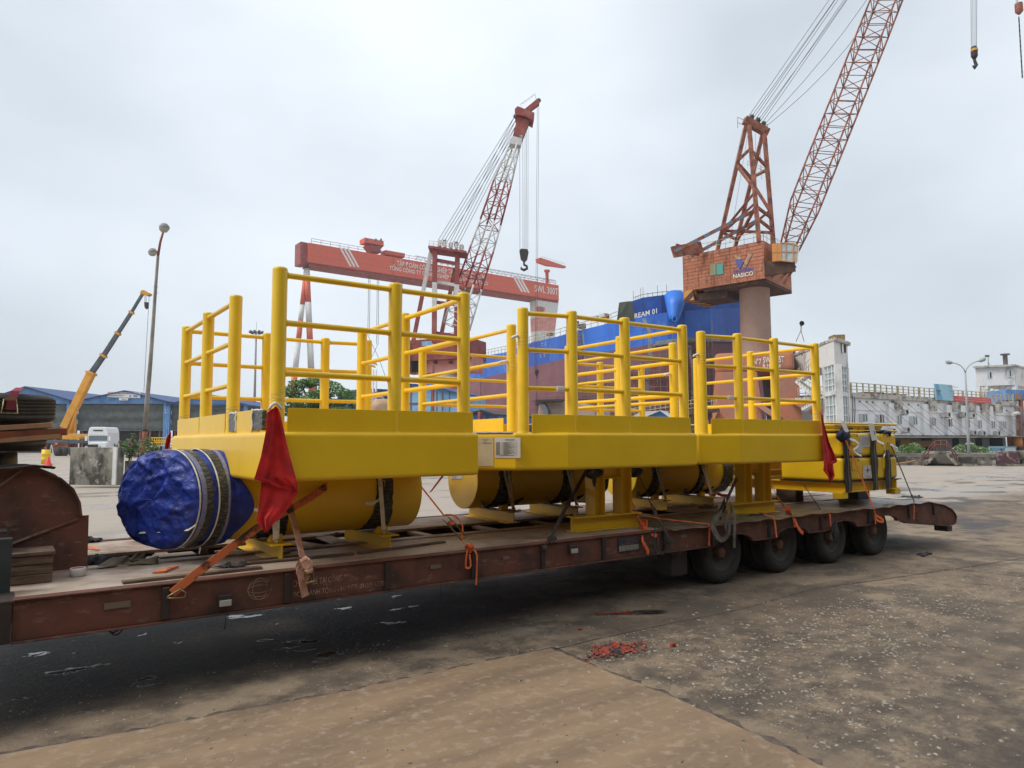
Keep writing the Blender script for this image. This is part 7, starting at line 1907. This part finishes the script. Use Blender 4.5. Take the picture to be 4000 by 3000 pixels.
# billboards on the roof
bb = MB(); WB.poly(bb, [(3654, 1499), (3720, 1504), (3724, 1566), (3661, 1562)], .5, .7)
t = thing('billboard', 'pale blue safety billboard standing on the roof edge of the white building', 'sign', WB.w(3690, 1564, .6))
bo = bb.build('board', M('pale_blue_board', (.30, .56, .68), .6), t)
m = MB(); WB.poly(m, [(3654, 1499), (3665, 1500), (3684, 1563), (3661, 1562)], .701, .72); m.build('board_band', M('mid_blue_board', (.13, .36, .55), .6), bo)
for k, (x0, x1, y) in enumerate(((3678, 3716, 1512), (3684, 3708, 1519), (3682, 3714, 1526), (3682, 3712, 1530), (3686, 3712, 1538), (3690, 3712, 1543), (3690, 3712, 1550))):
    m = MB(); WB.pbox(m, x0, y, x1, y + 1.6, .701, .73); m.build('board_text', [redl, blt, whitep][k % 3], bo)
m = MB(); WB.poly(m, [(3658, 1522), (3674, 1526), (3676, 1524), (3675, 1530), (3668, 1530), (3669, 1545), (3666, 1545), (3665, 1529)], .721, .75); m.build('crane_silhouette', greysteel, bo)
bb = MB(); WB.poly(bb, [(3725, 1546), (3871, 1557), (3871, 1578), (3725, 1567)], .5, .6)
t = thing('banner', 'long red banner with white slogan on the roof edge right of the blue billboard', 'sign', WB.w(3800, 1572, .6))
bo = bb.build('cloth', M('banner_red', (.62, .09, .08), .7), t)
def wtext(s, px0, px1, y0l, y0r, h, f, parent, mat, off):
    a = f.w(px0, y0l, off); b_ = f.w(px1, y0r, off); rt_ = b_ - a; c_ = f.w(px0, y0l - h, off)
    text_mesh('lettering', s, a, rt_, (0, 0, 1), rt_.length, c_.z - a.z, mat, parent, ext=.02)
wtext('TUÂN THỦ NGHIÊM THIẾT DÂNG CẤP, SỬ DỤNG CÁC PHƯƠNG TIỆN', 3740, 3860, 1555, 1564.5, 5, WB, bo, letterw, .62)
wtext('BẢO VỆ CÁ NHÂN TRONG LAO ĐỘNG, ĐẢM BẢO VỆ SINH SẠCH SẼ', 3732, 3866, 1563, 1573.5, 5, WB, bo, letterw, .62)

# ---------------------------------------------------------------- lift tower with bridge room
T1 = Fac(3080, 78, 3273, 63)          # long left side
T2 = Fac(3273, 63, 3326, 66.5)        # right side
t = thing('lift_tower', 'grey white concrete lift tower with glazed shaft and overhanging top room', 'tower', T1.b)
zt_ = T1.w(3273, 1325).z; zb_ = T1.w(3273, 1418).z
def four(f1_, x0, f2_, x1, z0, z1, name, mat, inset=0, **k):
    A = f1_.w(x0, 1700); B = f1_.b; Cc_ = f2_.w(x1, 1700)
    A = V((A.x, A.y, 0)); Cc_ = V((Cc_.x, Cc_.y, 0)); Dd_ = A + Cc_ - B
    cen = (A + B + Cc_ + Dd_) / 4
    P_4 = [p + (p - cen).normalized() * inset for p in (A, B, Cc_, Dd_)]
    return MB().prism([V((p.x, p.y, z0)) for p in P_4], (0, 0, z1 - z0)).build(name, mat, t, **k)
upper = four(T1, 3080, T2, 3325, zb_, zt_, 'upper_room', concrete)
four(T1, 3078, T2, 3326, zt_ + .002, zt_ + .30, 'roof_slab', cornice, .5, bevel=(.03, 1))
m = MB(); T1.box(m, T1.L - 3.1, T1.L - 1.7, zt_ + .31, zt_ + .80, -1.6, -.6); m.build('roof_box', M('ochre_box', (.30, .19, .07), .8, var=((.15, .1, .05), 2, .4, .6)), t)
# shaft piers and glazing
zf = T2.w(3300, 1537).z; zm = T2.w(3300, 1545).z
for f_, xs_ in ((T1, (3214, 3270)), (T2, (3276, 3318))):
    for z0, z1 in ((0, zf - .25), (zf + .1, zb_ - .002)):
        u0, u1 = f_.s_(xs_[0] + 8), f_.s_(xs_[1] - 3)
        gl = MB(); f_.box(gl, u0, u1, max(z0, 2.2), z1, -.2, -.15); gl = gl.build('glazing', glasspale, t)
        m = MB()
        for k in range(4):
            u = u0 + (u1 - u0) * k / 3; m.bar(f_.p(u, max(z0, 2.2), -.1), f_.p(u, z1, -.1), .09, .09)
        n_ = 4
        for k in range(n_ + 1):
            z = max(z0, 2.2) + (z1 - max(z0, 2.2)) * k / n_; m.bar(f_.p(u0, z, -.1), f_.p(u1, z, -.1), .09, .09)
        m.build('mullions', frm, gl)
for f_, u in ((T1, T1.s_(3216)), (T1, T1.L - .28), (T2, T2.L - .35)):
    m = MB(); f_.box(m, u, u + (.6 if f_ is T1 and u < T1.L - 1 else .55 if f_ is T2 else .277), 0, zb_ - .003, -.6, .0); m.build('pier', concrete, t)
m = MB(); T1.box(m, T1.s_(3216), T1.L, zf - .25, zf + .1, -.5, .02); m.build('floor_band', concrete, t)
m = MB(); T2.box(m, .0, T2.L, zf - .25, zf + .1, -.5, .02); m.build('floor_band', concrete, t)
m = MB(); T2.pbox(m, 3284, 1343, 3302, 1378, .01, .08); wf = m.build('window', darkvoid, t)
m = MB(); T2.pbox(m, 3283, 1343, 3290, 1379, .09, .14); m.build('sash', frm, wf)
m = MB(); T1.pbox(m, 3125, 1371, 3144, 1374, .01, .05); T1.pbox(m, 3132, 1362, 3136, 1388, .01, .05); m.build('red_cross_mark', redl, t)
T1b = T1
m = MB(); T1.pbox(m, 3098, 1362, 3108, 1380, .01, .04); m.build('small_window', greysteel, t)
# diagonal strut under the bridge room
MB().bar(T1.w(3172, 1478, -.8), T1.w(3213, 1420, -.8), .4, .5, T1.n).build('raking_strut', concrete, t)
# floodlight tripod on the roof
c = T1.w(3130, 1330, -1.5); 
t = thing('floodlight_stand', 'round floodlight on a tripod on the roof of the lift tower', 'floodlight', c)
h0 = T1.w(3130, 1272, -1.5)
m = MB().tube([c + V((0, 0, 1.0)), h0], .05, 6)
for k in range(3): m.tube([c + V((.55 * math.cos(R(120 * k)), .55 * math.sin(R(120 * k)), -.1)), c + V((0, 0, 1.1))], .035, 5)
m.tube([h0 - T1.d * .35, h0 + T1.d * .35], .035, 5); m.tube([h0 - T1.d * .35, h0 - T1.d * .35 + V((0, 0, .35))], .03, 5); m.build('tripod', rustcr, t)
MB().lathe(h0 + T1.d * .18 + V((0, 0, .22)), [(0, -.12), (.2, -.10), (.27, .06), (.25, .09)], 16, (T1.n, V((0, 0, 1)), T1.d)).build('lamp', darksteel, t)
# outside stair between crane portal and tower
SF = Fac(3100, 68, 3230, 66)
t = thing('outside_stair', 'zigzag concrete stair with pale yellow handrails left of the lift tower', 'stairs', SF.a)
for (a, b_) in (((3195, 1430), (3125, 1488)), ((3118, 1490), (3205, 1560)), ((3205, 1562), (3140, 1600))):
    A, B = SF.w(*a, 0), SF.w(*b_, 0)
    MB().bar(A, B, 1.4, .28, (0, 0, 1)).build('flight', concrete, t)
    m = MB()
    for k in range(9):
        q = A.lerp(B, k / 8) + SF.n * .7; m.tube([q, q + V((0, 0, 1.0))], .03, 4)
    for h in (.5, 1.0): m.tube([A + SF.n * .7 + V((0, 0, h)), B + SF.n * .7 + V((0, 0, h))], .035, 4)
    m.build('handrail', palesteel, t)
MB().bar(SF.w(3118, 1560, -1), SF.w(3240, 1552, -1), 1.6, .2).build('landing', concrete, t)
hz_rail([SF.w(3118, 1558, -.2), SF.w(3238, 1550, -.2)], 1.0, palesteel, t, 'handrail', .035, .7)

# ---------------------------------------------------------------- control tower at the far right
R1 = Fac(3826, 102, 3979, 100)
R2 = Fac(3979, 100, 4060, 108)
t = thing('control_tower', 'grey concrete control room on stilts with vent pipe at the right edge', 'tower', R1.a)
zt_ = R1.w(3826, 1437).z; zb_ = R1.w(3826, 1508).z
A, B = V((R1.a.x, R1.a.y, 0)), V((R1.b.x, R1.b.y, 0)); Cc_ = V((R2.b.x, R2.b.y, 0)); Dd_ = A + Cc_ - B
MB().prism([V((p.x, p.y, zb_)) for p in (A, B, Cc_, Dd_)], (0, 0, zt_ - zb_)).build('room', concrete, t)
cen = (A + B + Cc_ + Dd_) / 4
MB().prism([V((p.x, p.y, zt_ + .002)) + (p - cen).normalized() * .6 for p in (A, B, Cc_, Dd_)], (0, 0, .25)).build('roof', cornice, t)
for x0, x1, y0, y1 in ((3854, 3875, 1452, 1478), (3932, 3951, 1446, 1472)):
    m = MB(); R1.pbox(m, x0, y0, x1, y1, .01, .08); wf = m.build('window', frm, t)
    m = MB(); R1.pbox(m, x0 + 2, y0 + 2, (x0 + x1) / 2 - 1, y1 - 2, .081, .1); m.build('pane', glasspale, wf)
    m = MB(); R1.pbox(m, (x0 + x1) / 2 + 1, y0 + 2, x1 - 2, y1 - 2, .081, .1); m.build('pane', darkvoid, wf)
for p in (A, B, A.lerp(B, .22), B.lerp(Cc_, .9)):
    q = p + (cen - p).normalized() * .4
    MB().box(q.x - .3, q.x + .3, q.y - .3, q.y + .3, 0, zb_ - .002).build('pillar', concrete, t)
MB().bar(R1.w(3862, 1552, -1), R1.w(3955, 1503, -1), 1.2, .3).build('stair_flight', concrete, t)
hz_rail([R1.w(3862, 1548, -.3), R1.w(3950, 1502, -.3)], 1.0, palesteel, t, 'handrail', .04, .8)
hz_rail([R1.w(3838, 1546, .1), R1.w(3870, 1548, .1)], 1.0, palesteel, t, 'handrail', .04, .6)
MB().bar(R1.w(3838, 1549, -.5), R1.w(3880, 1552, -.5), 1.5, .2).build('landing', concrete, t)
vp_ = R1.w(3928, 1424, -2)
MB().lathe((vp_.x, vp_.y, 0), [(.30, zt_ + .2), (.30, R1.w(3928, 1388, -2).z), (.6, R1.w(3928, 1387, -2).z), (.62, R1.w(3928, 1382, -2).z), (0, R1.w(3928, 1380, -2).z)], 18).build('vent_pipe', greysteel, t)
lp_ = R1.w(3860, 1432, -1)
m = MB().tube([lp_, R1.w(3860, 1398, -1)], .05, 5).tube([R1.w(3861, 1415, -1), R1.w(3870, 1432, -1)], .03, 4).obox(R1.w(3856, 1391, -1), R1.d * .25, R1.n * .2, (0, 0, .16)); m.build('floodlight', greysteel, t)
# blue hopper beside it
HB = Fac(3930, 96, 4060, 96)
t = thing('blue_hopper', 'blue steel hopper seen under the control tower at the right edge', 'hopper', HB.a)
m = MB(); HB.pbox(m, 3930, 1522, 4040, 1562, -4, 0); m.build('bin', blueshed, t)
for x in (3936, 3990, 4030):
    m = MB(); HB.box(m, HB.s_(x), HB.s_(x) + .4, 0, HB.w(x, 1562).z - .01, -.5, -.1); m.build('leg', rustcr, t)
m = MB(); HB.pbox(m, 3965, 1540, 3985, 1560, .01, .2); m.build('hatch', woodlight, t)
t = thing('service_duct', 'cluttered rusty pipe tower at the right end of the white building', 'pipework', WB.b)
for x, r_ in ((3975, .12), (3982, .35), (3990, .15)):
    MB().tube([WB.w(x, 1590, 1), WB.w(x, 1760, 1)], r_, 8).build('pipe', [rustcr, greysteel, darksteel][int(x) % 3], t)
MB().tube([WB.w(3956, 1618, 1), WB.w(3975, 1614, 1), WB.w(3985, 1622, 1)], .25, 8).build('elbow', whitep, t)
MB().lathe(WB.w(3972, 1720, 2), [(0, -.8), (.55, -.8), (.6, 0), (.5, .5), (0, .6)], 16).build('tank', orangep, t)

# ---------------------------------------------------------------- double street lamp and terrace
DL2 = 47.5
c = gxy(3787, DL2)
c.x, c.y = at(3787, 1812, DL2).x, at(3787, 1812, DL2).y
t = thing('street_lamp', 'slim grey double armed street lamp in front of the white building', 'street lamp', c)
def lp(x, y): return at(x, y, DL2)
galv = M('galvanised_pole', (.34, .37, .36), .5)
MB().tube([c, lp(3782, 1700), lp(3776, 1570), lp(3771, 1456)], [.11, .09, .07, .05], 12).build('pole', galv, t)
MB().tube([lp(3771, 1458), lp(3766, 1443), lp(3752, 1428), lp(3735, 1420), lp(3720, 1417)], .032, 8).build('arm', galv, t)
MB().tube([lp(3771, 1458), lp(3776, 1440), lp(3790, 1424), lp(3806, 1415), lp(3822, 1410)], .032, 8).build('arm', galv, t)
for a, b_ in (((3722, 1418), (3694, 1413)), ((3820, 1412), (3850, 1400))):
    A, B = lp(*a), lp(*b_); m = MB().tube([A, A.lerp(B, .3), A.lerp(B, .8), B], [.04, .11, .13, .05], 12); hd_ = m.build('lamp_head', galv, t)
    MB().tube([A.lerp(B, .35) - V((0, 0, .05)), A.lerp(B, .85) - V((0, 0, .07))], [.09, .08], 10).build('lens', lampw, hd_)
MB().box(c.x - .12, c.x + .12, c.y - .12, c.y + .12, .9, 1.35).build('junction_box', darksteel, t)
# terrace wall
TW = Fac(3480, 48.5, 4060, 44.5)
def twall(x0, x1, y0, label, mat, o=0):
    t = thing('terrace_wall', label, 'wall', TW.w(x0, 1800))
    t.location.z = 0; BASE[t] = V(t.location)
    m = MB(); TW.box(m, TW.s_(x0), TW.s_(x1), 0, TW.w((x0 + x1) / 2, y0).z, -.4 + o, o); m.build('wall_body', mat, t, bevel=(.02, 1))
twall(3470, 3640, 1783, 'mouldy terrace wall between the yellow boxes and the concrete steps', mouldwall)
twall(3722, 3880, 1784, 'mouldy terrace wall behind the foot of the double street lamp', mouldwall)
twall(3882, 3970, 1762, 'taller stained terrace wall with a purplish patch right of the street lamp', M('purplish_stained_wall', (.20, .15, .145), .9, var=((.08, .035, .045), .8, .48, .56), var2=((.36, .31, .25), 2.3, .54, .68), bump=(12, .5, .03)), .1)
twall(3972, 4080, 1760, 'dark stained terrace wall at the right edge of the photo', mouldwall, -.2)
k_ = MB(); TW.box(k_, TW.s_(3470), TW.s_(4080), 0, .12, .11, .5); kb = k_.build('terrace_kerb', mouldwall, None, base=TW.a); tag(kb, kind='structure')
k_ = MB(); TW.box(k_, TW.s_(3470), TW.s_(4080), .0, .75, -14, -.42); kb = k_.build('terrace', M('terrace_paving', (.22, .19, .16), .9, var=((.14, .12, .1), 1, .4, .6)), None, base=TW.a); tag(kb, kind='structure')
# concrete steps with brown handrails
t = thing('steps', 'concrete steps with angular brown pipe handrails against the terrace', 'stairs', TW.w(3680, 1810))
t.location.z = 0; BASE[t] = V(t.location)
zt_ = TW.w(3680, 1766).z
for off in (.35, 1.9):
    m = MB(); TW.poly(m, [(3655, 1762), (3697, 1762), (3742, 1812), (3742, 1818), (3730, 1818), (3694, 1776), (3662, 1774), (3622, 1815), (3612, 1815), (3612, 1810)], off, off + .18); m.build('stringer', mouldwall, t)
for k in range(7):
    for s_ in (-1, 1):
        x = 3678 + s_ * (20 + 7.2 * k); y = 1767 + 7.2 * k
        a = TW.w(x, y, .53); MB().obox(a + TW.n * .65, TW.d * .12, TW.n * .64, (0, 0, .03)).build('tread', mouldwall, t)
m = MB(); TW.pbox(m, 3660, 1764, 3696, 1768, .53, 1.9); m.build('landing', concrete, t)
brownr = M('brown_handrail', (.16, .055, .05), .7)
for off in (.45, 2.0):
    m = MB()
    pts_ = [(3600, 1785), (3652, 1722), (3698, 1722), (3740, 1782), (3740, 1812)]
    for dy in (0, 14):
        m.tube([TW.w(x, y + dy, off) for x, y in pts_[:-1]], .035, 6)
    for x, y in ((3600, 1785), (3626, 1754), (3652, 1722), (3675, 1722), (3698, 1722), (3719, 1752), (3740, 1782)):
        m.tube([TW.w(x, y, off), TW.w(x, y + 40, off)], .035, 6)
    m.build('handrail', brownr, t)
p0, p1 = TW.w(3500, 1812, 1.2), TW.w(3592, 1798, 1.2)
tag(MB().tube([p0, p1], .06, 6).build('timber_pole', woodlight, None, base=p0), 'long pale pole leaning in front of the terrace wall', 'pole')
bush('leafy green shrub on the terrace left of the steps', [(3535, 1735, 1790, 28), (3570, 1728, 1795, 34), (3598, 1745, 1790, 22), (3512, 1750, 1785, 20)], 49.5, 41, 1500, .15)
bush('green shrub with pale flowers right of the steps', [(3750, 1735, 1785, 30), (3790, 1728, 1782, 30), (3832, 1742, 1785, 30), (3862, 1750, 1785, 18)], 50.5, 42, 1500, .15, whitefl)
# small lorry behind the terrace wall
LR = Fac(3915, 56, 3985, 56)
t = thing('lorry', 'small dark blue lorry cab above the terrace wall at the far right', 'truck', gxy(3945, 56))
m = MB(); LR.poly(m, [(3914, 1800), (3914, 1765), (3922, 1750), (3928, 1744), (3968, 1744), (3976, 1765), (3978, 1800)], -2, 0); cb = m.build('cab', M('teal_blue_paint', (.05, .13, .18), .4), t, bevel=.05)
m = MB(); LR.poly(m, [(3923, 1763), (3930, 1748), (3965, 1748), (3970, 1763)], .001, .03); m.build('windscreen', glasspale, cb)
m = MB(); LR.pbox(m, 3908, 1752, 3912, 1760, 0, .1); m.build('mirror', darksteel, t)
# hanging chain hooks at the upper right
for (px, y0, y1, lab) in ((3808, 180, 265, 'black and yellow crane hook block hanging on four ropes near the top right'), (3975, 10, 60, 'rusty hook block cut by the top right corner, its chain hanging lower')):
    D_ = 60; c = at(px, y0, D_)
    t = thing('hook_block', lab, 'hook', c)
    for dx in ((-20, -9, 4, 14) if px < 3900 else (-6, 4)):
        MB().tube([at(px + dx * .6 - 2, y0, D_), at(px + dx, -900, D_)], .02, 4).build('rope', cable, t)
    if px < 3900:
        m = MB().lathe(at(px - 2, 215, D_), [(0, .75), (.22, .72), (.26, .4), (.26, -.1), (.16, -.3), (0, -.32)], 12); m.build('block', darksteel, t)
        m = MB().lathe(at(px - 2, 196, D_), [(.27, .1), (.27, -.1)], 12); m.build('yellow_band', amber, t)
        m = MB().tube([at(px - 2, 230, D_), at(px, 240, D_), at(px + 6, 255, D_), at(px, 264, D_), at(px - 9, 256, D_)], [.12, .12, .14, .16, .05], 8); m.build('hook', darksteel, t)
    else:
        m = MB().lathe(at(px + 6, 45, D_), [(0, .8), (.3, .7), (.3, .0), (.1, -.25), (0, -.3)], 12); m.build('block', rustcr, t)
        m = MB()
        for k in range(24):
            a = at(px + 5 + 14 * k / 24, 70 + 10 * k, D_)
            m.obox(a, V(cr) * (.05 if k % 2 else .02), V(cf) * (.02 if k % 2 else .05), (0, 0, .11))
        m.build('chain', darksteel, t)
# ---------------------------------------------------------------- unseen hall added on the camera's side, placed to shade the near faces
t = thing('unseen_hall', 'unseen open fronted hall with roof, added behind the camera to shade the near faces', 'building', (5, -10, 0))
roofm = M('hall_roof_sheet', (.30, .30, .29), .8)
MB().box(-30, 45, -30, -8, 9.5, 9.65).build('roof', roofm, t)
MB().box(-30, 45, -30.2, -30, 0, 9.49).build('rear_wall', M('hall_wall', (.14, .15, .16), .9), t)
MB().box(-30.2, -30.001, -30, -8, 0, 9.49).build('side_wall', bpy.data.materials['hall_wall'], t)
MB().box(45.001, 45.2, -30, -8, 0, 9.49).build('side_wall', bpy.data.materials['hall_wall'], t)
for x in (-22, -12, -6, 16, 30): MB().ibeam((x, -2.5, 0), (x, -9, 9.49), .4, .3, up=(1, 0, 0)).build('column', redp2, t)
# ---------------------------------------------------------------- thin rainy-season haze
hm = bpy.data.materials.new('haze_air'); hm.use_nodes = True
hn, hl = hm.node_tree.nodes, hm.node_tree.links
hn.clear()
ho_ = hn.new('ShaderNodeOutputMaterial'); pv = hn.new('ShaderNodeVolumePrincipled')
pv.inputs['Color'].default_value = (.93, .96, 1, 1); pv.inputs['Density'].default_value = .00035; pv.inputs['Anisotropy'].default_value = .2
hl.new(pv.outputs[0], ho_.inputs['Volume'])
hz_ = MB().box(-905, 1505, -405, 1505, -1.2, 140).build('haze', hm, None)
tag(hz_, kind='stuff')
